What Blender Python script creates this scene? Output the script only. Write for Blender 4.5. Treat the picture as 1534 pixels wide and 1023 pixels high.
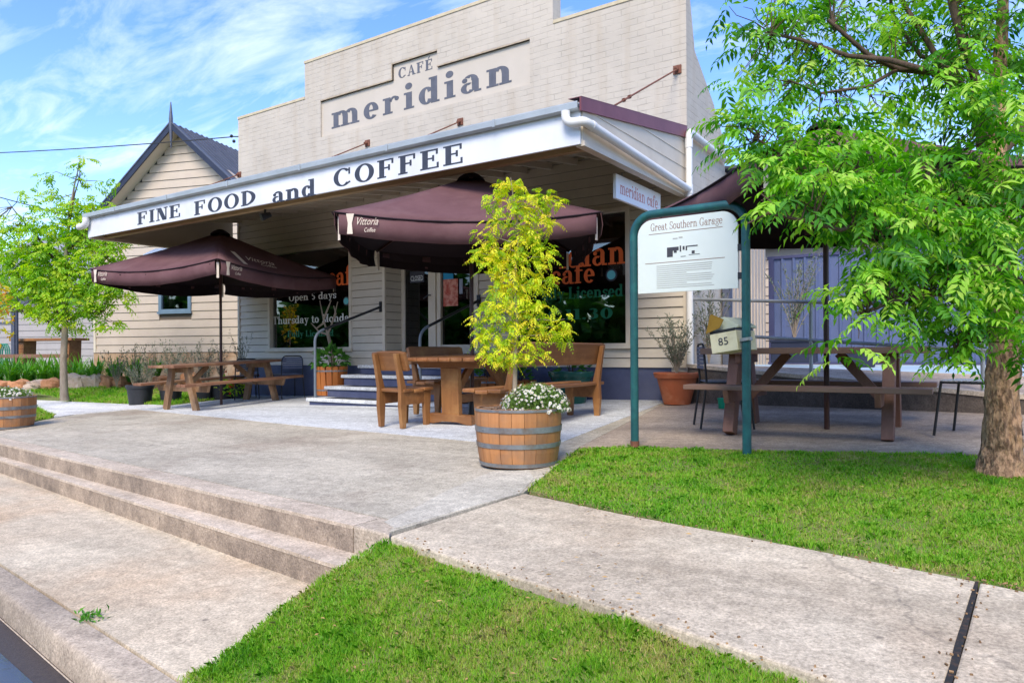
import bpy, bmesh, math, random
import numpy as np
from mathutils import Vector, Matrix
random.seed(7); rng = np.random.default_rng(7)
R = math.radians
for o in list(bpy.data.objects): bpy.data.objects.remove(o)
scene = bpy.context.scene
COL = scene.collection

# ---------------------------------------------------------------- camera
FPX, CXP, HYP = 1073.0, 767.0, 529.0
YAW, ROLL, CAMZ = R(33.97), -0.006, 0.85
cam_d = bpy.data.cameras.new('camera'); cam = bpy.data.objects.new('camera', cam_d); COL.objects.link(cam)
cam_d.sensor_width = 36; cam_d.lens = FPX / 1534 * 36; cam_d.shift_y = (HYP - 511.5) / 1534
cam_d.clip_start = 0.05; cam_d.clip_end = 3000
CM = Matrix.Rotation(YAW, 4, 'Z') @ Matrix.Rotation(R(90), 4, 'X') @ Matrix.Rotation(ROLL, 4, 'Z')
CM = Matrix.Translation((0, 0, CAMZ)) @ CM
cam.matrix_world = CM
scene.camera = cam

# ---------------------------------------------------------------- world, sun, exposure
SUN_EL, SUN_AZ = 46, 160          # azimuth of the sun, degrees clockwise from +Y
w = bpy.data.worlds.new('World'); scene.world = w; w.use_nodes = True
nt = w.node_tree; nt.nodes.clear()
N = nt.nodes.new; L = nt.links.new
out = N('ShaderNodeOutputWorld'); bg = N('ShaderNodeBackground'); bg.inputs[1].default_value = 0.15
sky = N('ShaderNodeTexSky'); sky.sky_type = 'NISHITA'; sky.sun_disc = False
sky.sun_elevation = R(SUN_EL); sky.sun_rotation = R(SUN_AZ)
sky.air_density = 1.0; sky.dust_density = 0.6; sky.ozone_density = 2.6
hs = N('ShaderNodeHueSaturation'); hs.inputs['Saturation'].default_value = 1.22; hs.inputs['Hue'].default_value = 0.514; hs.inputs['Value'].default_value = 0.9
tc = N('ShaderNodeTexCoord'); sep = N('ShaderNodeSeparateXYZ')
L(tc.outputs['Generated'], sep.inputs[0])
# project the view direction on a cloud deck: (x, y) / (z + k)
zadd = N('ShaderNodeMath'); zadd.operation = 'ADD'; zadd.inputs[1].default_value = 0.12
zmax = N('ShaderNodeMath'); zmax.operation = 'MAXIMUM'; zmax.inputs[1].default_value = 0.02
L(sep.outputs['Z'], zmax.inputs[0]); L(zmax.outputs[0], zadd.inputs[0])
dx = N('ShaderNodeMath'); dx.operation = 'DIVIDE'; dy = N('ShaderNodeMath'); dy.operation = 'DIVIDE'
L(sep.outputs['X'], dx.inputs[0]); L(zadd.outputs[0], dx.inputs[1])
L(sep.outputs['Y'], dy.inputs[0]); L(zadd.outputs[0], dy.inputs[1])
cmb = N('ShaderNodeCombineXYZ'); L(dx.outputs[0], cmb.inputs[0]); L(dy.outputs[0], cmb.inputs[1])
mp = N('ShaderNodeMapping'); mp.inputs['Rotation'].default_value = (0, 0, R(28)); mp.inputs['Scale'].default_value = (0.9, 2.4, 1)
L(cmb.outputs[0], mp.inputs[0])
n1 = N('ShaderNodeTexNoise'); n1.inputs['Scale'].default_value = 2.6; n1.inputs['Detail'].default_value = 9; n1.inputs['Roughness'].default_value = 0.62
n1.inputs['Distortion'].default_value = 0.5
L(mp.outputs[0], n1.inputs['Vector'])
n2 = N('ShaderNodeTexNoise'); n2.inputs['Scale'].default_value = 0.7; n2.inputs['Detail'].default_value = 3
L(cmb.outputs[0], n2.inputs['Vector'])
ml = N('ShaderNodeMath'); ml.operation = 'MULTIPLY_ADD'; ml.inputs[1].default_value = 0.5
L(n2.outputs[0], ml.inputs[0]); L(n1.outputs[0], ml.inputs[2])
cr = N('ShaderNodeValToRGB'); cr.color_ramp.elements[0].position = 0.72; cr.color_ramp.elements[1].position = 1.0
cr.color_ramp.elements[1].color = (0.5, 0.5, 0.5, 1)
L(ml.outputs[0], cr.inputs[0])
mx = N('ShaderNodeMixRGB'); mx.inputs['Color2'].default_value = (3.7, 4.0, 4.6, 1)
L(sky.outputs[0], hs.inputs['Color']); L(hs.outputs[0], mx.inputs['Color1']); L(cr.outputs[0], mx.inputs['Fac'])
L(mx.outputs[0], bg.inputs[0]); L(bg.outputs[0], out.inputs[0])
sd = bpy.data.lights.new('sun', 'SUN'); sd.energy = 1.6; sd.angle = R(26); sd.color = (1.0, 0.89, 0.73)
so = bpy.data.objects.new('sun', sd); COL.objects.link(so)
sdir = Vector((math.sin(R(SUN_AZ)) * math.cos(R(SUN_EL)), math.cos(R(SUN_AZ)) * math.cos(R(SUN_EL)), math.sin(R(SUN_EL))))
so.rotation_euler = sdir.to_track_quat('Z', 'Y').to_euler(); so.location = (0, 0, 30)
scene.view_settings.view_transform = 'Standard'; scene.view_settings.look = 'None'
scene.view_settings.exposure = 1.42; scene.view_settings.gamma = 1
scene.render.engine = 'CYCLES'

# ---------------------------------------------------------------- pixel -> place
def ray(px, py):
    v = Vector(((px - CXP) / FPX, -(py - HYP) / FPX, -1))
    return (CM.to_3x3() @ v)
def P(px, py, d): return Vector((0, 0, CAMZ)) + ray(px, py) * d
def PY(px, py, Y=9.1):
    r = ray(px, py); return Vector((0, 0, CAMZ)) + r * (Y / r.y)
def PX(px, py, X):
    r = ray(px, py); return Vector((0, 0, CAMZ)) + r * (X / r.x)
GA, GB, GC = 0.03 + 0.02 * 7 - 0.05 * 7, 0.02, 0.05
def zg(x, y): return GA + GB * x + GC * y
def PG(px, py, off=0.0):
    r = ray(px, py)
    t = (GA + off - CAMZ) / (r.z - GB * r.x - GC * r.y)
    return Vector((0, 0, CAMZ)) + r * t

# ---------------------------------------------------------------- scene helpers
def tag(o, label=None, cat=None, group=None, kind=None):
    if label: o['label'] = label
    if cat: o['category'] = cat
    if group: o['group'] = group
    if kind: o['kind'] = kind
    return o
def thing(name, label, cat, loc=(0, 0, 0), rz=0.0, group=None, rot=None):
    o = bpy.data.objects.new(name, None); COL.objects.link(o)
    o.empty_display_size = 0.2
    o.location = loc; o.rotation_euler = rot if rot else (0, 0, rz)
    return tag(o, label, cat, group)
def locmat(o):
    return Matrix.LocRotScale(o.location, o.rotation_euler, o.scale)
def fullmat(o):
    m = locmat(o)
    while o.parent: o = o.parent; m = locmat(o) @ m
    return m
def copy_tree(o, parent=None):
    c = o.copy(); COL.objects.link(c); c.parent = parent
    for ch in [x for x in bpy.data.objects if x.parent == o]: copy_tree(ch, c)
    return c

class MB:
    def __init__(s): s.v = []; s.f = []; s.c = None
    def add(s, vs, fs):
        b = len(s.v); s.v += [tuple(v) for v in vs]; s.f += [tuple(b + i for i in f) for f in fs]; return s
    def box(s, x0, x1, y0, y1, z0, z1, M=None):
        vs = [(x0, y0, z0), (x1, y0, z0), (x1, y1, z0), (x0, y1, z0), (x0, y0, z1), (x1, y0, z1), (x1, y1, z1), (x0, y1, z1)]
        if M is not None: vs = [M @ Vector(v) for v in vs]
        return s.add(vs, [(0, 3, 2, 1), (4, 5, 6, 7), (0, 1, 5, 4), (1, 2, 6, 5), (2, 3, 7, 6), (3, 0, 4, 7)])
    def bar(s, a, b, w, h, up=(0, 0, 1), w2=None, h2=None):
        a = Vector(a); b = Vector(b); d = (b - a).normalized(); up = Vector(up)
        if abs(d.dot(up)) > 0.99: up = Vector((0, 1, 0))
        x = d.cross(up).normalized(); u = x.cross(d).normalized()
        w2 = w2 or w; h2 = h2 or h; vs = []
        for p, ww, hh in ((a, w, h), (b, w2, h2)):
            for sx, su in ((-1, -1), (1, -1), (1, 1), (-1, 1)): vs.append(p + x * ww / 2 * sx + u * hh / 2 * su)
        return s.add(vs, [(0, 3, 2, 1), (4, 5, 6, 7), (0, 1, 5, 4), (1, 2, 6, 5), (2, 3, 7, 6), (3, 0, 4, 7)])
    def tube(s, pts, rad, n=10, caps=True):
        pts = [Vector(p) for p in pts]
        rs = rad if isinstance(rad, (list, tuple)) else [rad] * len(pts)
        b = len(s.v); prev = None
        for i, p in enumerate(pts):
            if i == 0: d = pts[1] - p
            elif i == len(pts) - 1: d = p - pts[-2]
            else: d = (pts[i + 1] - p).normalized() + (p - pts[i - 1]).normalized()
            d.normalize()
            if prev is None:
                a = Vector((0, 0, 1)) if abs(d.z) < 0.9 else Vector((1, 0, 0))
                x = d.cross(a).normalized()
            else:
                x = (prev - d * prev.dot(d))
                if x.length < 1e-6: x = d.orthogonal()
                x.normalize()
            prev = x; y = d.cross(x)
            for k in range(n):
                t = 2 * math.pi * k / n
                s.v.append(tuple(p + (x * math.cos(t) + y * math.sin(t)) * rs[i]))
        for i in range(len(pts) - 1):
            for k in range(n):
                a0 = b + i * n + k; a1 = b + i * n + (k + 1) % n
                s.f.append((a0, a1, a1 + n, a0 + n))
        if caps:
            s.f.append(tuple(b + k for k in reversed(range(n)))); e = b + (len(pts) - 1) * n
            s.f.append(tuple(e + k for k in range(n)))
        return s
    def lathe(s, prof, n=32, c=(0, 0, 0), closed=False):
        b = len(s.v)
        for r, z in prof:
            for k in range(n):
                t = 2 * math.pi * k / n
                s.v.append((c[0] + r * math.cos(t), c[1] + r * math.sin(t), c[2] + z))
        m = len(prof)
        for i in range(m - 1 + (1 if closed else 0)):
            for k in range(n):
                k2 = (k + 1) % n; i2 = (i + 1) % m
                s.f.append((b + i * n + k, b + i * n + k2, b + i2 * n + k2, b + i2 * n + k))
        return s
    def disc(s, c, r, n=24, z=None):
        b = len(s.v)
        for k in range(n):
            t = 2 * math.pi * k / n; s.v.append((c[0] + r * math.cos(t), c[1] + r * math.sin(t), c[2]))
        s.f.append(tuple(b + k for k in range(n))); return s
    def prism(s, poly, off):
        """poly: list of 3D points (planar), extruded by vector off"""
        off = Vector(off); n = len(poly); a = [Vector(p) for p in poly]; b = [p + off for p in a]
        fs = [tuple(reversed(range(n))), tuple(range(n, 2 * n))] + [(i, (i + 1) % n, n + (i + 1) % n, n + i) for i in range(n)]
        return s.add(a + b, fs)
    def sphere(s, c, r, n=8, m=6, sc=(1, 1, 1)):
        b = len(s.v); c = Vector(c)
        for i in range(m + 1):
            ph = math.pi * i / m
            for k in range(n):
                t = 2 * math.pi * k / n
                s.v.append((c.x + r * sc[0] * math.sin(ph) * math.cos(t), c.y + r * sc[1] * math.sin(ph) * math.sin(t), c.z + r * sc[2] * math.cos(ph)))
        for i in range(m):
            for k in range(n):
                s.f.append((b + i * n + k, b + (i + 1) * n + k, b + (i + 1) * n + (k + 1) % n, b + i * n + (k + 1) % n))
        return s
    def build(s, name, mat, parent=None, world=False, smooth=False, bevel=0.0, fix=True):
        me = bpy.data.meshes.new(name)
        vs = s.v
        if parent is not None and world:
            inv = fullmat(parent).inverted(); vs = [tuple(inv @ Vector(v)) for v in vs]
        me.from_pydata(vs, [], s.f); me.update()
        if fix:
            bm = bmesh.new(); bm.from_mesh(me); bmesh.ops.recalc_face_normals(bm, faces=bm.faces); bm.to_mesh(me); bm.free()
        if smooth:
            me.polygons.foreach_set('use_smooth', [True] * len(me.polygons))
        if mat: me.materials.append(mat)
        o = bpy.data.objects.new(name, me); COL.objects.link(o)
        if parent is not None: o.parent = parent
        if bevel:
            b = o.modifiers.new('bevel', 'BEVEL'); b.width = bevel; b.segments = 2; b.limit_method = 'ANGLE'; b.angle_limit = R(35)
        if smooth:
            try:
                me.set_sharp_from_angle(angle=R(40))
            except Exception: pass
        return o

# ---------------------------------------------------------------- materials
MATS = {}
def mat(name, c1, c2=None, rough=0.75, scale=6.0, detail=6, bump=0.0, bscale=None, metal=0.0, stretch=(1, 1, 1), spots=None, ramp=(0.35, 0.65), spec=0.4, coat=0.0, rnd=0.0, c3=None, scale3=0.8, ramp3=(0.5, 0.75)):
    m = bpy.data.materials.new(name); m.use_nodes = True; nt = m.node_tree
    N = nt.nodes.new; L = nt.links.new
    b = nt.nodes['Principled BSDF']; b.inputs['Roughness'].default_value = rough; b.inputs['Metallic'].default_value = metal
    b.inputs['Specular IOR Level'].default_value = spec
    if coat: b.inputs['Coat Weight'].default_value = coat
    c2 = c2 or tuple(x * 0.8 for x in c1)
    tc = N('ShaderNodeTexCoord'); mp = N('ShaderNodeMapping'); mp.inputs['Scale'].default_value = stretch
    L(tc.outputs['Object'], mp.inputs[0])
    n = N('ShaderNodeTexNoise'); n.inputs['Scale'].default_value = scale; n.inputs['Detail'].default_value = detail; n.inputs['Roughness'].default_value = 0.65
    L(mp.outputs[0], n.inputs['Vector'])
    r = N('ShaderNodeValToRGB'); r.color_ramp.elements[0].position = ramp[0]; r.color_ramp.elements[1].position = ramp[1]
    r.color_ramp.elements[0].color = (*c1, 1); r.color_ramp.elements[1].color = (*c2, 1)
    L(n.outputs[0], r.inputs[0]); col = r.outputs[0]
    if c3:
        n3 = N('ShaderNodeTexNoise'); n3.inputs['Scale'].default_value = scale3; n3.inputs['Detail'].default_value = 5; n3.inputs['Roughness'].default_value = 0.6
        L(tc.outputs['Object'], n3.inputs['Vector'])
        r3 = N('ShaderNodeValToRGB'); r3.color_ramp.elements[0].position = ramp3[0]; r3.color_ramp.elements[1].position = ramp3[1]
        L(n3.outputs[0], r3.inputs[0])
        m3 = N('ShaderNodeMixRGB'); m3.inputs['Color2'].default_value = (*c3, 1); L(r3.outputs[0], m3.inputs['Fac']); L(col, m3.inputs['Color1']); col = m3.outputs[0]
    if spots:
        sc, th, sc_col = spots
        v = N('ShaderNodeTexNoise'); v.inputs['Scale'].default_value = sc; v.inputs['Detail'].default_value = 3; L(tc.outputs['Object'], v.inputs['Vector'])
        rr = N('ShaderNodeValToRGB'); rr.color_ramp.elements[0].position = th; rr.color_ramp.elements[1].position = th + 0.06
        L(v.outputs[0], rr.inputs[0]); m4 = N('ShaderNodeMixRGB'); m4.inputs['Color2'].default_value = (*sc_col, 1)
        L(rr.outputs[0], m4.inputs['Fac']); L(col, m4.inputs['Color1']); col = m4.outputs[0]
    if rnd:
        g = N('ShaderNodeNewGeometry'); hv = N('ShaderNodeHueSaturation'); mr = N('ShaderNodeMapRange')
        mr.inputs['To Min'].default_value = 1 - rnd; mr.inputs['To Max'].default_value = 1 + rnd
        L(g.outputs['Random Per Island'], mr.inputs['Value']); L(mr.outputs[0], hv.inputs['Value']); L(col, hv.inputs['Color']); col = hv.outputs[0]
    L(col, b.inputs['Base Color'])
    if bump:
        nb = N('ShaderNodeTexNoise'); nb.inputs['Scale'].default_value = bscale or scale * 4; nb.inputs['Detail'].default_value = 5
        L(mp.outputs[0], nb.inputs['Vector'])
        bp = N('ShaderNodeBump'); bp.inputs['Strength'].default_value = 0.6; bp.inputs['Distance'].default_value = bump
        L(nb.outputs[0], bp.inputs['Height']); L(bp.outputs[0], b.inputs['Normal'])
    return m

def leafmat(name, cols, trans=0.35, rough=0.5):
    """leaf colour comes from a per-leaf attribute picking between cols"""
    m = bpy.data.materials.new(name); m.use_nodes = True; nt = m.node_tree; N = nt.nodes.new; L = nt.links.new
    b = nt.nodes['Principled BSDF']; o = nt.nodes['Material Output']; b.inputs['Roughness'].default_value = rough
    b.inputs['Specular IOR Level'].default_value = 0.35
    a = N('ShaderNodeAttribute'); a.attribute_name = 'rnd'; r = N('ShaderNodeValToRGB'); el = r.color_ramp.elements
    el[0].color = (*cols[0], 1); el[1].color = (*cols[-1], 1)
    for i, c in enumerate(cols[1:-1]): e = el.new((i + 1) / (len(cols) - 1)); e.color = (*c, 1)
    L(a.outputs['Fac'], r.inputs[0]); L(r.outputs[0], b.inputs['Base Color'])
    t = N('ShaderNodeBsdfTranslucent'); hv = N('ShaderNodeHueSaturation'); hv.inputs['Value'].default_value = 1.5; hv.inputs['Saturation'].default_value = 1.1
    L(r.outputs[0], hv.inputs['Color']); L(hv.outputs[0], t.inputs['Color'])
    mx = N('ShaderNodeMixShader'); mx.inputs[0].default_value = trans
    L(b.outputs[0], mx.inputs[1]); L(t.outputs[0], mx.inputs[2]); L(mx.outputs[0], o.inputs[0])
    return m

def brickmat(name, c1, c2, mortar, w=0.24, h=0.086, axis='XZ', bump=0.006):
    m = bpy.data.materials.new(name); m.use_nodes = True; nt = m.node_tree; N = nt.nodes.new; L = nt.links.new
    b = nt.nodes['Principled BSDF']; b.inputs['Roughness'].default_value = 0.7; b.inputs['Specular IOR Level'].default_value = 0.3
    tc = N('ShaderNodeTexCoord'); sp = N('ShaderNodeSeparateXYZ'); cb = N('ShaderNodeCombineXYZ'); L(tc.outputs['Object'], sp.inputs[0])
    ad = N('ShaderNodeMath'); ad.operation = 'ADD'; L(sp.outputs['X'], ad.inputs[0]); L(sp.outputs['Y'], ad.inputs[1])
    L(ad.outputs[0], cb.inputs[0]); L(sp.outputs['Z'], cb.inputs[1])
    # slight wobble so joints are not ruler straight
    nw = N('ShaderNodeTexNoise'); nw.inputs['Scale'].default_value = 3; L(tc.outputs['Object'], nw.inputs['Vector'])
    vm = N('ShaderNodeVectorMath'); vm.operation = 'MULTIPLY_ADD'; vm.inputs[1].default_value = (0.02, 0.02, 0)
    L(nw.outputs['Color'], vm.inputs[0]); L(cb.outputs[0], vm.inputs[2])
    br = N('ShaderNodeTexBrick'); br.inputs['Scale'].default_value = 1; br.inputs['Brick Width'].default_value = w; br.inputs['Row Height'].default_value = h
    br.inputs['Mortar Size'].default_value = 0.007; br.inputs['Mortar Smooth'].default_value = 0.35
    br.inputs['Color1'].default_value = (*c1, 1); br.inputs['Color2'].default_value = (*c2, 1); br.inputs['Mortar'].default_value = (*mortar, 1)
    L(vm.outputs[0], br.inputs['Vector'])
    # joints are partly filled with paint
    nz = N('ShaderNodeTexNoise'); nz.inputs['Scale'].default_value = 5; nz.inputs['Detail'].default_value = 6; L(tc.outputs['Object'], nz.inputs['Vector'])
    rr = N('ShaderNodeValToRGB'); rr.color_ramp.elements[0].position = 0.35; rr.color_ramp.elements[1].position = 0.7; L(nz.outputs[0], rr.inputs[0])
    mx = N('ShaderNodeMixRGB'); mx.inputs['Color1'].default_value = (*c1, 1); L(rr.outputs[0], mx.inputs['Fac']); L(br.outputs['Color'], mx.inputs['Color2'])
    ng = N('ShaderNodeTexNoise'); ng.inputs['Scale'].default_value = 0.9; ng.inputs['Detail'].default_value = 8; L(tc.outputs['Object'], ng.inputs['Vector'])
    hv = N('ShaderNodeHueSaturation'); mr = N('ShaderNodeMapRange'); mr.inputs['From Min'].default_value = 0.3; mr.inputs['From Max'].default_value = 0.7
    mr.inputs['To Min'].default_value = 0.9; mr.inputs['To Max'].default_value = 1.06; L(ng.outputs[0], mr.inputs['Value']); L(mr.outputs[0], hv.inputs['Value']); L(mx.outputs[0], hv.inputs['Color'])
    # rain streaks down the wall
    dm = N('ShaderNodeMapping'); dm.inputs['Scale'].default_value = (2.6, 2.6, 0.25); L(tc.outputs['Object'], dm.inputs[0])
    dn_ = N('ShaderNodeTexNoise'); dn_.inputs['Scale'].default_value = 1.6; dn_.inputs['Detail'].default_value = 7; L(dm.outputs[0], dn_.inputs['Vector'])
    dr = N('ShaderNodeMapRange'); dr.inputs['From Min'].default_value = 0.5; dr.inputs['From Max'].default_value = 0.78; dr.inputs['To Min'].default_value = 0.0; dr.inputs['To Max'].default_value = 0.55; L(dn_.outputs[0], dr.inputs['Value'])
    dx_ = N('ShaderNodeMixRGB'); dx_.inputs['Color2'].default_value = (0.40, 0.32, 0.23, 1); L(dr.outputs[0], dx_.inputs['Fac']); L(hv.outputs[0], dx_.inputs['Color1'])
    L(dx_.outputs[0], b.inputs['Base Color'])
    mm = N('ShaderNodeMath'); mm.operation = 'MULTIPLY'; L(br.outputs['Fac'], mm.inputs[0]); L(rr.outputs[0], mm.inputs[1])
    m2 = N('ShaderNodeMath'); m2.operation = 'MULTIPLY_ADD'; m2.inputs[1].default_value = -1; L(mm.outputs[0], m2.inputs[0])
    nf = N('ShaderNodeTexNoise'); nf.inputs['Scale'].default_value = 40; L(tc.outputs['Object'], nf.inputs['Vector'])
    m3 = N('ShaderNodeMath'); m3.operation = 'MULTIPLY'; m3.inputs[1].default_value = 0.25; L(nf.outputs[0], m3.inputs[0]); L(m3.outputs[0], m2.inputs[2])
    bp = N('ShaderNodeBump'); bp.inputs['Strength'].default_value = 0.8; bp.inputs['Distance'].default_value = bump; L(m2.outputs[0], bp.inputs['Height']); L(bp.outputs[0], b.inputs['Normal'])
    return m

def concmat(name, c1, c2, stain, rough=0.85, crack=0.0, agg=(260, 0.0025), scale=1.3, broom=None):
    m = mat(name, c1, c2, rough=rough, scale=scale, detail=12, ramp=(0.3, 0.7), c3=stain, scale3=0.7, ramp3=(0.5, 0.8), bump=agg[1], bscale=agg[0], spec=0.25)
    nt = m.node_tree; N = nt.nodes.new; L = nt.links.new; b = nt.nodes['Principled BSDF']
    src = b.inputs['Base Color'].links[0].from_socket
    tc = N('ShaderNodeTexCoord')
    n = N('ShaderNodeTexNoise'); n.inputs['Scale'].default_value = 70; n.inputs['Detail'].default_value = 6; n.inputs['Roughness'].default_value = 0.8; L(tc.outputs['Object'], n.inputs['Vector'])
    mr = N('ShaderNodeMapRange'); mr.inputs['From Min'].default_value = 0.3; mr.inputs['From Max'].default_value = 0.7; mr.inputs['To Min'].default_value = 0.45; mr.inputs['To Max'].default_value = 1.5
    L(n.outputs[0], mr.inputs['Value'])
    nq = N('ShaderNodeTexNoise'); nq.inputs['Scale'].default_value = 14; nq.inputs['Detail'].default_value = 6; L(tc.outputs['Object'], nq.inputs['Vector'])
    mq = N('ShaderNodeMapRange'); mq.inputs['From Min'].default_value = 0.3; mq.inputs['From Max'].default_value = 0.7; mq.inputs['To Min'].default_value = 0.83; mq.inputs['To Max'].default_value = 1.15
    L(nq.outputs[0], mq.inputs['Value'])
    mu = N('ShaderNodeMath'); mu.operation = 'MULTIPLY'; L(mr.outputs[0], mu.inputs[0]); L(mq.outputs[0], mu.inputs[1])
    hv = N('ShaderNodeHueSaturation'); L(mu.outputs[0], hv.inputs['Value']); L(src, hv.inputs['Color']); col = hv.outputs[0]
    # blotchy weathering, long water streaks, small dark spots
    st = N('ShaderNodeTexNoise'); st.inputs['Scale'].default_value = 1.1; st.inputs['Detail'].default_value = 10; st.inputs['Roughness'].default_value = 0.7; st.inputs['Distortion'].default_value = 0.6
    ms = N('ShaderNodeMapping'); ms.inputs['Scale'].default_value = (0.5, 2.2, 0.6); ms.inputs['Rotation'].default_value = (0, 0, 0.35); L(tc.outputs['Object'], ms.inputs[0]); L(ms.outputs[0], st.inputs['Vector'])
    rs = N('ShaderNodeMapRange'); rs.inputs['From Min'].default_value = 0.42; rs.inputs['From Max'].default_value = 0.72; rs.inputs['To Min'].default_value = 1.06; rs.inputs['To Max'].default_value = 0.70; L(st.outputs[0], rs.inputs['Value'])
    h2 = N('ShaderNodeHueSaturation'); L(rs.outputs[0], h2.inputs['Value']); L(col, h2.inputs['Color']); col = h2.outputs[0]
    vo = N('ShaderNodeTexVoronoi'); vo.inputs['Scale'].default_value = 3.1; L(tc.outputs['Object'], vo.inputs['Vector'])
    rv = N('ShaderNodeMapRange'); rv.inputs['From Min'].default_value = 0.03; rv.inputs['From Max'].default_value = 0.06; rv.inputs['To Min'].default_value = 0.62; rv.inputs['To Max'].default_value = 0.0; L(vo.outputs['Distance'], rv.inputs['Value'])
    mv = N('ShaderNodeMixRGB'); mv.inputs['Color2'].default_value = (0.10, 0.085, 0.07, 1); L(rv.outputs[0], mv.inputs['Fac']); L(col, mv.inputs['Color1']); col = mv.outputs[0]
    if crack:
        v = N('ShaderNodeTexVoronoi'); v.feature = 'DISTANCE_TO_EDGE'; v.inputs['Scale'].default_value = crack
        nd = N('ShaderNodeTexNoise'); nd.inputs['Scale'].default_value = 2.5; nd.inputs['Detail'].default_value = 6; L(tc.outputs['Object'], nd.inputs['Vector'])
        va = N('ShaderNodeVectorMath'); va.operation = 'MULTIPLY_ADD'; va.inputs[1].default_value = (0.5, 0.5, 0); L(nd.outputs['Color'], va.inputs[0]); L(tc.outputs['Object'], va.inputs[2])
        L(va.outputs[0], v.inputs['Vector']); lt = N('ShaderNodeMapRange'); lt.inputs['From Min'].default_value = 0.0008; lt.inputs['From Max'].default_value = 0.004; lt.inputs['To Min'].default_value = 0.3; lt.inputs['To Max'].default_value = 0.0
        L(v.outputs['Distance'], lt.inputs['Value']); mx = N('ShaderNodeMixRGB'); mx.inputs['Color2'].default_value = (0.09, 0.08, 0.07, 1); L(lt.outputs[0], mx.inputs['Fac']); L(col, mx.inputs['Color1']); col = mx.outputs[0]
    L(col, b.inputs['Base Color'])
    return m

def woodmat(name, c1, c2, axis=1, rough=0.55, grain=24, bump=0.0012, spec=0.4, coat=0.0, rnd=0.18, c3=None):
    st = [1, 1, 1]; st[axis] = 0.07
    return mat(name, c1, c2, rough=rough, scale=grain, detail=8, stretch=tuple(st), ramp=(0.3, 0.7), bump=bump, bscale=grain * 2, spec=spec, coat=coat, rnd=rnd, c3=c3, scale3=3.0)

M_cream = mat('cream_paint', (0.61, 0.54, 0.435), (0.56, 0.49, 0.39), rough=0.6, scale=2.0, bump=0.0006, bscale=60, c3=(0.45, 0.385, 0.30), scale3=1.1, ramp3=(0.55, 0.9))
M_cream2 = mat('pale_cream_paint', (0.53, 0.445, 0.355), (0.48, 0.40, 0.32), rough=0.6, scale=2.0, bump=0.0006, bscale=60, c3=(0.47, 0.38, 0.29), scale3=0.9, ramp3=(0.55, 0.95))
M_trim = mat('trim_paint', (0.66, 0.58, 0.46), (0.58, 0.50, 0.39), rough=0.5, scale=3)
M_brick = brickmat('painted_brick', (0.51, 0.455, 0.38), (0.47, 0.42, 0.35), (0.41, 0.365, 0.30))
M_panel = mat('rendered_panel', (0.53, 0.47, 0.395), (0.49, 0.435, 0.36), rough=0.7, scale=1.6, bump=0.001, bscale=70)
M_blue = mat('blue_grey_paint', (0.055, 0.065, 0.125), (0.075, 0.088, 0.16), rough=0.65, scale=3, bump=0.002, bscale=25, c3=(0.10, 0.11, 0.17), scale3=2)
M_navy = mat('dark_navy_paint', (0.012, 0.016, 0.035), (0.02, 0.025, 0.05), rough=0.45, scale=3)
M_white = mat('white_paint', (0.72, 0.74, 0.76), (0.66, 0.68, 0.70), rough=0.5, scale=3, stretch=(1, 1, 0.2), c3=(0.54, 0.54, 0.53), scale3=1.4, ramp3=(0.5, 0.85))
M_pvc = mat('white_pvc', (0.74, 0.73, 0.70), (0.66, 0.65, 0.62), rough=0.35, scale=2)
M_gutter = mat('galvanised_gutter', (0.42, 0.45, 0.45), (0.33, 0.36, 0.36), rough=0.4, scale=2, metal=0.25)
M_letter = mat('letter_paint', (0.028, 0.033, 0.05), (0.05, 0.057, 0.08), rough=0.6, scale=4)
M_letter2 = mat('slate_letter_paint', (0.082, 0.088, 0.11), (0.115, 0.12, 0.145), rough=0.7, scale=6)
M_maroon = mat('maroon_metal', (0.16, 0.045, 0.055), (0.20, 0.065, 0.075), rough=0.5, scale=3)
M_rust = mat('rusty_steel', (0.13, 0.05, 0.03), (0.20, 0.08, 0.05), rough=0.8, scale=20)
M_timber = woodmat('pale_timber', (0.42, 0.30, 0.16), (0.33, 0.22, 0.11), axis=0, grain=20)
M_ply = mat('soffit_paint', (0.64, 0.56, 0.45), (0.58, 0.50, 0.40), rough=0.7, scale=2.0)
M_woodC = woodmat('oiled_hardwood', (0.31, 0.14, 0.055), (0.19, 0.07, 0.02), axis=1, rough=0.42, grain=16, coat=0.1, rnd=0.3, c3=(0.42, 0.21, 0.08))
M_woodCz = woodmat('oiled_hardwood_upright', (0.36, 0.165, 0.055), (0.21, 0.088, 0.03), axis=2, rough=0.42, grain=16, coat=0.1, rnd=0.25, c3=(0.50, 0.26, 0.09))
M_woodCx = woodmat('oiled_hardwood_across', (0.32, 0.145, 0.052), (0.185, 0.075, 0.027), axis=0, rough=0.42, grain=16, coat=0.1, rnd=0.3, c3=(0.44, 0.22, 0.08))
M_woodL = woodmat('weathered_pine_along', (0.27, 0.13, 0.07), (0.17, 0.08, 0.045), axis=1, rough=0.6, grain=18, c3=(0.38, 0.24, 0.13))
M_woodLz = woodmat('weathered_pine_upright', (0.30, 0.175, 0.09), (0.17, 0.09, 0.045), axis=2, rough=0.65, grain=18, c3=(0.42, 0.28, 0.15))
M_woodR = woodmat('dark_stained_timber_along', (0.19, 0.10, 0.068), (0.25, 0.155, 0.115), axis=1, rough=0.65, grain=18, c3=(0.22, 0.16, 0.125))
M_woodRz = woodmat('dark_stained_timber_upright', (0.20, 0.09, 0.06), (0.26, 0.135, 0.09), axis=2, rough=0.6, grain=18)
M_barrel = woodmat('barrel_oak', (0.48, 0.225, 0.085), (0.30, 0.125, 0.045), axis=2, rough=0.6, grain=14, bump=0.0015, rnd=0.28, c3=(0.22, 0.14, 0.09))
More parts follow.
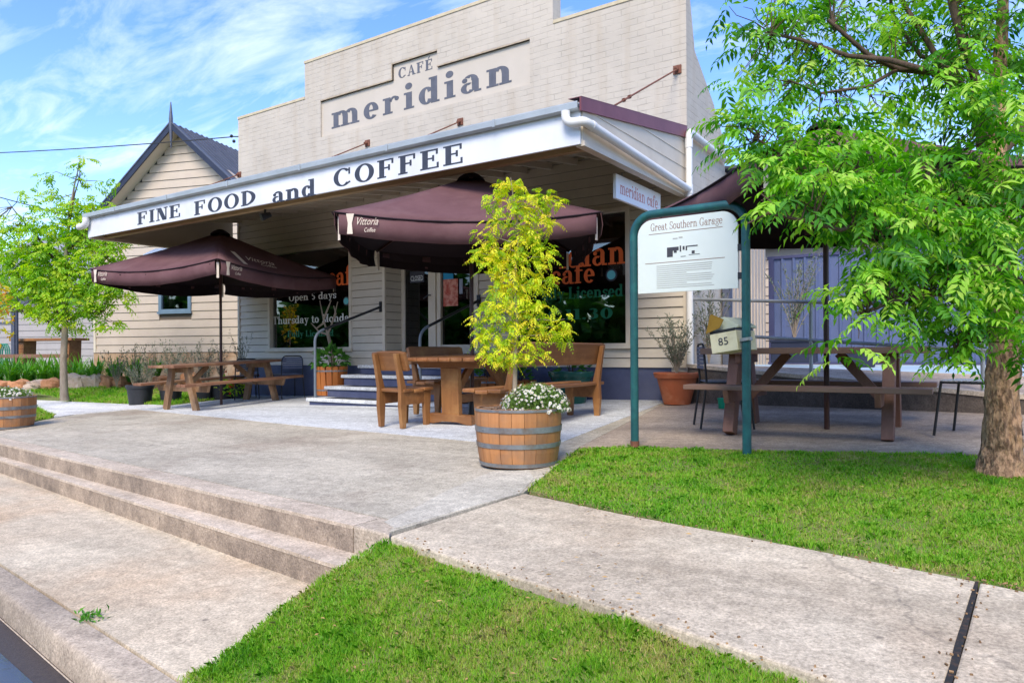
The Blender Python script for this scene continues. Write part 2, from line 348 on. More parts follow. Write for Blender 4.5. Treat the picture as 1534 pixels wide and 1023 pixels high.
M_hoop = mat('weathered_hoop_iron', (0.28, 0.30, 0.31), (0.19, 0.20, 0.21), rough=0.5, scale=9, metal=0.5, c3=(0.19, 0.13, 0.09), scale3=7)
M_soil = mat('potting_soil', (0.12, 0.075, 0.05), (0.24, 0.16, 0.11), rough=0.95, scale=30, bump=0.02, bscale=30)
M_canvas = mat('plum_canvas', (0.145, 0.075, 0.078), (0.115, 0.058, 0.061), rough=0.9, scale=2.5, bump=0.02, bscale=3.5, spec=0.1, c3=(0.175, 0.10, 0.10), scale3=1.6)
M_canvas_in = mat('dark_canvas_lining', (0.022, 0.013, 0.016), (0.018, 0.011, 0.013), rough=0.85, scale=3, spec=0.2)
M_pole = mat('brown_metal', (0.045, 0.018, 0.016), (0.06, 0.026, 0.022), rough=0.4, scale=5)
M_black = mat('black_metal', (0.016, 0.017, 0.019), (0.025, 0.026, 0.03), rough=0.4, scale=6)
M_slate = mat('slate_blue_metal', (0.07, 0.08, 0.115), (0.10, 0.11, 0.145), rough=0.45, scale=6)
M_railm = mat('grey_rail_paint', (0.13, 0.16, 0.19), (0.18, 0.21, 0.24), rough=0.4, scale=6)
M_galv = mat('galvanised_pipe', (0.34, 0.36, 0.37), (0.26, 0.28, 0.29), rough=0.38, scale=6, metal=0.4)
M_green = mat('green_post_paint', (0.012, 0.075, 0.085), (0.018, 0.10, 0.11), rough=0.45, scale=7, c3=(0.02, 0.14, 0.14), scale3=9)
M_logo = mat('cream_print', (0.72, 0.62, 0.50), (0.66, 0.56, 0.44), rough=0.7)
M_plastic = mat('black_plastic', (0.018, 0.02, 0.024), (0.028, 0.03, 0.036), rough=0.5, scale=8)
M_terra = mat('terracotta', (0.40, 0.105, 0.038), (0.33, 0.085, 0.03), rough=0.7, scale=4, c3=(0.45, 0.17, 0.08), scale3=5)
M_orange = mat('orange_cedar_tub', (0.50, 0.17, 0.035), (0.40, 0.12, 0.025), rough=0.6, scale=10, stretch=(1, 1, 0.1))
M_bark = mat('brown_bark', (0.46, 0.28, 0.16), (0.14, 0.08, 0.045), rough=0.9, scale=42, stretch=(1, 1, 0.45), bump=0.06, bscale=34, ramp=(0.42, 0.58), c3=(0.50, 0.30, 0.17), scale3=6)
M_bark2 = mat('dark_bark', (0.11, 0.07, 0.045), (0.06, 0.04, 0.026), rough=0.9, scale=22, stretch=(1, 1, 0.3), bump=0.01)
M_bark3 = mat('pale_bark', (0.34, 0.28, 0.21), (0.24, 0.19, 0.14), rough=0.85, scale=22, stretch=(1, 1, 0.3), bump=0.006)
M_conc = concmat('forecourt_concrete', (0.53, 0.478, 0.378), (0.42, 0.375, 0.29), (0.30, 0.24, 0.18), crack=0.16)
M_conc2 = concmat('footpath_concrete', (0.58, 0.50, 0.375), (0.45, 0.37, 0.265), (0.38, 0.28, 0.185), crack=0.3)
M_conc3 = concmat('beige_pavement_concrete', (0.60, 0.52, 0.385), (0.51, 0.42, 0.30), (0.48, 0.34, 0.21), agg=(180, 0.001), scale=0.8)
M_kerbtop = concmat('step_concrete', (0.60, 0.51, 0.40), (0.50, 0.41, 0.31), (0.32, 0.245, 0.18))
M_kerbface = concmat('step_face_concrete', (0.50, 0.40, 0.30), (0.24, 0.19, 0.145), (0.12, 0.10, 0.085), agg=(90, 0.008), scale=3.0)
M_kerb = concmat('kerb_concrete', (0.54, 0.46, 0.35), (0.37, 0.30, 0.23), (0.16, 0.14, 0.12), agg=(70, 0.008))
M_slab = concmat('pale_slab_concrete', (0.60, 0.62, 0.62), (0.53, 0.55, 0.56), (0.47, 0.485, 0.49), agg=(200, 0.0008))
M_path = concmat('white_path_concrete', (0.68, 0.67, 0.65), (0.60, 0.59, 0.57), (0.52, 0.51, 0.49), agg=(200, 0.001))
M_patio = concmat('patio_concrete', (0.46, 0.375, 0.29), (0.37, 0.295, 0.225), (0.20, 0.155, 0.125))
M_deck = mat('pale_blue_deck', (0.42, 0.56, 0.66), (0.34, 0.48, 0.60), rough=0.5, scale=2, c3=(0.60, 0.64, 0.62), scale3=1.4)
M_wallc = concmat('retaining_concrete', (0.17, 0.135, 0.11), (0.11, 0.09, 0.075), (0.075, 0.06, 0.05), agg=(60, 0.006))
M_asph = mat('wet_asphalt', (0.045, 0.035, 0.03), (0.07, 0.055, 0.045), rough=0.6, scale=60, bump=0.004, bscale=120)
M_earth = mat('bare_earth', (0.13, 0.10, 0.055), (0.09, 0.085, 0.035), rough=0.95, scale=14, bump=0.01, bscale=30)
M_lawn = mat('lawn_soil', (0.12, 0.17, 0.03), (0.18, 0.19, 0.06), rough=0.95, scale=10, bump=0.01, bscale=40, c3=(0.16, 0.13, 0.07), scale3=3, ramp3=(0.55, 0.75))
M_roofg = mat('grey_metal_roof', (0.065, 0.072, 0.095), (0.09, 0.098, 0.125), rough=0.45, scale=3)
M_stone = mat('sandstone', (0.46, 0.32, 0.20), (0.36, 0.22, 0.13), rough=0.9, scale=5, bump=0.03, bscale=9, c3=(0.50, 0.42, 0.32), scale3=3)
M_fence = mat('lilac_blue_steel', (0.095, 0.12, 0.225), (0.08, 0.105, 0.195), rough=0.45, scale=2)
M_fence2 = mat('indigo_steel', (0.045, 0.048, 0.11), (0.055, 0.06, 0.13), rough=0.45, scale=2)
M_wblue = mat('blue_window_paint', (0.13, 0.20, 0.27), (0.16, 0.24, 0.31), rough=0.5, scale=4)
M_inner = mat('dark_interior', (0.09, 0.065, 0.05), (0.12, 0.09, 0.07), rough=0.8)
M_innerwood = woodmat('interior_timber', (0.26, 0.13, 0.035), (0.19, 0.09, 0.025), axis=2)
M_cable = mat('black_cable', (0.02, 0.022, 0.026), (0.03, 0.03, 0.035), rough=0.6)
def glassmat(name, tint=(0.55, 0.6, 0.58), refl=0.5):
    m = bpy.data.materials.new(name); m.use_nodes = True; nt = m.node_tree; nt.nodes.clear(); N = nt.nodes.new; L = nt.links.new
    o = N('ShaderNodeOutputMaterial'); t = N('ShaderNodeBsdfTransparent'); t.inputs[0].default_value = (*tint, 1)
    g = N('ShaderNodeBsdfGlossy'); g.inputs['Roughness'].default_value = 0.015; g.inputs[0].default_value = (0.9, 0.93, 0.95, 1)
    fr = N('ShaderNodeFresnel'); fr.inputs[0].default_value = 1.52; mu = N('ShaderNodeMath'); mu.operation = 'MULTIPLY'; mu.inputs[1].default_value = refl * 2
    mu.use_clamp = True
    L(fr.outputs[0], mu.inputs[0]); mx = N('ShaderNodeMixShader'); L(mu.outputs[0], mx.inputs[0]); L(t.outputs[0], mx.inputs[1]); L(g.outputs[0], mx.inputs[2]); L(mx.outputs[0], o.inputs[0])
    return m
M_glass = glassmat('shop_glass', refl=1.2)
def plain(name, c, rough=0.6): return mat(name, c, tuple(x * 0.9 for x in c), rough=rough)
M_red = plain('orange_red_vinyl', (0.85, 0.15, 0.03)); M_vwhite = plain('white_vinyl', (0.78, 0.80, 0.78)); M_vgreen = plain('green_vinyl', (0.01, 0.17, 0.08)); M_jointshade = plain('board_joint_shade', (0.15, 0.115, 0.085)); M_teal = plain('teal_sticker', (0.15, 0.55, 0.58))  # the board joint brown is shadow-line tone put into the colour
M_pink = plain('faded_pink_print', (0.72, 0.26, 0.20)); M_signw = mat('sign_white', (0.68, 0.74, 0.72), (0.63, 0.70, 0.68), rough=0.3, scale=2, coat=0.3)
M_brownprint = plain('brown_print', (0.26, 0.14, 0.10)); M_greyprint = plain('grey_print', (0.42, 0.43, 0.41)); M_darkprint = plain('dark_print', (0.05, 0.05, 0.065))
# ---------------------------------------------------------------- slab serif lettering, drawn by hand
def ring(cx, cy, ro, ryo, ri, ryi, a0=0, a1=360, n=20):
    out = []
    for i in range(n):
        q0 = R(a0 + (a1 - a0) * i / n); q1 = R(a0 + (a1 - a0) * (i + 1) / n)
        out.append([(cx + ri * math.cos(q0), cy + ryi * math.sin(q0)), (cx + ro * math.cos(q0), cy + ryo * math.sin(q0)),
                    (cx + ro * math.cos(q1), cy + ryo * math.sin(q1)), (cx + ri * math.cos(q1), cy + ryi * math.sin(q1))])
    return out
def rc(x0, x1, y0, y1): return [[(x0, y0), (x1, y0), (x1, y1), (x0, y1)]]
def circ(cx, cy, r): return [[(cx + r * math.cos(2 * math.pi * k / 14), cy + r * math.sin(2 * math.pi * k / 14)) for k in range(14)]]
def glyph(ch, T=0.2, t=0.075):
    e = 0.08; X = 0.66; g = []
    def stem(x, y0, y1, bot='b', top='b'):
        r = rc(x, x + T, y0, y1)
        for y, k in ((y0, bot), (y1 - t, top)):
            if k == 'b': r += rc(x - e, x + T + e, y, y + t)
            if k == 'l': r += rc(x - e, x + T * 0.5, y, y + t)
            if k == 'r': r += rc(x + T * 0.5, x + T + e, y, y + t)
        return r
    if ch == ' ': return [], 0.42
    if ch in 'FE':
        g += stem(e, 0, 1); xr = e + T + 0.38
        g += rc(e, xr, 1 - t, 1) + rc(xr - t, xr, 0.72, 1) + rc(e, xr - 0.14, 0.5, 0.5 + t) + rc(xr - 0.14 - t, xr - 0.14, 0.38, 0.69)
        if ch == 'E': g += rc(e, xr + 0.03, 0, t) + rc(xr + 0.03 - t, xr + 0.03, 0, 0.29)
        return g, xr + 0.12
    if ch in 'Ll1I':
        if ch == 'L': return stem(e, 0, 1) + rc(e, e + T + 0.36, 0, t) + rc(e + T + 0.3, e + T + 0.37, 0, 0.32), e + T + 0.48
        if ch == 'I': return stem(e, 0, 1), T + 2 * e + 0.06
        return stem(e, 0, 1, 'b', 'l'), T + 2 * e + 0.05
    if ch == 'N':
        w = 0.62
        return rc(e + 0.02, e + 0.02 + t, 0, 1) + rc(0, 0.26, 0, t) + rc(0, 0.2, 1 - t, 1) + [[(e, 1), (e + T * 1.25, 1), (e + w, 0), (e + w - T * 1.25, 0)]] + rc(e + w - t, e + w, 0, 1) + rc(e + w - 0.17, e + w + e, 1 - t, 1), w + 2 * e + 0.06
    if ch == 'M':
        w = 0.8
        return rc(e + 0.02, e + 0.02 + t, 0, 1) + rc(0, 0.24, 0, t) + rc(0, 0.2, 1 - t, 1) + [[(e, 1), (e + T * 1.1, 1), (e + w / 2 + 0.04, 0), (e + w / 2 - 0.06, 0)]] + [[(e + w / 2 - 0.04, 0), (e + w / 2 + 0.03, 0), (e + w - 0.02, 1), (e + w - 0.1, 1)]] + stem(e + w - T, 0, 1), w + 2 * e + 0.06
    if ch in 'OCGQ':
        cx = 0.42
        if ch == 'O': return ring(cx, 0.5, 0.42, 0.52, 0.42 - T, 0.52 - t, n=28), 0.9
        g = ring(cx, 0.5, 0.42, 0.52, 0.42 - T, 0.52 - t, 42, 318, n=24) + rc(0.68, 0.68 + t, 0.62, 0.98)
        if ch == 'G': g += stem(0.60, 0.0, 0.44, '', 'b')
        else: g += circ(0.72, 0.17, 0.05)
        return g, 0.88
    if ch == 'D': return stem(e, 0, 1) + ring(e + T * 0.6, 0.5, 0.58, 0.5, 0.58 - T, 0.5 - t, -90, 90, n=18), 0.86
    if ch == 'A':
        r = [[(0.1, 0), (0.1 + t, 0), (0.42, 1), (0.36, 1)]] + [[(0.34, 1), (0.44, 1), (0.78, 0), (0.78 - T * 1.1, 0)]] + rc(0.22, 0.6, 0.28, 0.28 + t) + rc(0, 0.26, 0, t) + rc(0.5, 0.86, 0, t)
        return r, 0.88
    if ch == 'T': return stem(0.30, 0, 1, 'b', '') + rc(0, 0.8, 1 - t, 1) + rc(0, t, 0.7, 1) + rc(0.8 - t, 0.8, 0.7, 1), 0.84
    if ch == 'S': return ring(0.32, 0.745, 0.28, 0.265, 0.28 - T * 0.8, 0.265 - t, 30, 270, n=16) + ring(0.32, 0.255, 0.30, 0.265, 0.30 - T * 0.8, 0.265 - t, -150, 90, n=16) + rc(0.53, 0.53 + t, 0.68, 0.98) + rc(0.03, 0.03 + t, 0.02, 0.32), 0.68
    if ch == '\u00c9':
        a, w_ = glyph('E', T, t); return a + [[(0.28, 1.07), (0.36, 1.07), (0.52, 1.3), (0.38, 1.3)]], w_
    if ch in 'nmhr':
        g = stem(e, 0, X if ch != 'h' else 1, 'b', 'l'); aw = 0.40
        if ch == 'r': return g + ring(e + T + 0.14, X - 0.2, 0.19, 0.215, 0.09, 0.13, 60, 180, n=8) + circ(e + T + 0.24, X - 0.11, 0.085), e + T + 0.38
        x = e
        for k in range(2 if ch == 'm' else 1):
            x2 = x + aw; c = (x + T + x2 + T) / 2 - T * 0.3
            g += ring(c - 0.01, X - 0.235, (x2 + T - c) + 0.01, 0.25, (x2 - c) + 0.0, 0.25 - t * 1.3, 0, 150, n=12) + stem(x2, 0, X - 0.23, 'b', ''); x = x2
        return g, x + T + e + 0.05
    if ch == 'u':
        x2 = e + 0.40
        return stem(e, 0.22, X, '', 'l') + ring((e + x2) / 2 + T * 0.45, 0.235, 0.245 + 0.06, 0.25, 0.12, 0.16, 180, 320, n=10) + stem(x2, 0, X, 'r', 'l'), x2 + T + e + 0.04
    if ch == 'i': return stem(e, 0, X, 'b', 'l') + circ(e + T / 2 - 0.01, 0.90, T * 0.6), T + 2 * e + 0.04
    if ch in 'dabq':
        if ch == 'd': return ring(0.28, X / 2, 0.28, X / 2 + 0.01, 0.28 - T, X / 2 - t, 30, 330, n=20) + stem(0.44, 0, 1, 'r', 'l'), 0.44 + T + e + 0.04
        if ch == 'b': return ring(0.38, X / 2, 0.28, X / 2 + 0.01, 0.28 - T, X / 2 - t, -150, 150, n=20) + stem(0.04, 0, 1, '', 'l'), 0.72
        return ring(0.25, 0.19, 0.24, 0.2, 0.24 - T * 0.85, 0.2 - t, 60, 330, n=14) + rc(0.38, 0.38 + T, 0.06, X - 0.2) + ring(0.33, X - 0.21, 0.25, 0.225, 0.25 - T, 0.225 - t, 0, 140, n=10) + circ(0.14, X - 0.17, 0.09) + rc(0.45, 0.68, 0, t), 0.72
    if ch == 'p': return ring(0.40, X / 2, 0.28, X / 2 + 0.01, 0.28 - T, X / 2 - t, -150, 150, n=20) + stem(e, -0.3, X, 'b', 'l'), 0.74
    if ch == 'o': return ring(0.31, X / 2, 0.31, X / 2 + 0.015, 0.31 - T, X / 2 - t, n=24), 0.67
    if ch == 'g': return ring(0.27, 0.42, 0.25, 0.25, 0.25 - T * 0.8, 0.25 - t, n=18) + ring(0.28, -0.08, 0.28, 0.19, 0.28 - T * 0.6, 0.19 - t, n=18) + rc(0.42, 0.6, 0.58, 0.66), 0.62
    if ch == 'e': return ring(0.30, X / 2, 0.30, X / 2 + 0.015, 0.30 - T, X / 2 - t, 0, 318, n=22) + rc(0.1, 0.585, X / 2 - t * 0.4, X / 2 + t * 0.6), 0.64
    if ch == 'c': return ring(0.30, X / 2, 0.30, X / 2 + 0.015, 0.30 - T, X / 2 - t, 50, 318, n=20) + circ(0.46, X - 0.16, 0.09), 0.6
    if ch == 's': return ring(0.25, 0.485, 0.22, 0.18, 0.22 - T * 0.7, 0.18 - t, 30, 270, n=12) + ring(0.25, 0.175, 0.23, 0.18, 0.23 - T * 0.7, 0.18 - t, -150, 90, n=12) + rc(0.4, 0.4 + t, 0.45, 0.65) + rc(0.04, 0.04 + t, 0.01, 0.21), 0.52
    if ch == 'f': return stem(e, 0, 0.78, 'b', '') + ring(e + 0.26, 0.77, 0.26, 0.25, 0.26 - T, 0.25 - t, 50, 180, n=10) + circ(e + 0.38, 0.88, 0.085) + rc(0, e + T + 0.16, X - t, X), 0.5
    if ch == 't': return rc(e, e + T, 0.2, 0.86) + ring(e + 0.24, 0.21, 0.24, 0.22, 0.24 - T, 0.22 - t, 180, 320, n=10) + rc(0, e + T + 0.15, X - t, X), 0.46
    if ch == 'y': return [[(0.04, X), (0.04 + T, X), (0.42, 0.02), (0.30, 0.02)]] + [[(0.54, X), (0.6, X), (0.26, -0.28), (0.19, -0.28)]] + rc(-0.02, 0.32, X - t, X) + rc(0.44, 0.68, X - t, X) + circ(0.17, -0.22, 0.085), 0.66
    if ch == '5': return rc(0.1, 0.5, 0.86, 1) + rc(0.1, 0.1 + t, 0.5, 1) + ring(0.28, 0.31, 0.27, 0.31, 0.27 - T, 0.31 - t, -140, 130, n=16), 0.62
    if ch == '3': return ring(0.26, 0.28, 0.26, 0.29, 0.26 - T, 0.29 - t, -150, 90, n=14) + ring(0.26, 0.76, 0.23, 0.25, 0.23 - T * 0.9, 0.25 - t, -90, 150, n=14), 0.6
    if ch == '0': return ring(0.3, 0.5, 0.29, 0.51, 0.29 - T, 0.51 - t, n=22), 0.66
    if ch == '8': return ring(0.3, 0.26, 0.29, 0.27, 0.29 - T, 0.27 - t) + ring(0.3, 0.75, 0.24, 0.26, 0.24 - T * 0.9, 0.26 - t), 0.66
    if ch == '@': return ring(0.4, 0.35, 0.4, 0.4, 0.34, 0.34, n=20) + ring(0.4, 0.35, 0.17, 0.2, 0.1, 0.13, n=14), 0.85
    if ch == '.': return circ(0.1, 0.08, 0.09), 0.25
    return rc(0.05, 0.35, 0, 0.6), 0.45
def lettering(name, text, mtl, parent, origin, xdir, zdir, width, capH, T=0.2, t=0.075, track=0.0, depth=0.003):
    """origin: left end of the baseline; text fills width; thin solid letters standing proud of their board"""
    o = Vector(origin); xd = Vector(xdir).normalized(); zd = Vector(zdir).normalized(); nrm = xd.cross(zd)
    polys = []; x = 0
    for ch in text:
        g, a = glyph(ch, T, t)
        polys += [[(x + px_, py_) for px_, py_ in p] for p in g]; x += a + track
    sx = width / (x - track); mb = MB()
    for k, p in enumerate(polys):
        lift = depth + 0.00012 * (k % 9)
        top = [o + xd * (a * sx) + zd * (b * capH) + nrm * lift for a, b in p]
        n = len(p); bot = [q - nrm * (lift - 0.0003) for q in top]
        mb.add(top + bot, [tuple(range(n))] + [(i, n + i, n + (i + 1) % n, (i + 1) % n) for i in range(n)])
    return mb.build(name, mtl, parent, world=True, fix=False)
def smalltext(name, text, mtl, parent, origin, xdir, zdir, width, height, shear=0.0, lift=0.002):
    cu = bpy.data.curves.new(name, 'FONT'); cu.body = text; cu.resolution_u = 2; cu.shear = shear
    ob = bpy.data.objects.new(name, cu); COL.objects.link(ob)
    dg = bpy.context.evaluated_depsgraph_get(); dg.update()
    me = bpy.data.meshes.new_from_object(ob.evaluated_get(dg)); bpy.data.objects.remove(ob); bpy.data.curves.remove(cu)
    vs = np.array([v.co[:] for v in me.vertices]); x0, x1 = vs[:, 0].min(), vs[:, 0].max(); y0, y1 = vs[:, 1].min(), vs[:, 1].max()
    o = Vector(origin); xd = Vector(xdir).normalized(); zd = Vector(zdir).normalized(); nrm = xd.cross(zd).normalized()
    inv = fullmat(parent).inverted() if parent else Matrix.Identity(4)
    for v in me.vertices:
        v.co = inv @ (o + xd * ((v.co.x - x0) / (x1 - x0) * width) + zd * ((v.co.y - y0) / (y1 - y0) * height) + nrm * lift)
    me.materials.clear(); me.materials.append(mtl); me.name = name
    ob = bpy.data.objects.new(name, me); COL.objects.link(ob); ob.parent = parent; return ob

# ---------------------------------------------------------------- foliage
def leafmesh(name, mtl, parent, quads, rnd, world=True, kind_tris=False):
    """quads: (n,k,3) array of polygons with k corners; rnd: (n,) value per polygon"""
    n, k, _ = quads.shape
    co = quads.reshape(-1, 3)
    if parent is not None and world:
        inv = np.array(fullmat(parent).inverted()); co = co @ inv[:3, :3].T + inv[:3, 3]
    me = bpy.data.meshes.new(name); me.vertices.add(n * k); me.vertices.foreach_set('co', co.astype(np.float32).ravel())
    me.loops.add(n * k); me.loops.foreach_set('vertex_index', np.arange(n * k, dtype=np.int32))
    me.polygons.add(n); me.polygons.foreach_set('loop_start', np.arange(0, n * k, k, dtype=np.int32))
    a = me.attributes.new('rnd', 'FLOAT', 'FACE'); a.data.foreach_set('value', rnd.astype(np.float32))
    me.update(calc_edges=True); me.materials.append(mtl)
    o = bpy.data.objects.new(name, me); COL.objects.link(o); o.parent = parent; return o
def unit(v): return v / (np.linalg.norm(v, axis=-1, keepdims=True) + 1e-9)
def leaflet(base, d, nrm, L_, W_, fold=0.25):
    """arrays (n,3): pointed leaf of two half blades, folded along the midrib -> (2n,4,3)"""
    s = unit(np.cross(d, nrm)); up = np.cross(s, d)
    L_ = np.asarray(L_).reshape(-1, 1); W_ = np.asarray(W_).reshape(-1, 1)
    tip = base + d * L_ - up * L_ * 0.12; mid = base + d * L_ * 0.45
    a = mid + s * W_ * 0.5 + up * W_ * fold; b = mid - s * W_ * 0.5 + up * W_ * fold
    q1 = np.stack([base, a, tip, mid + 0 * tip], 1); q2 = np.stack([base, mid, tip, b], 1)
    return np.concatenate([q1, q2], 0)
def pinnate(cents, L=0.24, pairs=6, ll=0.07, lw=0.022, droop=0.6, outward=None, spread=0.5):
    """compound leaves at cents -> polygons and a colour value for each"""
    n = len(cents); az = rng.uniform(0, 2 * np.pi, n); el = rng.normal(-0.15, 0.35, n)
    d = np.stack([np.cos(az) * np.cos(el), np.sin(az) * np.cos(el), np.sin(el)], 1)
    if outward is not None: d = unit(d * spread + outward * (1 - spread) + 0)
    up0 = np.tile(np.array([0, 0, 1.0]), (n, 1)) + rng.normal(0, 0.25, (n, 3))
    s = unit(np.cross(d, up0)); Q = []; C = []; col = rng.uniform(0, 1, n) ; Ls = L * rng.uniform(0.65, 1.2, n)
    for i in range(pairs + 1):
        f = (i + 0.8) / (pairs + 0.8)
        p = cents + d * (Ls * f)[:, None]; p[:, 2] -= droop * Ls * f * f * 0.6
        dd = d.copy(); dd[:, 2] -= droop * f * 1.1; dd = unit(dd); up = unit(np.cross(s, dd))
        up = up * np.sign(up[:, 2:3] + 1e-6)
        size = (0.75 + 0.5 * math.sin(math.pi * min(1, f * 0.9 + 0.1)))
        for sg in ((-1, 1) if i < pairs else (0,)):
            ld = unit(dd * (0.55 if sg else 1.0) + s * sg * 0.85 + np.array([0, 0, -0.35]) + rng.normal(0, 0.12, (n, 3)))
            q = leaflet(p, ld, up, ll * size * Ls / L, np.full(n, lw) * size)
            Q.append(q); cc = np.clip(col + rng.normal(0, 0.12, n), 0, 1); C.append(np.concatenate([cc, cc]))
    return np.concatenate(Q), np.concatenate(C)
def simple_leaves(cents, L=0.05, W=0.02, dirs=None, jitter=0.6, up=0.3):
    n = len(cents); d = rng.normal(0, 1, (n, 3)); d[:, 2] += up
    d = unit(d) if dirs is None else unit(dirs + unit(d) * jitter)
    nr = unit(rng.normal(0, 1, (n, 3)) + np.array([0, 0, 1.2])); ls = L * rng.uniform(0.6, 1.3, n)
    q = leaflet(cents, d, nr, ls, ls * (W / L)); c = rng.uniform(0, 1, n); return q, np.concatenate([c, c])
def blobpts(blobs, dens):
    """blobs: (centre Vector, rx, ry, rz); dens = points per blob of unit weight"""
    out = []
    for b in blobs:
        c, rx, ry, rz, n = b
        v = unit(rng.normal(0, 1, (n, 3))) * (rng.uniform(0.15, 1, (n, 1)) ** 0.45)
        out.append(np.array(c)[None] + v * np.array([rx, ry, rz]))
    return np.concatenate(out)
def branchy(mb, pts, r0, r1, n=7):
    k = len(pts); mb.tube(pts, [r0 + (r1 - r0) * i / (k - 1) for i in range(k)], n=n)
def wig(a, b, n=5, amp=0.05):
    a = Vector(a); b = Vector(b); out = [a]
    for i in range(1, n):
        f = i / n; out.append(a.lerp(b, f) + Vector((random.gauss(0, amp), random.gauss(0, amp), random.gauss(0, amp) + 0.3 * amp)) )
    return out + [b]
# ================================================================= SETTING: ground surfaces
def gslab(name, px, off, mtl, thick=0.4, kind='structure', world_pts=None, bevel=0.0):
    pts = world_pts or [PG(x, y, off) for x, y in px]
    mb = MB(); mb.prism(pts, (0, 0, -thick))
    o = mb.build(name, mtl, bevel=bevel); return tag(o, kind=kind)
g = MB(); g.add([(-600, -600, -1.3), (600, -600, -1.3), (600, 600, -0.6), (-600, 600, -0.6)], [(0, 1, 2, 3)])
tag(g.build('ground', M_earth), kind='structure')
mb = MB(); mb.add([(x, y, GA + GB * x + GC * y - 0.03) for x, y in ((-45, 9.2), (-12.2, 4.9), (-12.4, 9.0), (-12.9, 20), (-45, 24))], [(0, 1, 2, 3, 4)]); tag(mb.build('lawn_soil', M_lawn), kind='structure')
E0 = PG(0, 664); E1 = PG(545, 791); sdir_ = (E1 - E0).normalized(); E0x = E0 - sdir_ * 6
F0 = PG(0, 689, -0.15); F1 = PG(530, 855, -0.15); fd = (F1 - F0).normalized(); F0x = F0 - fd * 6; F1x = F1 + fd * 0.35
K0 = PG(0, 843, -0.30); K1 = PG(267, 1016, -0.30); kd = (K1 - K0).normalized(); K0x = K0 - kd * 6; K1x = K1 + kd * 3
Q0 = PG(0, 876, -0.30); Q1 = PG(188, 1021, -0.30); qd = (Q1 - Q0).normalized(); Q0x = Q0 - qd * 6; Q1x = Q1 + qd * 3
CORN = PG(583, 801)
back = lambda p, dist: p + Vector((-sdir_.y, sdir_.x, 0)) * dist
# forecourt: brown concrete slab with a paler nosing strip along the top step
def onplane(p, off=0.0): return Vector((p.x, p.y, zg(p.x, p.y) + off))
nose = 0.20
E0n, E1n = onplane(back(E0x, nose)), onplane(back(E1, nose))
leftend = onplane(E0x + Vector((0.3, 2.5, 0)))
gslab('forecourt', None, 0, M_conc, world_pts=[E0n, E1n, PG(583, 797), PG(785, 737), PG(868, 669), PG(1004, 600), PY(1031, 560).xyz * 1 if False else onplane(Vector((-3.3, 9.3, 0))), onplane(Vector((-13.0, 9.3, 0))), PG(243, 608), PG(110, 620), PG(45, 632), leftend])
gslab('step_nosing', None, 0, M_kerbtop, world_pts=[onplane(E0x), onplane(E1 - sdir_ * 0.1), onplane(back(E1 - sdir_ * 0.1, nose - 0.012)), onplane(back(E0x, nose - 0.012))], thick=0.02)
dn = Vector((sdir_.y, -sdir_.x, 0))
mb = MB(); a = onplane(E0x, -0.021); b = onplane(E1 - sdir_ * 0.1, -0.021)
mb.prism([a, b, b + Vector((0, 0, -0.4)), a + Vector((0, 0, -0.4))], -dn * (nose - 0.01))
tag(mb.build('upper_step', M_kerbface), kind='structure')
mb = MB(); a = onplane(E1 - sdir_ * 0.098, 0.001); b = onplane(CORN, 0.001) ; c_ = onplane(back(E1, nose) - sdir_ * 0.098, 0.001)
mb.prism([a, onplane(E1 + sdir_ * 0.01, 0.001), b, onplane(back(E1, nose - 0.002) + sdir_ * 0.05, 0.001), onplane(back(E1, nose - 0.002) - sdir_ * 0.098, 0.001)], (0, 0, -0.35))
tag(mb.build('step_end_block', M_kerb, bevel=0.012), kind='structure')
# lower step
mb = MB(); a = onplane(F0x, -0.15); b = onplane(F1x, -0.15); c_ = onplane(E1 + sdir_ * 0.35, -0.15); d_ = onplane(E0x, -0.15)
mb.prism([a, b, c_ - dn * 0.02, d_ - dn * 0.02], (0, 0, -0.02)); tag(mb.build('lower_tread', M_kerbtop), kind='structure')
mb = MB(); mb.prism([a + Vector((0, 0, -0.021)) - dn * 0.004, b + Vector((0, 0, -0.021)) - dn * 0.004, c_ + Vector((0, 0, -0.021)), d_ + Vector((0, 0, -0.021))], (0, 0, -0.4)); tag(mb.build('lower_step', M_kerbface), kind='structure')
# lower pavement, kerb, road and gutter water
gslab('pavement', None, 0, M_conc3, world_pts=[onplane(K0x, -0.30), onplane(K1x, -0.30), onplane(K1x + Vector((1.5, 1.6, 0)), -0.30), onplane(F1x + Vector((0.6, 0.3, 0)), -0.30), onplane(F0x + Vector((0, 0.3, 0)), -0.30)])
kn = Vector((qd.y, -qd.x, 0))
mb = MB()
prof = [(0.0, -0.45), (0.0, 0.0)]
n_ = 40
def kpt(base, t, out, z): 
    p = base + qd * t; return Vector((p.x + kn.x * out, p.y + kn.y * out, zg(p.x, p.y) - 0.30 + z))
Lk = (Q1x - Q0x).length
sec = [(None, -0.35), (None, -0.006), (0.0, -0.004), (0.014, -0.012), (0.024, -0.035), (0.034, -0.12), (0.042, -0.30)]
rows = []
for i in range(n_ + 1):
    t = Lk * i / n_; row = []
    for o_, z in sec:
        if o_ is None:
            p = K0x + (K1x - K0x) * (i / n_); p = Vector((p.x, p.y, zg(p.x, p.y) - 0.30 + z)) + Vector((kn.x, kn.y, 0)) * 0.012
        else: p = kpt(Q0x, t, o_, z)
        row.append(p)
    rows.append(row)
for r_ in rows: mb.v += [tuple(p) for p in r_]
m_ = len(sec)
for i in range(n_):
    for k in range(m_ - 1): mb.f.append((i * m_ + k, i * m_ + k + 1, (i + 1) * m_ + k + 1, (i + 1) * m_ + k))
tag(mb.build('kerb', M_kerb, smooth=True), kind='structure')
a = kpt(Q0x, 0, 0.02, -0.139); b = kpt(Q0x, Lk, 0.02, -0.139)
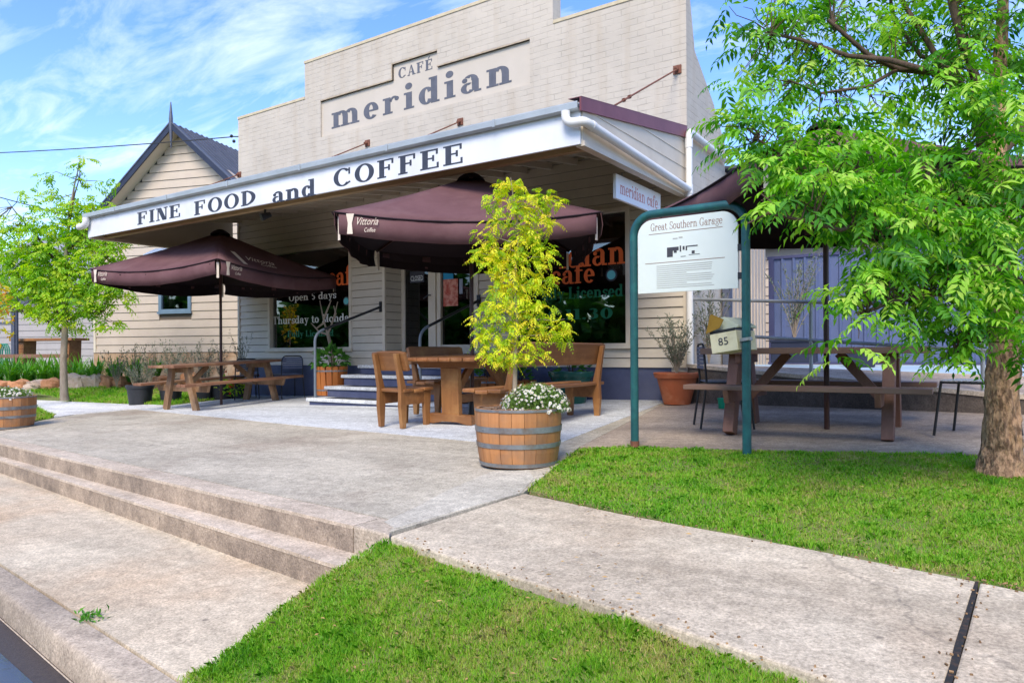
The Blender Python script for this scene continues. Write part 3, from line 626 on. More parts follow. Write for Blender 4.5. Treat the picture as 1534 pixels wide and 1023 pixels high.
mb = MB(); mb.add([a, b, b + kn * 7 + Vector((0, 0, 0.05)), a + kn * 7 + Vector((0, 0, 0.05))], [(0, 1, 2, 3)]); tag(mb.build('road', M_asph), kind='structure')
M_water = mat('gutter_water', (0.035, 0.03, 0.026), (0.06, 0.05, 0.04), rough=0.07, scale=2, spec=0.6, bump=0.0015, bscale=9)
mb = MB(); wa = []
for i in range(25):
    t = Lk * i / 24; wa.append((t, 0.16 + 0.03 * math.sin(t * 5.1) + 0.02 * math.sin(t * 11.3)))
vs = [kpt(Q0x, t, o_, -0.134) for t, o_ in wa] + [kpt(Q0x, t, 1.15 + 0.1 * math.sin(t * 3), -0.134) for t, o_ in wa]
mb.add(vs, [(i, i + 1, 25 + i + 1, 25 + i) for i in range(24)]); tag(mb.build('gutter_water', M_water), kind='structure')
mb = MB(); mb.tube([kpt(Q0x, Lk * i / 20, 0.045, -0.136) for i in range(21)], 0.0035, n=5); tag(mb.build('gutter_joint', M_kerbtop), kind='structure')
# pale slab in front of the shop (4 mm proud of the forecourt)
gslab('shopfront_slab', None, 0, M_slab, thick=0.012, world_pts=[PG(205, 613, 0.004), PG(300, 622, 0.004), PG(440, 636, 0.004), PG(575, 648, 0.004), PG(712, 661, 0.004), PG(843, 661, 0.004), PG(1001, 600, 0.004), onplane(Vector((-3.32, 9.25, 0)), 0.004), onplane(Vector((-12.98, 9.25, 0)), 0.004), PG(248, 607, 0.004)])
gslab('forecourt', None, 0, concmat('pale_patch_concrete', (0.55, 0.51, 0.42), (0.45, 0.41, 0.335), (0.36, 0.31, 0.245)), thick=0.01, world_pts=[PG(592, 791, 0.003), PG(780, 738, 0.003), PG(800, 716, 0.003), PG(790, 700, 0.003), PG(742, 704, 0.003), PG(712, 716, 0.003), PG(668, 735, 0.003), PG(628, 757, 0.003), PG(575, 781, 0.003)])
# patio right
gslab('patio', None, 0, M_patio, world_pts=[PG(868.6, 669), PG(1004.6, 600), onplane(Vector((-3.29, 9.3, 0))), PG(1110, 590), PG(1480, 600), PG(1750, 635), PG(1750, 692), PG(1400, 678), PG(1120, 673), PG(950, 667)])
# white path and lawn pieces on the left
gslab('side_path', None, 0, M_path, thick=0.2, world_pts=[PG(47, 598, 0.01), PG(170, 604, 0.01), PG(252, 606, 0.01), PG(243, 608.5, 0.01), PG(110, 620.5, 0.01), PG(82, 625, 0.01), PG(45, 615, 0.01), PG(-20, 606, 0.01), PG(-200, 600, 0.01), PG(-200, 590, 0.01)])
# footpath: two bays with an open joint
gslab('footpath', None, 0, M_conc2, bevel=0.01, world_pts=[PG(584.5, 802.5, 0.004), PG(786, 738.5, 0.004), PG(930, 769, 0.004), PG(1100, 800, 0.004), PG(1464, 870, 0.002), PG(1441, 945, 0.002), PG(1415, 1030, 0.002), PG(1373, 1130, 0.002), PG(1250, 1020, 0.004), PG(1040, 950, 0.004), PG(830, 882, 0.004), PG(700, 842, 0.004), PG(640, 822, 0.004)])
gslab('footpath', None, 0, M_conc2, bevel=0.01, world_pts=[PG(1468, 871, 0.004), PG(1534, 885, 0.004), PG(1900, 955, 0.004), PG(2200, 1500, 0.004), PG(1700, 1400, 0.004), PG(1380, 1130, 0.004), PG(1424, 1030, 0.004), PG(1449, 945, 0.004)])
jl = [(1462, 870), (1455, 893), (1447, 918), (1438, 945), (1431, 968), (1424, 994), (1412, 1030), (1393, 1078), (1370, 1130)]
random.seed(3)
lf = [PG(x - 0.5 - random.uniform(0, 2.2), y, 0.0035) for x, y in jl]; rt = [PG(x + w_ + random.uniform(0, 3), y, 0.0035) for (x, y), w_ in zip(jl, (3, 4, 6, 8, 9, 10, 10, 11, 11))]
gslab('expansion_joint', None, 0, mat('joint_filler', (0.02, 0.02, 0.02), (0.09, 0.05, 0.03), rough=0.9, scale=40, ramp=(0.5, 0.7)), thick=0.3, world_pts=lf + list(reversed(rt)))
random.seed(7)
mb = MB()
pts = [PG(1181, 905 + i * 11.5, 0.0045) + Vector((0.012 * math.sin(i * 1.7) + 0.006 * math.sin(i * 4.1), 0, 0)) for i in range(11)]

# ---- grass areas: soil sheet + blades ('stuff')
def inpoly(x, y, poly):
    r = np.zeros(len(x), bool); n = len(poly); j = n - 1
    for i in range(n):
        xi, yi = poly[i]; xj, yj = poly[j]
        c = ((yi > y) != (yj > y)) & (x < (xj - xi) * (y - yi) / (yj - yi + 1e-12) + xi); r ^= c; j = i
    return r
def vnoise(x, y, s, seed):
    r = np.random.default_rng(seed); g_ = r.uniform(0, 1, (64, 64)); x = x / s; y = y / s
    xi = np.floor(x).astype(int); yi = np.floor(y).astype(int); fx = x - xi; fy = y - yi; fx = fx * fx * (3 - 2 * fx); fy = fy * fy * (3 - 2 * fy)
    G = lambda a, b: g_[a % 64, b % 64]
    return (G(xi, yi) * (1 - fx) + G(xi + 1, yi) * fx) * (1 - fy) + (G(xi, yi + 1) * (1 - fx) + G(xi + 1, yi + 1) * fx) * fy
M_blade = leafmat('grass_blades', [(0.50, 0.42, 0.17), (0.34, 0.46, 0.06), (0.24, 0.50, 0.03), (0.17, 0.43, 0.025), (0.07, 0.25, 0.015)], trans=0.4)
def grass(name, poly, zf, near=9000, h=0.035, falloff=2.2, maxd=None, soil=True, hn=0.5, wpx=1.0, edge=0.10):
    xs = [p[0] for p in poly]; ys = [p[1] for p in poly]
    if soil:
        nx = 70; gx = np.linspace(min(xs), max(xs), nx); gy = np.linspace(min(ys), max(ys), nx)
        X, Y = np.meshgrid(gx, gy); Z = zf(X.ravel(), Y.ravel()) + 0.012 * (vnoise(X.ravel(), Y.ravel(), 0.25, 3) - 0.5)
        mb = MB(); ins = inpoly(X.ravel(), Y.ravel(), poly); bm = bmesh.new()
        vs = [bm.verts.new((px_, py_, 0)) for px_, py_ in poly]; f_ = bm.faces.new(vs)
        bmesh.ops.triangulate(bm, faces=[f_]); 
        for _ in range(5):
            bmesh.ops.subdivide_edges(bm, edges=[e for e in bm.edges if e.calc_length() > 0.22], cuts=1, use_grid_fill=True)
            bmesh.ops.triangulate(bm, faces=[f for f in bm.faces if len(f.verts) > 4])
        for v in bm.verts: v.co.z = float(zf(np.array([v.co.x]), np.array([v.co.y]))[0]) + 0.012 * (float(vnoise(np.array([v.co.x]), np.array([v.co.y]), 0.25, 3)[0]) - 0.5)
        edges = [e for e in bm.edges if len(e.link_faces) == 1]
        ex = bmesh.ops.extrude_edge_only(bm, edges=edges)
        for v in [q for q in ex['geom'] if isinstance(q, bmesh.types.BMVert)]: v.co.z -= 0.3
        bmesh.ops.recalc_face_normals(bm, faces=bm.faces)
        me = bpy.data.meshes.new(name + '_soil'); bm.to_mesh(me); bm.free(); me.materials.append(M_lawn)
        so_ = bpy.data.objects.new('lawn_soil', me); COL.objects.link(so_); tag(so_, kind='structure')
    area = 0.5 * abs(sum(xs[i] * ys[(i + 1) % len(xs)] - xs[(i + 1) % len(xs)] * ys[i] for i in range(len(xs))))
    bb = (max(xs) - min(xs)) * (max(ys) - min(ys)); n = int(near * bb)
    x = rng.uniform(min(xs), max(xs), n); y = rng.uniform(min(ys), max(ys), n)
    jx = x + rng.normal(0, 0.012, n); jy = y + rng.normal(0, 0.012, n)
    ej = vnoise(x, y, 0.07, 21) * 0.6 + vnoise(x, y, 0.2, 22) * 0.6 - 0.6; k = inpoly(x + ej * edge, y + ej * edge * 0.7, poly) | inpoly(x - ej * edge, y + ej * edge, poly); dist = np.hypot(x, y); f = np.array([-math.sin(YAW), math.cos(YAW)]); dep = x * f[0] + y * f[1]; lat = x * f[1] - y * f[0]
    vis = (dep > 0.9) & (np.abs(lat) < dep * 0.80 + 0.25)
    keep = k & vis & (rng.uniform(0, 1, n) < np.clip((falloff / np.maximum(dep, 0.5)) ** 1.6, 0.04, 1))
    dry = vnoise(x, y, 0.22, 5) * 0.55 + vnoise(x, y, 0.06, 6) * 0.3 + vnoise(x, y, 0.9, 15) * 0.3; bare = vnoise(x, y, 0.16, 8) * vnoise(x, y, 0.5, 9)
    keep &= rng.uniform(0, 1, n) > np.clip((bare - 0.5) * 2.0, 0, 0.5)
    x, y, dep, dry = jx[keep], jy[keep], dep[keep], dry[keep]; n = len(x)
    tall = vnoise(x, y, 0.3, 11); tuft = np.clip(vnoise(x, y, 0.11, 31) * 1.4 - 0.75, 0, 1) * 1.6; hh = h * (0.5 + hn * tall + tuft + rng.uniform(0, 0.7, n)); wd = np.maximum(0.0022, dep * 0.0011 * wpx) * rng.uniform(0.7, 1.4, n)
    az = rng.uniform(0, 2 * np.pi, n); lean = rng.uniform(0.1, 1.0, n) * hh; la = rng.uniform(0, 2 * np.pi, n) 
    z0 = zf(x, y) - 0.006; s = np.stack([np.cos(az), np.sin(az), 0 * az], 1) * wd[:, None]; ld = np.stack([np.cos(la) * lean, np.sin(la) * lean, 0 * la], 1)
    b = np.stack([x, y, z0], 1); m = b + ld * 0.35 + np.array([0, 0, 1]) * (hh * 0.6)[:, None]; t = b + ld + np.array([0, 0, 1]) * (hh * (1 - 0.35 * lean / hh))[:, None]
    q = np.stack([b - s * 0.5, b + s * 0.5, m + s * 0.42, t, m - s * 0.42], 1)
    c = np.clip(0.02 + 0.85 * (1 - dry) + tuft * 0.25 + rng.normal(0, 0.2, n), 0, 1)
    o = leafmesh(name, M_blade, None, q, c); tag(o, kind='stuff'); return o
zflat = lambda off: (lambda x, y: GA + GB * x + GC * y + off)
xy = lambda px, py, off=0.0: tuple(PG(px, py, off))[:2]
verge = [xy(793, 734), xy(830, 703), xy(868, 671), xy(950, 668), xy(1120, 673.5), xy(1400, 679), xy(1750, 693), xy(2000, 975), xy(1534, 882), xy(1300, 836), xy(1100, 797), xy(960, 771), xy(860, 750)]
# crumbs of dirt, bark and dry leaf along the lawn edges
def litter(name, lines, n, m, sz=0.006):
    mb = MB()
    for _ in range(n):
        a, b = random.choice(lines); f = random.random(); p = a.lerp(b, f) + Vector((random.gauss(0, 0.03), random.gauss(0, 0.03), 0)); p.z = zg(p.x, p.y) + 0.006
        M_ = Matrix.Translation(p) @ Matrix.Rotation(random.uniform(0, 6.28), 4, 'Z') @ Matrix.Rotation(random.uniform(-0.5, 0.5), 4, 'X'); l = random.uniform(0.4, 1.7) * sz; mb.box(-l, l, -l * 0.5, l * 0.5, -0.002, 0.003, M=M_)
    tag(mb.build(name, m), 'crumbs of dirt and dry leaf along the lawn edges', 'litter', kind='stuff')
M_lit = mat('dry_litter', (0.20, 0.11, 0.05), (0.34, 0.22, 0.11), rough=0.9, scale=30, rnd=0.5)
fe = [PG(x, y) for x, y in ((793, 738), (860, 753), (960, 773), (1100, 800), (1300, 839), (1462, 870), (1534, 885))]; ne = [PG(x, y) for x, y in ((600, 806), (700, 842), (830, 883), (1040, 951), (1240, 1016))]
litter('leaf_litter', [(fe[i], fe[i + 1]) for i in range(6)] + [(ne[i], ne[i + 1]) for i in range(4)] + [(PG(1461, 872), PG(1415, 1020))] * 1, 260, M_lit, sz=0.0035)
tag(grass('grass', verge, zflat(-0.008), near=30000, h=0.024), 'green verge lawn around the sign posts and the tree foot', 'grass')
pa, pb = PG(583, 806), PG(1250, 1023); pdv = Vector((pb.x - pa.x, pb.y - pa.y, 0)).normalized(); pnv = Vector((pdv.y, -pdv.x, 0))
def zfore(x, y):
    d = (x - pa.x) * pnv.x + (y - pa.y) * pnv.y
    return GA + GB * x + GC * y - 0.035 - 0.21 * np.clip(d / 0.9, 0, 1) ** 1.2
fore = [xy(588, 812, -0.02), xy(640, 825), xy(700, 845), xy(830, 886), xy(1040, 954), xy(1250, 1026), xy(1500, 1115), xy(1400, 1500, -0.2), xy(700, 1400, -0.24), xy(200, 1130, -0.24), xy(283, 1030, -0.25), xy(345, 978, -0.24), xy(420, 930, -0.22), xy(492, 893, -0.2), xy(525, 862, -0.14), xy(553, 845, -0.10), xy(575, 822, -0.07)]
tag(grass('grass', fore, zfore, near=40000, h=0.024, falloff=2.6), 'bright green grass in front of the footpath beside the steps', 'grass')
wedge = [xy(30, 613), xy(47, 612), xy(82, 625.5), xy(45, 633), xy(20, 637)]
tag(grass('grass', wedge, zflat(0.012), near=5000, h=0.06, falloff=8, soil=True, wpx=0.8), 'small wedge of grass between the left barrel and the white path', 'grass')
# left lawn: rises from the path to the rock edging
LB = [P(-160, 586, 17.2), P(0, 585, 17.2), P(110, 584, 17.2), P(160, 585, 16.6), P(230, 583, 16.2), P(300, 577, 16.0), P(362, 570, 15.2)]
LF = [PG(-160, 590, 0.012), PG(0, 596, 0.012), PG(80, 600, 0.012), PG(120, 602, 0.012), PG(190, 605, 0.012), PG(252, 607, 0.012), PG(362, 594, 0.012)]
A_ = np.array([list(p) for p in LB + LF]); kz = float(np.mean([(p.z - zg(p.x, p.y)) / max(0.3, (-math.sin(YAW) * p.x + math.cos(YAW) * p.y) - 15.2) for p in LB[:5]]))
zl = lambda x, y: GA + GB * x + GC * y + 0.012 + kz * np.clip((-math.sin(YAW) * x + math.cos(YAW) * y) - 15.2, 0, 2.2)
lawn = [(p.x, p.y) for p in LB] + [(p.x, p.y) for p in reversed(LF)]
tag(grass('grass', lawn, zl, near=1500, h=0.06, falloff=16, wpx=0.6), 'mown lawn between the white path and the rock edging', 'grass')

# ================================================================= CAFE BUILDING
XL, XR, YF, YA = -12.9, -3.34, 9.1, 6.22
cafe = thing('cafe_building', 'cream painted brick and weatherboard cafe with stepped parapet and white lettered awning', 'building', (-8.1, YF, 0.1))
def bp(name, mb, m, **k): return mb.build(name, m, cafe, world=True, **k)
ZB, ZS, ZH, ZT, ZP1, ZP2 = 0.645, 0.95, 2.87, 3.66, 5.69, 6.36
EX = 0.135
def boards(mb, u0, u1, z0, z1, fn, ex=EX, base=0.645, lip=0.022, gap=0.009):
    k = math.floor((z0 - base) / ex + 1e-6)
    while base + k * ex < z1 - 1e-4:
        zl0, zh0 = base + k * ex, base + (k + 1) * ex; a, b = max(z0, zl0), min(z1, zh0)
        if b >= zh0 - 1e-5: b = b - gap
        if b <= a + 0.004: k += 1; continue
        oa = lip * (1 - (a - zl0) / ex); ob = lip * (1 - (b - zl0) / ex) + 0.001
        vs = [fn(u0, oa, a), fn(u1, oa, a), fn(u1, ob, b), fn(u0, ob, b), fn(u0, -0.012, a), fn(u1, -0.012, a), fn(u1, -0.012, b), fn(u0, -0.012, b)]
        mb.add(vs, [(0, 1, 2, 3), (0, 4, 5, 1), (1, 5, 6, 2), (0, 3, 7, 4), (2, 6, 7, 3)]); k += 1
ff = lambda u, o, z: Vector((u, YF - o, z))
# window and door openings on the front
YR_ = 9.5; W1 = (-11.95, -9.60); W2 = (-6.16, -4.16); EN = (-8.78, -6.80)
mb = MB()
for u0, u1, z0, z1 in [(XL, W1[0], ZB, ZT), (W1[0], W1[1], ZB, ZS), (W1[0], W1[1], ZH, ZT), (W1[1], EN[0], ZB, ZT), (EN[0], EN[1], ZH, ZT), (EN[1], W2[0], ZB, ZT), (W2[0], W2[1], ZB, ZS), (W2[0], W2[1], ZH, ZT), (W2[1], XR, ZB, ZT)]:
    boards(mb, u0, u1, z0, z1, ff)
bp('weatherboards', mb, M_cream, fix=False)
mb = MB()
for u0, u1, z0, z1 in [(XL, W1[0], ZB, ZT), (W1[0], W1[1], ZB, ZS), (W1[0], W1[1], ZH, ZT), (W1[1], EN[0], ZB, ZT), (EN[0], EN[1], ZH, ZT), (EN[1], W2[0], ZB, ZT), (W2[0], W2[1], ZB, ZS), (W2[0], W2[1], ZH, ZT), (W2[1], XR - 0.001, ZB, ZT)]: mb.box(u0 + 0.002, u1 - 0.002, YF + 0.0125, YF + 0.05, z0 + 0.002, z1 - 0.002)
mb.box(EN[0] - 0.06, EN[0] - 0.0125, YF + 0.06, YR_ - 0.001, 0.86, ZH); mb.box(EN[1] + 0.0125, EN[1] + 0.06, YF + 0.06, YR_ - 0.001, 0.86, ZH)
bp('board_shade_backing', mb, M_jointshade)  # dark backing added so the joints read as shadow lines
# recess returns (boards) and floor, corner trims
mb = MB(); YR = 9.5
boards(mb, YF + 0.0, YR, 0.85, ZH, lambda u, o, z: Vector((EN[0] + o * 0.6, u, z)))
bp('entry_return_boards', mb, M_cream, fix=True); mb = MB()
boards(mb, YF, YR, 0.85, ZH, lambda u, o, z: Vector((EN[1] - o * 0.6, u, z)))
bp('entry_return_boards', mb, M_cream, fix=True)
mb = MB(); mb.box(EN[0] - 0.05, EN[0] + 0.012, YF - 0.03, YF + 0.01, 0.62, ZH); mb.box(EN[1] - 0.012, EN[1] + 0.05, YF - 0.03, YF + 0.01, 0.62, ZH)
mb.box(XL - 0.01, XL + 0.05, YF - 0.032, YF, ZB, ZT); mb.box(XR - 0.05, XR + 0.012, YF - 0.032, YF, ZB, ZT)
bp('corner_trim', mb, M_trim)
mb = MB(); mb.box(EN[0], EN[1], YF - 0.02, YR + 0.1, 0.5, 0.85); bp('door_threshold', mb, M_slab)
# painted base
mb = MB(); mb.box(XL, EN[0] - 0.45, YF + 0.008, YF + 0.2, -0.6, ZB - 0.002); mb.box(EN[0] - 0.45, EN[1] + 0.3, YF + 0.01, YF + 0.2, -0.6, 0.55); mb.box(EN[1] + 0.3, XR, YF + 0.008, YF + 0.2, -0.6, ZB - 0.002)
mb.box(XR + 0.002, XR + 0.02, YF + 0.008, 10.6, -0.4, ZB)
bp('painted_base', mb, M_blue)
# structural walls behind the boards (side walls, brick parapet)
px1, px2, px3, px4 = -10.50, -8.99, -7.955, -5.765      # recessed name panel, from the photograph
def fx(px, Y=YF): return PY(px, 300, Y).x
px1, px2, px3, px4 = fx(481), fx(589), fx(656), fx(795)
zlo, zup, zbot = PY(481, 152).z, PY(589, 97).z, PY(481, 206).z
CL, CR = -10.84, -5.37
mb = MB()
def brick(x0, x1, z0, z1): mb.box(x0, x1, YF, YF + 0.23, z0, z1)
brick(XL, CL, ZT, ZP1); brick(CL, px1, ZT, ZP2); brick(px1, px4, ZT, zbot); brick(px1, px2, zlo, ZP2); brick(px2, px3, zup, ZP2); brick(px3, px4, zlo, ZP2); brick(px4, CR, ZT, ZP2); brick(CR, XR - 0.23, ZT, ZP1)
# right side wall with its raking top, left side wall
prof = [(YF, 0.0), (YF, ZP1), (9.22, ZP1), (9.42, 4.92), (10.2, 4.42), (10.66, 4.0), (10.7, 3.95), (10.7, 0.0)]
mb.prism([Vector((XR, y, z)) for y, z in prof], (-0.23, 0, 0))
mb.prism([Vector((XL, y, z)) for y, z in [(YF + 0.001, 0), (YF + 0.001, ZP1 - 0.001), (9.4, 4.9), (10.7, 4.0), (16, 3.9), (16, 0)]], (0.23, 0, 0))
bp('brick_parapet', mb, M_brick)
mb = MB(); mb.box(px1 - 0.02, px4 + 0.02, YF + 0.035, YF + 0.2, zbot - 0.02, zup + 0.02); bp('name_panel', mb, M_panel)
mb = MB()   # thin weathered edge line above the panel
for a, b, z in ((px1, px2, zlo), (px2, px3, zup), (px3, px4, zlo)): mb.box(a, b, YF - 0.006, YF + 0.03, z, z + 0.022)
mb.box(px2 - 0.022, px2, YF - 0.006, YF + 0.03, zlo + 0.022, zup + 0.022)
bp('panel_edge_moulding', mb, mat('weathered_edge', (0.30, 0.23, 0.15), (0.42, 0.35, 0.26), rough=0.8, scale=12))
mb = MB(); 
for a, b, z in ((XL - 0.01, CL, ZP1), (CL - 0.01, CR + 0.01, ZP2), (CR + 0.01, XR + 0.01, ZP1)): mb.box(a, b, YF - 0.012, YF + 0.25, z, z + 0.05)
bp('parapet_coping', mb, mat('lichened_cap', (0.56, 0.48, 0.33), (0.47, 0.40, 0.27), rough=0.85, scale=8))
# rear wing and roof
mb = MB(); mb.box(-3.55, XR - 0.01, 10.71, 13.0, 0.0, 3.55)
for k in range(12): mb.box(XR - 0.01, XR + 0.008, 10.75 + k * 0.19, 10.765 + k * 0.19, 0.6, 3.5)
bp('rear_wing_wall', mb, M_cream2)
mb = MB(); mb.prism([Vector((XL, 9.3, 4.5)), Vector((XR - 0.2, 9.3, 4.5)), Vector((XR - 0.2, 10.7, 3.9)), Vector((XL, 16, 3.7))], (0, 0, -0.05))
mb.prism([Vector((-8, 10.71, 3.9)), Vector((XR + 0.25, 10.71, 3.62)), Vector((XR + 0.25, 13.1, 3.62)), Vector((-8, 13.1, 3.9))], (0, 0, -0.04)); bp('roof', mb, M_roofg)
mb = MB(); mb.box(XR + 0.2, XR + 0.32, 10.72, 13.1, 3.5, 3.60); bp('rear_gutter', mb, M_gutter)
mb = MB(); mb.box(XR + 0.03, XR + 0.13, 10.45, 10.6, 0.5, 3.3); bp('side_post', mb, M_slate)
# interior
mb = MB(); Yb = 13.0
mb.box(XL + 0.3, -3.6, Yb, Yb + 0.05, 0.5, 3.4); mb.box(XL + 0.25, XL + 0.3, YF + 0.2, Yb, 0.5, 3.4); mb.box(-3.62, -3.58, YF + 0.2, Yb, 0.5, 3.4); mb.box(XL + 0.3, -3.6, YF + 0.25, Yb, 0.45, 0.5); mb.box(XL + 0.3, -3.6, YF + 0.25, Yb, 3.4, 3.45)
bp('interior', mb, M_inner)
M_pale = plain('pale_crockery', (0.6, 0.58, 0.52)); M_warm = plain('warm_frame', (0.45, 0.22, 0.08))
mb = MB()
for i, (x, z, w_, h_) in enumerate(((-11.2, 1.9, 0.5, 0.4), (-10.5, 2.1, 0.35, 0.5), (-9.9, 1.8, 0.3, 0.3), (-5.9, 2.0, 0.5, 0.35), (-5.2, 1.8, 0.3, 0.45), (-4.7, 2.1, 0.35, 0.3), (-7.6, 2.0, 0.3, 0.4))): mb.box(x, x + w_, Yb - 0.04, Yb - 0.005, z, z + h_)
bp('interior_picture', mb, M_warm)
mb = MB()
for x in (-11.3, -11.05, -10.6, -10.3, -9.9, -5.9, -5.6, -5.3, -4.95, -4.7): mb.lathe([(0.03, 0), (0.045, 0.10), (0.04, 0.10), (0.02, 0.01)], n=10, c=(x, YF + 1.0 + 0.3 * math.sin(x * 9), 1.275 if x > -8 else 1.30))
mb.box(-11.5, -9.7, YF + 0.8, YF + 1.6, 1.25, 1.295); bp('interior_crockery', mb, M_pale)
mb = MB(); mb.box(-11.75, -11.4, YF + 0.3, YF + 0.34, 0.96, 2.8); mb.box(-4.62, -4.2, YF + 0.3, YF + 0.34, 0.96, 2.8); mb.box(-5.6, -4.6, YF + 0.9, YF + 1.6, 1.22, 1.27); mb.box(-11.3, -10.2, YF + 1.2, YF + 1.6, 1.3, 1.6)
bp('interior_timber', mb, M_innerwood)
# a chair back seen inside the right hand window
mb = MB()
for x in (-5.05, -4.62): mb.tube([(x, YF + 0.55, 0.5), (x, YF + 0.55, 1.42)], 0.02, n=6)
for z in (1.4, 1.28, 1.16): mb.bar((-5.05, YF + 0.55, z), (-4.62, YF + 0.55, z), 0.02, 0.05)
bp('interior_chair_back', mb, M_innerwood)
# windows
def window(x0, x1, z0, z1, y=YF):
    mb = MB(); fw = 0.06
    mb.box(x0, x0 + fw, y - 0.03, y + 0.12, z0, z1); mb.box(x1 - fw, x1, y - 0.03, y + 0.12, z0, z1); mb.box(x0 + fw, x1 - fw, y - 0.03, y + 0.12, z1 - fw, z1); mb.box(x0 + fw, x1 - fw, y - 0.028, y + 0.12, z0, z0 + 0.03)
    wdw = bp('window', mb, M_trim, bevel=0.004)
    mb = MB(); mb.box(x0 - 0.03, x1 + 0.03, y - 0.07, y - 0.031, z0 - 0.045, z0 + 0.005); mb.build('sill', M_trim, wdw, world=True)
    mb = MB(); mb.box(x0 + fw, x1 - fw, y + 0.06, y + 0.068, z0 + 0.03, z1 - fw); mb.build('pane', M_glass, wdw, world=True)
    return wdw
win1 = window(*W1, ZS, ZH); win2 = window(*W2, ZS, ZH)
GY = YF + 0.06
def glz(px, py): return PY(px, py, GY)
def onglass(name, text, m, px0, py0, px1_, py1, capH, parent, T=0.2, t=0.075, track=0.02):
    a = glz(px0, py0); b = glz(px1_, py1); z = (a.z + b.z) / 2
    lettering(name, text, m, parent, (a.x, GY, z), (1, 0, 0), (0, 0, 1), b.x - a.x, capH, T=T, t=t, track=track)
onglass('window_lettering', 'cafe', M_red, 492, 430, 540, 424, 0.36, win1)
onglass('window_lettering', 'Open 5 days', M_vwhite, 433, 452, 504, 446, 0.135, win1, T=0.17)
onglass('window_lettering', 'Thursday to Monday', M_vwhite, 409, 485, 531, 482, 0.15, win1, T=0.17)
onglass('window_lettering', 'Fully Licensed', M_vgreen, 431, 505, 500, 503, 0.12, win1)
mb = MB()
for cx_ in (glz(518, 449),): mb.lathe([(0.0, 0), (0.05, 0.001), (0.062, -0.001)], n=20)
def disc_v(name, c, r, m, parent, n=20):
    mb = MB(); b = [Vector((c.x + r * math.cos(2 * math.pi * k / n), c.y - 0.004, c.z + r * math.sin(2 * math.pi * k / n))) for k in range(n)]
    mb.prism(b, (0, 0.003, 0)); return mb.build(name, m, parent, world=True)
disc_v('round_sticker', glz(519, 451), 0.085, M_darkprint, win1); d2 = glz(519, 451); d2.y -= 0.006; disc_v('round_sticker', d2, 0.062, M_teal, win1)
disc_v('round_sticker', glz(916, 412), 0.09, M_darkprint, win2); d2 = glz(916, 412); d2.y -= 0.006; disc_v('round_sticker', d2, 0.065, M_teal, win2)
onglass('window_lettering', 'meridian', M_red, 764, 412, 938, 391, 0.36, win2, T=0.19)
onglass('window_lettering', 'cafe', M_red, 826, 428, 892, 422, 0.30, win2)
onglass('window_lettering', 'Fully Licensed', M_vgreen, 800, 452, 934, 442, 0.17, win2)
onglass('window_lettering', 'at 11.30', M_vgreen, 800, 484, 920, 473, 0.15, win2)
# entry: door, mullions, sidelight
zt = ZH
mb = MB(); mb.box(EN[0], -8.70, YR, YR + 0.1, 0.85, zt); mb.box(-8.04, -7.97, YR - 0.02, YR + 0.1, 0.85, zt); mb.box(-7.97, -7.93, YR + 0.01, YR + 0.1, 0.85, zt); mb.box(-7.93, -7.86, YR - 0.02, YR + 0.1, 0.85, zt)
mb.box(-7.22, EN[1], YR, YR + 0.1, 0.85, zt); mb.box(-7.86, -7.22, YR, YR + 0.1, 0.85, 1.0); mb.box(EN[0] + 0.08, -7.22, YR, YR + 0.1, zt - 0.06, zt)
mb.box(EN[0], EN[1], YR + 0.02, YR + 0.2, zt, 3.4)
bp('door_frame', mb, M_trim, bevel=0.004)
mb = MB(); mb.box(-8.70, -8.16, YR + 0.03, YR + 0.06, 0.86, zt - 0.06)
M_dglass = glassmat('dark_door_glass', tint=(0.12, 0.12, 0.12), refl=0.8)
door = bp('door', mb, M_dglass)
mb = MB(); mb.box(-8.16, -8.045, YR + 0.015, YR + 0.075, 0.86, zt - 0.061); mb.build('door_stile', M_trim, door, world=True)
mb = MB(); mb.tube([(-8.10, YR + 0.01, 1.86), (-8.10, YR - 0.05, 1.86), (-8.20, YR - 0.07, 1.80)], 0.012, n=6); mb.build('door_handle', M_black, door, world=True)
mb = MB(); x0, x1 = PY(613, 410, YR).x, PY(634, 410, YR).x; z0, z1 = PY(613, 424, YR).z, PY(613, 407, YR).z
mb.box(x0, x1, YR + 0.02, YR + 0.026, z0, z1); sgn = mb.build('closed_sign', M_darkprint, door, world=True)
mb = MB()
for a, b, c, d in ((x0, x1, z0, z0 + 0.012), (x0, x1, z1 - 0.012, z1), (x0, x0 + 0.012, z0, z1), (x1 - 0.012, x1, z0, z1)): mb.box(a, b, YR + 0.014, YR + 0.0185, c, d)
smalltext('closed_lettering', 'CLOSED', M_vwhite, sgn, (x0 + 0.02, YR + 0.0185, z0 + 0.03), (1, 0, 0), (0, 0, 1), x1 - x0 - 0.04, 0.09)
mb = MB(); mb.box(-7.86, -7.22, YR + 0.04, YR + 0.05, 1.0, zt - 0.06); side = bp('sidelight', mb, M_dglass)
def poster(px0, py0, px1_, py1, m, name='poster', y=YR + 0.03):
    a = PY(px0, py0, y); b = PY(px1_, py1, y); mb = MB(); mb.box(a.x, b.x, y, y + 0.004, b.z, a.z); return mb.build(name, m, side, world=True)
p_ = poster(664, 406, 679, 418, plain('blue_notice', (0.02, 0.30, 0.55))); poster(688, 418, 693, 440, plain('grey_notice', (0.3, 0.33, 0.4)))
poster(664, 419, 686, 458, mat('red_pink_poster', (0.65, 0.30, 0.22), (0.45, 0.08, 0.05), scale=12, ramp=(0.4, 0.6)), y=YR + 0.024)
poster(672, 522, 693, 527, M_vwhite, 'letter_plate')
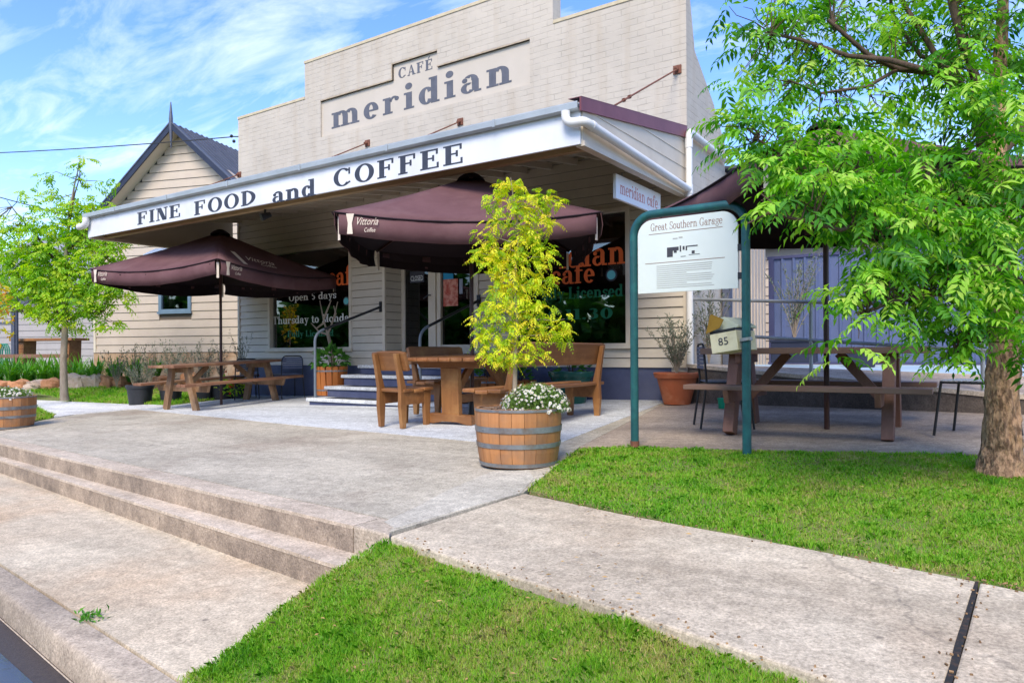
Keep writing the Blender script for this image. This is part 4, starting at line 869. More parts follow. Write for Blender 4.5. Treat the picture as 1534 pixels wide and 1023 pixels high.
# ---- awning
AL, AR = -13.07, -3.37; ZA, ZAf, ZAr, ZAw = 2.90, 3.225, 3.285, 3.71
awn = bp('awning_fascia', MB().box(AL, AR, YA, YA + 0.03, ZA, ZAf), M_white, bevel=0.004)
zb = lambda px, py: PY(px, py, YA).z
for txt, a, ya, b, yb_, ch, tr in (('FINE', 206, 336.5, 272, 325, 0.195, 0.05), ('FOOD', 291, 322, 385, 306.5, 0.205, 0.06), ('and', 408, 305.5, 474, 292, 0.22, 0.05), ('COFFEE', 500, 280.5, 697, 244, 0.215, 0.08)):
    A = PY(a, ya, YA); B = PY(b, yb_, YA)
    lettering('fascia_lettering', txt, M_letter, awn, (A.x, YA, (A.z + B.z) / 2), (1, 0, 0), (0, 0, 1), B.x - A.x, ch, track=tr, T=0.21)
mb = MB(); mb.box(AL, AR, YA + 0.034, YA + 0.13, ZA + 0.12, ZA + 0.30); mb.box(AL + 0.05, AR - 0.03, YA + 0.25, YA + 0.33, ZA + 0.02, ZA + 0.11)
bp('awning_beam', mb, M_timber)
mb = MB()
for i in range(22): 
    x = AL + 0.3 + i * (AR - AL - 0.6) / 21; mb.bar((x, YA + 0.13, ZAf - 0.02), (x, YF - 0.03, ZAw - 0.12), 0.05, 0.09)
bp('awning_rafters', mb, M_ply)
mb = MB(); mb.prism([Vector((AL, YA - 0.03, ZAr)), Vector((AR + 0.02, YA - 0.03, ZAr)), Vector((AR + 0.02, YF - 0.002, ZAw + 0.02)), Vector((AL, YF - 0.002, ZAw + 0.02))], (0, 0, -0.03))
bp('awning_roof', mb, M_roofg); mb = MB(); mb.prism([Vector((AL + 0.03, YA + 0.03, ZAr - 0.045)), Vector((AR - 0.03, YA + 0.03, ZAr - 0.045)), Vector((AR - 0.03, YF - 0.03, ZAw - 0.03)), Vector((AL + 0.03, YF - 0.03, ZAw - 0.03))], (0, 0, -0.01)); bp('awning_bounce_lining', mb, M_ply); mb = MB()  # pale lining added under the roof to bounce light onto the shopfront
nrib = 60
for i in range(nrib):
    x = AL + (i + 0.5) * (AR - AL) / nrib; mb.bar((x, YA - 0.02, ZAr + 0.005), (x, YF - 0.01, ZAw + 0.025), 0.05, 0.02)
bp('roof_sheeting_ribs', mb, M_roofg)
# gutter with rolled lip
mb = MB(); gp = [(0.0, 0.0), (-0.055, 0.0), (-0.072, 0.015), (-0.075, 0.07), (-0.068, 0.082), (-0.06, 0.074), (-0.058, 0.02), (-0.01, 0.02), (0.0, 0.085)]
mb.prism([Vector((AL - 0.04, YA + y, ZAf - 0.002 + z)) for y, z in gp], (AR - AL + 0.05, 0, 0)); gut = bp('gutter', mb, M_gutter)
mb = MB()
for x in np.linspace(AL + 1, AR - 1, 6): mb.box(x, x + 0.03, YA - 0.08, YA - 0.076, ZAf, ZAf + 0.08)
mb.build('gutter_bracket', M_gutter, gut, world=True)
# cheeks: three boards each, bottom trim, maroon barge on the right
for sx, XA, nm in ((1, AR, 'right'), (-1, AL, 'left')):
    mb = MB()
    for k in range(5):
        zlo_, zhi_ = ZA + 0.005 + k * 0.175, ZA + 0.175 + k * 0.175 + 0.005
        def ztop(y): return ZAr - 0.05 + (y - YA) / (YF - YA) * (ZAw - ZAr)
        ys = YA + 0.03; ye = YF - 0.02; 
        pts = [(ys, zlo_), (ye, zlo_), (ye, min(zhi_, ztop(ye))), (ys, min(zhi_, ztop(ys)))]
        if ztop(ys) < zlo_:
            y_ = YA + (zlo_ - ZAr + 0.05) / (ZAw - ZAr) * (YF - YA); pts = [(y_, zlo_), (ye, zlo_), (ye, min(zhi_, ztop(ye)))]
            if zhi_ < ztop(ye): y2 = YA + (zhi_ - ZAr + 0.05) / (ZAw - ZAr) * (YF - YA); pts.append((y2, zhi_))
            if y_ > ye: continue
        elif ztop(ys) < zhi_ :
            y2 = YA + (zhi_ - ZAr + 0.05) / (ZAw - ZAr) * (YF - YA)
            pts = [(ys, zlo_), (ye, zlo_), (ye, min(zhi_, ztop(ye)))] + ([(y2, zhi_)] if y2 < ye else []) + [(ys, ztop(ys))]
        mb.prism([Vector((XA + sx * (0.018 - 0.0), y, z)) for y, z in pts], (-sx * 0.018, 0, 0))
        mb.bar((XA + sx * 0.021, pts[0][0], zlo_ + 0.006), (XA + sx * 0.021, ye, zlo_ + 0.006), 0.008, 0.012)
    bp('awning_cheek', mb, M_cream if sx > 0 else M_ply)
    mb = MB(); mb.box(*sorted((XA - sx * 0.06, XA + sx * 0.035)), YA + 0.031, YF - 0.03, ZA - 0.012, ZA + 0.04); bp('cheek_trim', mb, M_trim)
mb = MB(); mb.prism([Vector((AR + 0.024, YA - 0.05, ZAr + 0.06)), Vector((AR + 0.024, YA - 0.05, ZAr - 0.075)), Vector((AR + 0.024, YF - 0.02, ZAw - 0.05)), Vector((AR + 0.024, YF - 0.02, ZAw + 0.10))], (0.02, 0, 0))
mb.prism([Vector((AR - 0.10, YA - 0.05, ZAr + 0.064)), Vector((AR + 0.046, YA - 0.05, ZAr + 0.064)), Vector((AR + 0.046, YF - 0.02, ZAw + 0.104)), Vector((AR - 0.10, YF - 0.02, ZAw + 0.104))], (0, 0, -0.006))
bp('barge_flashing', mb, M_maroon)
# down pipes
def bez(p0, p1, p2, n=5): return [(p0 * (1 - t) ** 2 + p1 * 2 * t * (1 - t) + p2 * t * t) for t in [i / n for i in range(n + 1)]]
V = Vector; X_ = AR + 0.09
mb = MB()
path = [V((AR - 0.12, YA - 0.07, ZAf - 0.0)), V((AR - 0.12, YA - 0.07, ZAf - 0.03))] + bez(V((AR - 0.12, YA - 0.07, ZAf - 0.05)), V((AR - 0.12, YA - 0.07, ZAf - 0.13)), V((AR + 0.02, YA - 0.07, ZAf - 0.13))) + bez(V((AR + 0.04, YA - 0.07, ZAf - 0.13)), V((X_, YA - 0.07, ZAf - 0.13)), V((X_, YA + 0.05, ZAf - 0.14))) + [V((X_, YF - 0.12, ZA + 0.06))]
mb.tube(path, 0.045, n=14)
mb.tube([V((X_, YA + 0.06, ZAf - 0.14)), V((X_, YA + 0.12, ZAf - 0.143))], 0.05, n=14)
bp('downpipe', mb, M_pvc, smooth=True)
mb = MB(); yv = YF - 0.09
mb.tube([V((X_ - 0.0, YF + 1.5, 3.68)), V((X_, YF - 0.0, 3.72))] + bez(V((X_, YF - 0.02, 3.72)), V((X_, yv, 3.72)), V((X_, yv, 3.62))) + [V((X_, yv, 0.62)), V((X_, yv, 0.28))], 0.043, n=14)
mb.tube([V((X_, yv, ZA + 0.0)), V((X_, yv, ZA + 0.12))], 0.05, n=14); mb.tube([V((X_, yv, 3.5)), V((X_, yv, 3.62))], 0.05, n=14)
bp('downpipe', mb, M_pvc, smooth=True)
mb = MB(); xl = AL - 0.02
mb.tube([V((xl + 0.1, YA - 0.07, ZAf)), V((xl + 0.1, YA - 0.07, ZAf - 0.04))] + bez(V((xl + 0.1, YA - 0.07, ZAf - 0.05)), V((xl + 0.1, YA - 0.07, ZAf - 0.13)), V((xl - 0.02, YA - 0.07, ZAf - 0.13))) + [V((xl - 0.16, YA - 0.06, ZAf - 0.13))], 0.055, n=14); bp('downpipe', mb, M_pvc, smooth=True)
# tie rods with turnbuckles and wall plates
for px, py in ((1015, 105), (690, 183), (551, 215), (359, 262)):
    a = PY(px, py); x = a.x; zt_ = a.z; y2 = 6.9; z2 = ZAr + (y2 - YA) / (YF - YA) * (ZAw - ZAr) + 0.03
    A = V((x, YF - 0.02, zt_)); B = V((x, y2, z2)); mb = MB(); mb.tube([A, B], 0.011, n=6)
    rod = bp('tie_rod', mb, M_rust)
    m_ = A.lerp(B, 0.72); e_ = (B - A).normalized(); mb = MB(); mb.tube([m_ - e_ * 0.10, m_ - e_ * 0.07], 0.024, n=6); mb.tube([m_ + e_ * 0.07, m_ + e_ * 0.10], 0.024, n=6)
    mb.bar(m_ - e_ * 0.08 + V((0.018, 0, 0)), m_ + e_ * 0.08 + V((0.018, 0, 0)), 0.008, 0.012); mb.bar(m_ - e_ * 0.08 - V((0.018, 0, 0)), m_ + e_ * 0.08 - V((0.018, 0, 0)), 0.008, 0.012)
    mb.build('turnbuckle', M_rust, rod, world=True)
    mb = MB(); mb.box(x - 0.055, x + 0.055, YF - 0.02, YF, zt_ - 0.055, zt_ + 0.055); mb.tube([A + V((0, 0.0, 0)), A + V((0, -0.06, -0.02))], 0.025, n=8); mb.build('wall_plate', M_rust, rod, world=True)
# name lettering
for txt, a, ya, b, yb_, ch, tr in (('meridian', 497, 192.5, 769, 124, 0.43, 0.13), ('CAF\u00c9', 597, 118, 649, 104, 0.175, 0.08)):
    A = PY(a, ya, YF + 0.035); B = PY(b, yb_, YF + 0.035); print('NAME', txt, A, B, PY(497, 168, YF + .035).z, zlo, zup, zbot)
    lettering('name_lettering', txt, M_letter2, cafe, (A.x, YF + 0.035, (A.z + B.z) / 2), (1, 0, 0), (0, 0, 1), B.x - A.x, ch, track=tr, T=0.22)
# spotlight on the beam, power point box
mb = MB(); c = PY(398, 326, YA + 0.3); mb.tube([V((c.x, YA + 0.29, ZA + 0.02)), V((c.x, YA + 0.29, ZA - 0.05))], 0.015, n=8); mb.tube([V((c.x - 0.02, YA + 0.24, ZA - 0.10)), V((c.x + 0.03, YA + 0.36, ZA - 0.045))], [0.055, 0.035], n=10); bp('spotlight', mb, M_black)
mb = MB(); a = PY(357, 205); mb.tube([a, a + V((-0.2, -0.02, 0.03))], 0.012, n=6); mb.sphere(a + V((-0.2, -0.02, 0.04)), 0.035); mb.sphere(a + V((-0.12, -0.02, -0.08)), 0.035); bp('insulator', mb, M_black)
# ================================================================= STEPS AND HANDRAILS
SX0, SX1 = -9.28, -6.45
st = thing('entrance_steps', 'blue entrance steps with three pale concrete treads below the cafe door', 'steps', (-7.9, 8.4, 0.03), group=None)
ys_ = [7.77, 8.15, 8.52, 8.88]; zs_ = [0.145, 0.32, 0.50, 0.66]
for k in range(4):
    y0, z = ys_[k], zs_[k]; ye = YF - 0.002 if k < 4 else 0
    x0 = SX0; x1 = SX1
    if k == 3: x0, x1 = SX0 + 0.03, SX1 - 0.03
    mb = MB(); mb.box(x0, x1, y0, y0 + 0.40 if k < 3 else YF - 0.03, z - 0.055, z); mb.build('tread', M_slab, st, world=True, bevel=0.012)
    mb = MB(); mb.box(x0 + 0.05, x1 - 0.05, y0 + 0.035, YF - 0.035 - 0.001 * k, (zs_[k - 1] + 0.001) if k else -0.2, z - 0.056); mb.build('riser', M_blue, st, world=True)
    mb = MB(); mb.box(x0 + 0.35, x1 - 0.35, y0 + 0.10, y0 + 0.33, z + 0.001, z + 0.004)
    if k < 3: mb.build('grip_strip', M_plastic, st, world=True)
def handrail(x0, x1, y0, ztop, zbase, zend, label):
    h = thing('handrail', label, 'handrail', (x0, y0, zbase), group='handrails beside the entrance steps')
    A = V((x0, y0, ztop)); C = V((x1, YF - 0.03, zend)); dr = (C - A).normalized()
    pth = [V((x0, y0, zbase)), V((x0, y0, ztop - 0.16))] + bez(V((x0, y0, ztop - 0.15)), V((x0, y0, ztop)), A + dr * 0.17, 6)
    mb = MB(); mb.tube(pth, 0.022, n=12); mb.build('post', M_railm, h, world=True, smooth=True)
    mb = MB(); mb.tube([A + dr * 0.17, C], 0.022, n=12); mb.build('rail', M_black, h, world=True, smooth=True)
    mb = MB(); mb.box(x1 - 0.03, x1 + 0.03, YF - 0.042, YF - 0.02, zend - 0.09, zend + 0.09); mb.build('wall_bracket', M_black, h, world=True)
handrail(-9.20, -8.86, 7.9, 1.20, 0.145, 1.67, 'grey pipe handrail left of the entrance steps, ending on the boarded pier')
handrail(-6.98, -6.74, 7.95, 1.19, 0.145, 1.68, 'grey pipe handrail right of the steps, in front of the red poster')

# ================================================================= UMBRELLAS
def panel_pt(C1, C2, t, s, ap, sag, prof=1.0):
    e = C1.lerp(C2, (s + 1) / 2); p = Vector((e.x * t, e.y * t, ap + (e.z - ap) * (t ** prof)))
    p.z -= sag * (1 - s * s) * t * t + 0.03 * math.sin(math.pi * t)
    return p
def umbrella(label, loc, rz, side, zedge, zap, sag=0.05, logo='corners', name_grp='plum cafe umbrellas', base=True, lean=(0, 0), pole_top=None, logos=((0, -1), (1, -1)), big=False):
    u = thing('cafe_umbrella', label, 'umbrella', loc, rz, name_grp, rot=(lean[0], lean[1], rz))
    h = side / 2; ze = zedge - loc[2]; ap = zap - loc[2]
    Cs = [V((-h, -h, ze)), V((h, -h, ze)), V((h, h, ze)), V((-h, h, ze))]
    mb = MB(); nt_, ns = 8, 12
    for k in range(4):
        C1, C2 = Cs[k], Cs[(k + 1) % 4]; b = len(mb.v)
        for i in range(nt_ + 1):
            t = 0.06 + 0.94 * i / nt_
            for j in range(ns + 1): mb.v.append(tuple(panel_pt(C1, C2, t, -1 + 2 * j / ns, ap, sag)))
        for i in range(nt_):
            for j in range(ns):
                a = b + i * (ns + 1) + j; mb.f.append((a, a + ns + 1, a + ns + 2, a + 1))
    can = mb.build('canopy', M_canvas, u, smooth=True, fix=False); md = can.modifiers.new('solid', 'SOLIDIFY'); md.thickness = 0.004; md.offset = -1
    # dark lining seen from below
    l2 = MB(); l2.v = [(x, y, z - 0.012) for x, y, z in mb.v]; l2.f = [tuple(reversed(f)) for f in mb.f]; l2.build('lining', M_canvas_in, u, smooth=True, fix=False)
    for k in range(4):
        C1, C2 = Cs[k], Cs[(k + 1) % 4]; mb = MB(); n2 = 14; vh = 0.235; dirv = (C2 - C1).normalized(); outv = V((dirv.y, -dirv.x, 0)); 
        b = 0
        for j in range(n2 + 1):
            s = -0.965 + 1.93 * j / n2; p = panel_pt(C1, C2, 1.0, s, ap, sag); w_ = 0.012 * math.sin(j * 1.9 + k)
            mb.v.append(tuple(p + outv * 0.012)); mb.v.append(tuple(p + outv * (0.02 + w_) + V((0, 0, -vh * 0.5)))); mb.v.append(tuple(p + outv * (0.0 + w_ * 1.5) + V((0, 0, -vh + 0.012 * abs(s)))))
        for j in range(n2):
            for q in range(2):
                a = j * 3 + q; mb.f.append((a, a + 1, a + 4, a + 3))
        va = mb.build('valance', M_canvas, u, smooth=True, fix=False); md = va.modifiers.new('solid', 'SOLIDIFY'); md.thickness = 0.004
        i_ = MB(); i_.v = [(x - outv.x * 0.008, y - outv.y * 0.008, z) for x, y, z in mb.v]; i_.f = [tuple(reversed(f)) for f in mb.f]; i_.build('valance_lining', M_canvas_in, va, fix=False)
        # printed mark: tall cup shape with script beside it, near the corners of each valance
        for endi, s0 in ((0, -0.90), (1, 0.70)):
            if (k, endi) not in logos: continue
            p = panel_pt(C1, C2, 1.0, s0, ap, sag); o_ = p + outv * 0.034 + V((0, 0, -vh + 0.02)); wmk = 0.07
            m2 = MB(); m2.prism([o_, o_ + dirv * wmk * 0.8 + V((0, 0, 0.0)), o_ + dirv * wmk * 0.68 + V((0, 0, vh * 0.45)), o_ + dirv * wmk * 1.0 + V((0, 0, vh * 0.86)), o_ - dirv * wmk * 0.12 + V((0, 0, vh * 0.86)), o_ + dirv * wmk * 0.12 + V((0, 0, vh * 0.45))], outv * 0.003)
            m2.build('printed_cup', M_logo, va)
            bpy.context.view_layer.update()
            fm = fullmat(u); 
            smalltext('printed_lettering', 'Vittoria', M_logo, va, fm @ (o_ + dirv * 0.10 + V((0, 0, 0.09))), fm.to_3x3() @ dirv, (0, 0, 1), 0.21, 0.075, shear=0.5)
            smalltext('printed_lettering', 'Coffee', M_logo, va, fm @ (o_ + dirv * 0.17 + V((0, 0, 0.02))), fm.to_3x3() @ dirv, (0, 0, 1), 0.11, 0.042, shear=0.3)
    # dark piping along the hem seam
    for k in range(4):
        mb = MB(); C1, C2 = Cs[k], Cs[(k + 1) % 4]; dv = (C2 - C1).normalized(); ov_ = V((dv.y, -dv.x, 0)); mb.tube([panel_pt(C1, C2, 1.0, -1 + 2 * j / 12, ap, sag) + ov_ * 0.02 + V((0, 0, -0.012)) for j in range(13)], 0.009, n=5); mb.build('piping', M_canvas_in, can)
    if big:
        C1, C2 = Cs[0], Cs[1]
        def on(t_, s_): return panel_pt(C1, C2, t_, s_, ap, sag) + V((0, 0, 0.014))
        mb = MB(); mb.add([on(0.93, -0.60), on(0.93, -0.53), on(0.60, -0.60), on(0.60, -0.72)], [(0, 1, 2, 3)]); mb.build('printed_cup', M_logo, can, fix=False)
        fm = fullmat(u); bpy.context.view_layer.update(); a_ = on(0.84, -0.48); b_ = on(0.84, -0.05); c_ = on(0.66, -0.48)
        smalltext('printed_lettering', 'Vittoria', M_logo, can, fm @ a_, fm.to_3x3() @ (b_ - a_), fm.to_3x3() @ (c_ - a_), 0.62, 0.20, shear=0.5, lift=0.03)
        a_ = on(0.92, -0.30); smalltext('printed_lettering', 'Coffee', M_logo, can, fm @ a_, fm.to_3x3() @ (b_ - on(0.84, -0.48)), fm.to_3x3() @ (c_ - on(0.84, -0.48)), 0.35, 0.11, shear=0.3, lift=0.035)
    # vent cap
    mb = MB(); r = 0.17
    for k in range(4):
        a0 = Cs[k] * (r / h / 1.0) ; a1 = Cs[(k + 1) % 4] * (r / h / 1.0)
        for i in range(4):
            for j in range(4):
                pass
    mb.lathe([(0.001, ap + 0.045), (0.05, ap + 0.04), (0.10, ap + 0.015), (0.15, ap - 0.02), (0.17, ap - 0.05)], n=16); mb.build('vent_cap', M_canvas_in, u, smooth=True)
    mb = MB(); mb.tube([V((0, 0, 0)), V((0, 0, ap + 0.01))], 0.024, n=12); mb.build('pole', M_pole, u, smooth=True)
    hub = MB(); hub.lathe([(0.024, ap - 0.14), (0.05, ap - 0.14), (0.05, ap - 0.08), (0.024, ap - 0.08)], n=12); hub.build('hub', M_black, u)
    zsl = ap - 0.62; sl = MB(); sl.lathe([(0.026, zsl - 0.05), (0.045, zsl - 0.05), (0.045, zsl + 0.03), (0.026, zsl + 0.03)], n=12); slo = sl.build('runner', M_black, u)
    for k in range(4):
        c = Cs[k]; a = V((0.04 * c.x / h, 0.04 * c.y / h, ap - 0.11)); e = V((c.x * 0.985, c.y * 0.985, ze - 0.03)); mb = MB(); mb.bar(a, e, 0.018, 0.028); rb = mb.build('rib', M_pole, u)
        mb = MB(); mb.bar((0.04 * c.x / h, 0.04 * c.y / h, zsl), a.lerp(e, 0.5), 0.014, 0.02); mb.build('strut', M_pole, rb)
        mb = MB(); q = V((c.x * 0.97, c.y * 0.97, ze - 0.05)); mb.bar(q, q + V((0, 0, -0.235)), 0.034, 0.006, up=(c.x, c.y, 0)); mb.build('corner_strap', M_logo, u)
    if base:
        mb = MB(); mb.lathe([(0.001, 0.0), (0.22, 0.0), (0.22, 0.04), (0.05, 0.06), (0.035, 0.22), (0.024, 0.22)], n=20); 
        if base == 2: mb.build('stand', M_black, u, smooth=True)
    return u
cf = YAW
def onz(px, d): 
    p = P(px, 530, d); p.z = zg(p.x, p.y) + 0.002; return p
uL = onz(331, 12.55); umbrella('plum square umbrella over the left picnic table, one corner pointing at the street', tuple(uL), cf + R(45 + 21), 2.82, 2.29, 3.0, sag=0.11, logos=((0, 0), (3, 0)), base=1, big=True)
uC = onz(707, 8.55); umbrella('plum square umbrella behind the yellow leaved tree, its flat side facing the street', tuple(uC), cf + R(2), 2.68, 2.28, 2.96, sag=0.10, logos=((0, 0), (1, 1)), base=2)
uR = onz(1238, 6.5); umbrella('plum square umbrella over the dark table, half hidden by the leafy verge tree', tuple(uR), cf + R(9), 2.62, 2.26, 2.90, sag=0.06, logos=((2, 0),), base=1)

# ================================================================= PICNIC TABLES
def picnic(label, loc, rz, Ltop, wtop, legspan, bench_l, ms, mz, seat_h=0.45, top_h=0.745, tilt=0.0, planks=5, benchy=0.64, lw=0.06, lh=0.13, tth=0.042):
    """long axis = local Y"""
    t = thing('picnic_table', label, 'picnic table', loc, group='picnic tables under the umbrellas', rot=(tilt, 0, rz))
    mb = MB(); pw = wtop / planks
    for i in range(planks): 
        x = -wtop / 2 + pw * i; j = random.uniform(-0.012, 0.012); mb.box(x + 0.003, x + pw - 0.003, -Ltop / 2 + j, Ltop / 2 + j, top_h - tth, top_h + random.uniform(-0.001, 0.001))
    mb.build('tabletop', ms, t, bevel=0.005)
    for s in (-1, 1):
        mb = MB()
        for i in range(2): x = s * benchy + (i - 1) * 0.125; mb.box(x + 0.003, x + 0.122, -bench_l / 2, bench_l / 2, seat_h - 0.042, seat_h)
        mb.build('bench_seat', ms, t, bevel=0.005)
    for e in (-1, 1):
        y = e * legspan / 2
        for s in (-1, 1):
            mb = MB(); mb.bar((s * 0.20, y, top_h - 0.045), (s * 0.44, y, -0.02), lw, lh, up=(1, 0, 0)); mb.build('leg', mz, t, bevel=0.004)
        mb = MB(); mb.box(-wtop / 2 + 0.06, wtop / 2 - 0.06, y - e * 0.025 - 0.022 - e * 0.022, y - e * 0.025 + 0.022 - e * 0.022, top_h - 0.135, top_h - 0.044); mb.build('top_bearer', mz, t, bevel=0.004)
        mb = MB(); yy = y - e * 0.047; bb = benchy + 0.12
        mb.prism([V((-bb, yy - 0.022, seat_h - 0.044)), V((bb, yy - 0.022, seat_h - 0.044)), V((bb - 0.05, yy - 0.022, seat_h - 0.155)), V((-bb + 0.05, yy - 0.022, seat_h - 0.155))], (0, 0.044, 0)); mb.build('seat_bearer', mz, t, bevel=0.004)
        mb = MB(); mb.bar((0, yy - e * 0.03, seat_h - 0.13), (0, e * legspan * 0.17, top_h - 0.05), 0.08, 0.04, up=(1, 0, 0)); mb.build('brace', mz, t, bevel=0.003)
    return t
cL = V((uL.x + 0.02, uL.y + 0.02, 0)); cL.z = zg(cL.x, cL.y) + 0.006
picnic('weathered brown picnic table with built in benches under the left umbrella', tuple(cL), 0, 2.2, 0.72, 1.56, 2.32, M_woodL, M_woodLz, tilt=math.atan(GC) * 0.8, planks=5)
cR = V((-1.36, 6.88, 0)); cR.z = zg(cR.x, cR.y) + 0.002
picnic('dark stained picnic table with heavy benches behind the green sign post', tuple(cR), R(90 + 2), 1.84, 0.80, 1.26, 1.90, M_woodR, M_woodRz, tilt=0, planks=5, lw=0.09, lh=0.16, seat_h=0.425, tth=0.055)

# ================================================================= CENTRE TABLE, CHAIR, BENCHES (oiled hardwood)
TX, TY = -5.14, 6.95; TZ = zg(TX, TY) + 0.004; tl = math.atan(GC) * 0.7
t = thing('pedestal_table', 'orange brown hardwood pedestal table in front of the blue steps', 'table', (TX, TY, TZ), rot=(tl, 0, 0))
mb = MB(); n = 7; pw = 1.12 / n
for i in range(n):
    x = -0.56 + i * pw; y0 = -0.84 - 0.03 * math.sin(math.pi * (i + 0.5) / n); mb.box(x + 0.004, x + pw - 0.004, y0, -y0, 0.722, 0.765)
mb.build('tabletop', M_woodC, t, bevel=0.012)
for e in (-1, 1):
    y = e * 0.55
    mb = MB(); mb.prism([V((-0.31, y - 0.05, 0)), V((-0.24, y - 0.05, 0)), V((-0.1, y - 0.05, 0.025)), V((0.1, y - 0.05, 0.025)), V((0.24, y - 0.05, 0)), V((0.31, y - 0.05, 0)), V((0.31, y - 0.05, 0.105)), V((-0.31, y - 0.05, 0.115))], (0, 0.10, 0)); mb.build('foot', M_woodCx, t, bevel=0.006)
    mb = MB(); mb.box(-0.125, 0.125, y - 0.035, y + 0.035, 0.10, 0.64); mb.build('pedestal', M_woodCz, t, bevel=0.006)
    mb = MB(); mb.prism([V((-0.5, y - 0.03, 0.72)), V((0.5, y - 0.03, 0.72)), V((0.44, y - 0.03, 0.635)), V((-0.44, y - 0.03, 0.635))], (0, 0.06, 0)); mb.build('top_bearer', M_woodCx, t, bevel=0.006)
    mb = MB(); mb.bar((0, y - e * 0.03, 0.30), (0, e * 0.10, 0.71), 0.09, 0.05, up=(1, 0, 0)); mb.build('brace', M_woodCz, t, bevel=0.004)
mb = MB(); mb.box(-0.02, 0.02, -0.52, 0.52, 0.22, 0.32); mb.build('stretcher', M_woodC, t, bevel=0.004)
def settle(name, label, cat, loc, rz, width, group, tilt=0.0, bh=0.86):
    """faces local +Y; width along local X; backrest at -Y"""
    c = thing(name, label, cat, loc, group=group, rot=(tilt, 0, rz)); w = width; sd = 0.44
    hx = w / 2 - (0.05 if w < 1 else 0.17)
    for s in (-1, 1):
        mb = MB(); x = s * hx
        prof = [(-0.215, 0.0), (-0.16, 0.0), (-0.135, 0.30), (-0.14, 0.44), (-0.185, 0.62), (-0.235, bh), (-0.285, bh), (-0.25, 0.64), (-0.225, 0.44), (-0.235, 0.25)]
        mb.prism([V((x - 0.026, y, z)) for y, z in prof], (0.052, 0, 0)); mb.build('back_leg', M_woodCz, c, bevel=0.006)
        mb = MB(); prof = [(0.14, 0), (0.20, 0), (0.235, 0.40), (0.12, 0.40)]
        mb.prism([V((x - 0.026, y, z)) for y, z in prof], (0.052, 0, 0)); mb.build('front_leg', M_woodCz, c, bevel=0.006)
        mb = MB(); mb.box(x - 0.024, x + 0.024, -0.16, 0.14, 0.26, 0.40); mb.build('side_rail', M_woodCx, c, bevel=0.004)
    mb = MB(); k = 3; pw = (sd + 0.02) / k
    for i in range(k):
        y = -0.20 + i * pw; dz = (0.0, -0.012, 0.0)[i]; mb.box(-w / 2, w / 2, y + 0.004, y + pw - 0.004, 0.402 + dz, 0.44 + dz)
    mb.build('seat', M_woodCx, c, bevel=0.01)
    mb = MB(); e_ = 0.045 if w < 1 else -0.02
    for q in range(1): mb.prism([V((-w / 2 - e_, -0.178, 0.64)), V((w / 2 + e_, -0.178, 0.64)), V((w / 2 + e_, -0.228, bh + 0.01)), V((w / 2 - 0.08, -0.23, bh + 0.025)), V((-w / 2 + 0.08, -0.23, bh + 0.025)), V((-w / 2 - e_, -0.228, bh + 0.01))], (0, 0.045, 0.006))
    mb.build('backrest', M_woodCx, c, bevel=0.01)
    return c
cp = V((-5.66, 6.17, 0)); cp.z = zg(cp.x, cp.y) + 0.005
settle('wooden_chair', 'orange brown wooden chair with a single wide back board, left of the table', 'chair', tuple(cp), R(-6), 0.47, 'hardwood seats round the centre table', tilt=0.03, bh=0.84)
b1 = V((-4.02, 6.55, 0)); b1.z = zg(b1.x, b1.y) + 0.005
settle('wooden_bench', 'long hardwood bench with a high back board, behind the yellow leaved tree', 'bench', tuple(b1), R(90), 2.15, 'hardwood seats round the centre table', tilt=0.0, bh=0.86)
b2 = V((-5.98, 7.35, 0)); b2.z = zg(b2.x, b2.y) + 0.005
settle('wooden_bench', 'short hardwood bench behind the wooden chair, in front of the cafe door', 'bench', tuple(b2), R(-90), 1.15, 'hardwood seats round the centre table', tilt=0.0, bh=0.84)

# ================================================================= METAL CHAIRS
def metalchair(label, loc, rz, m_, ms, slats=False, h=0.80):
    c = thing('metal_chair', label, 'chair', loc, rz, 'slender metal cafe chairs')
    for s in (-1, 1):
        x = s * 0.20
        mb = MB(); mb.tube([V((x * 1.08, 0.24, 0)), V((x, 0.19, 0.44))], 0.011, n=8); mb.build('leg', m_, c, smooth=True)
        mb = MB(); mb.tube([V((x * 1.08, -0.25, 0)), V((x, -0.19, 0.44)), V((x * 0.98, -0.21, h - 0.1))], 0.011, n=8); mb.build('leg', m_, c, smooth=True)
        mb = MB(); mb.tube([V((x, 0.19, 0.43)), V((x, -0.19, 0.43))], 0.010, n=6); mb.build('side_rail', m_, c)
    mb = MB(); mb.tube([V((-0.196, -0.21, h - 0.11))] + bez(V((-0.196, -0.21, h - 0.10)), V((-0.19, -0.215, h)), V((-0.11, -0.215, h))) + bez(V((0.11, -0.215, h)), V((0.19, -0.215, h)), V((0.196, -0.21, h - 0.10))) + [V((0.196, -0.21, h - 0.11))], 0.011, n=8); mb.build('back_frame', m_, c, smooth=True)
    mb = MB()
    if slats:
        for i in range(9): y = -0.17 + i * 0.043; mb.box(-0.20, 0.20, y, y + 0.022, 0.44, 0.452)
    else: mb.box(-0.205, 0.205, -0.19, 0.21, 0.438, 0.452)
    mb.build('seat', ms, c, bevel=0.003)
    mb = MB()
    for i in range(6): z = h - 0.235 + i * 0.036; mb.box(-0.185, 0.185, -0.222, -0.214, z, z + 0.031)
    mb.build('backrest', ms, c)
    return c
def mc(px, py, **k):
    p = PG(px, py); return (p.x, p.y, zg(p.x, p.y) + 0.004)
M_chairs = mat('chair_sheet_blue_grey', (0.13, 0.15, 0.22), (0.10, 0.12, 0.18), rough=0.5, scale=5)
metalchair('slim blue grey metal chair against the blue base under the left window', mc(432, 596), R(72), M_black, M_chairs, h=0.78)
metalchair('blue grey metal chair half hidden behind the left picnic table', mc(368, 598), R(60), M_black, M_chairs, h=0.76)
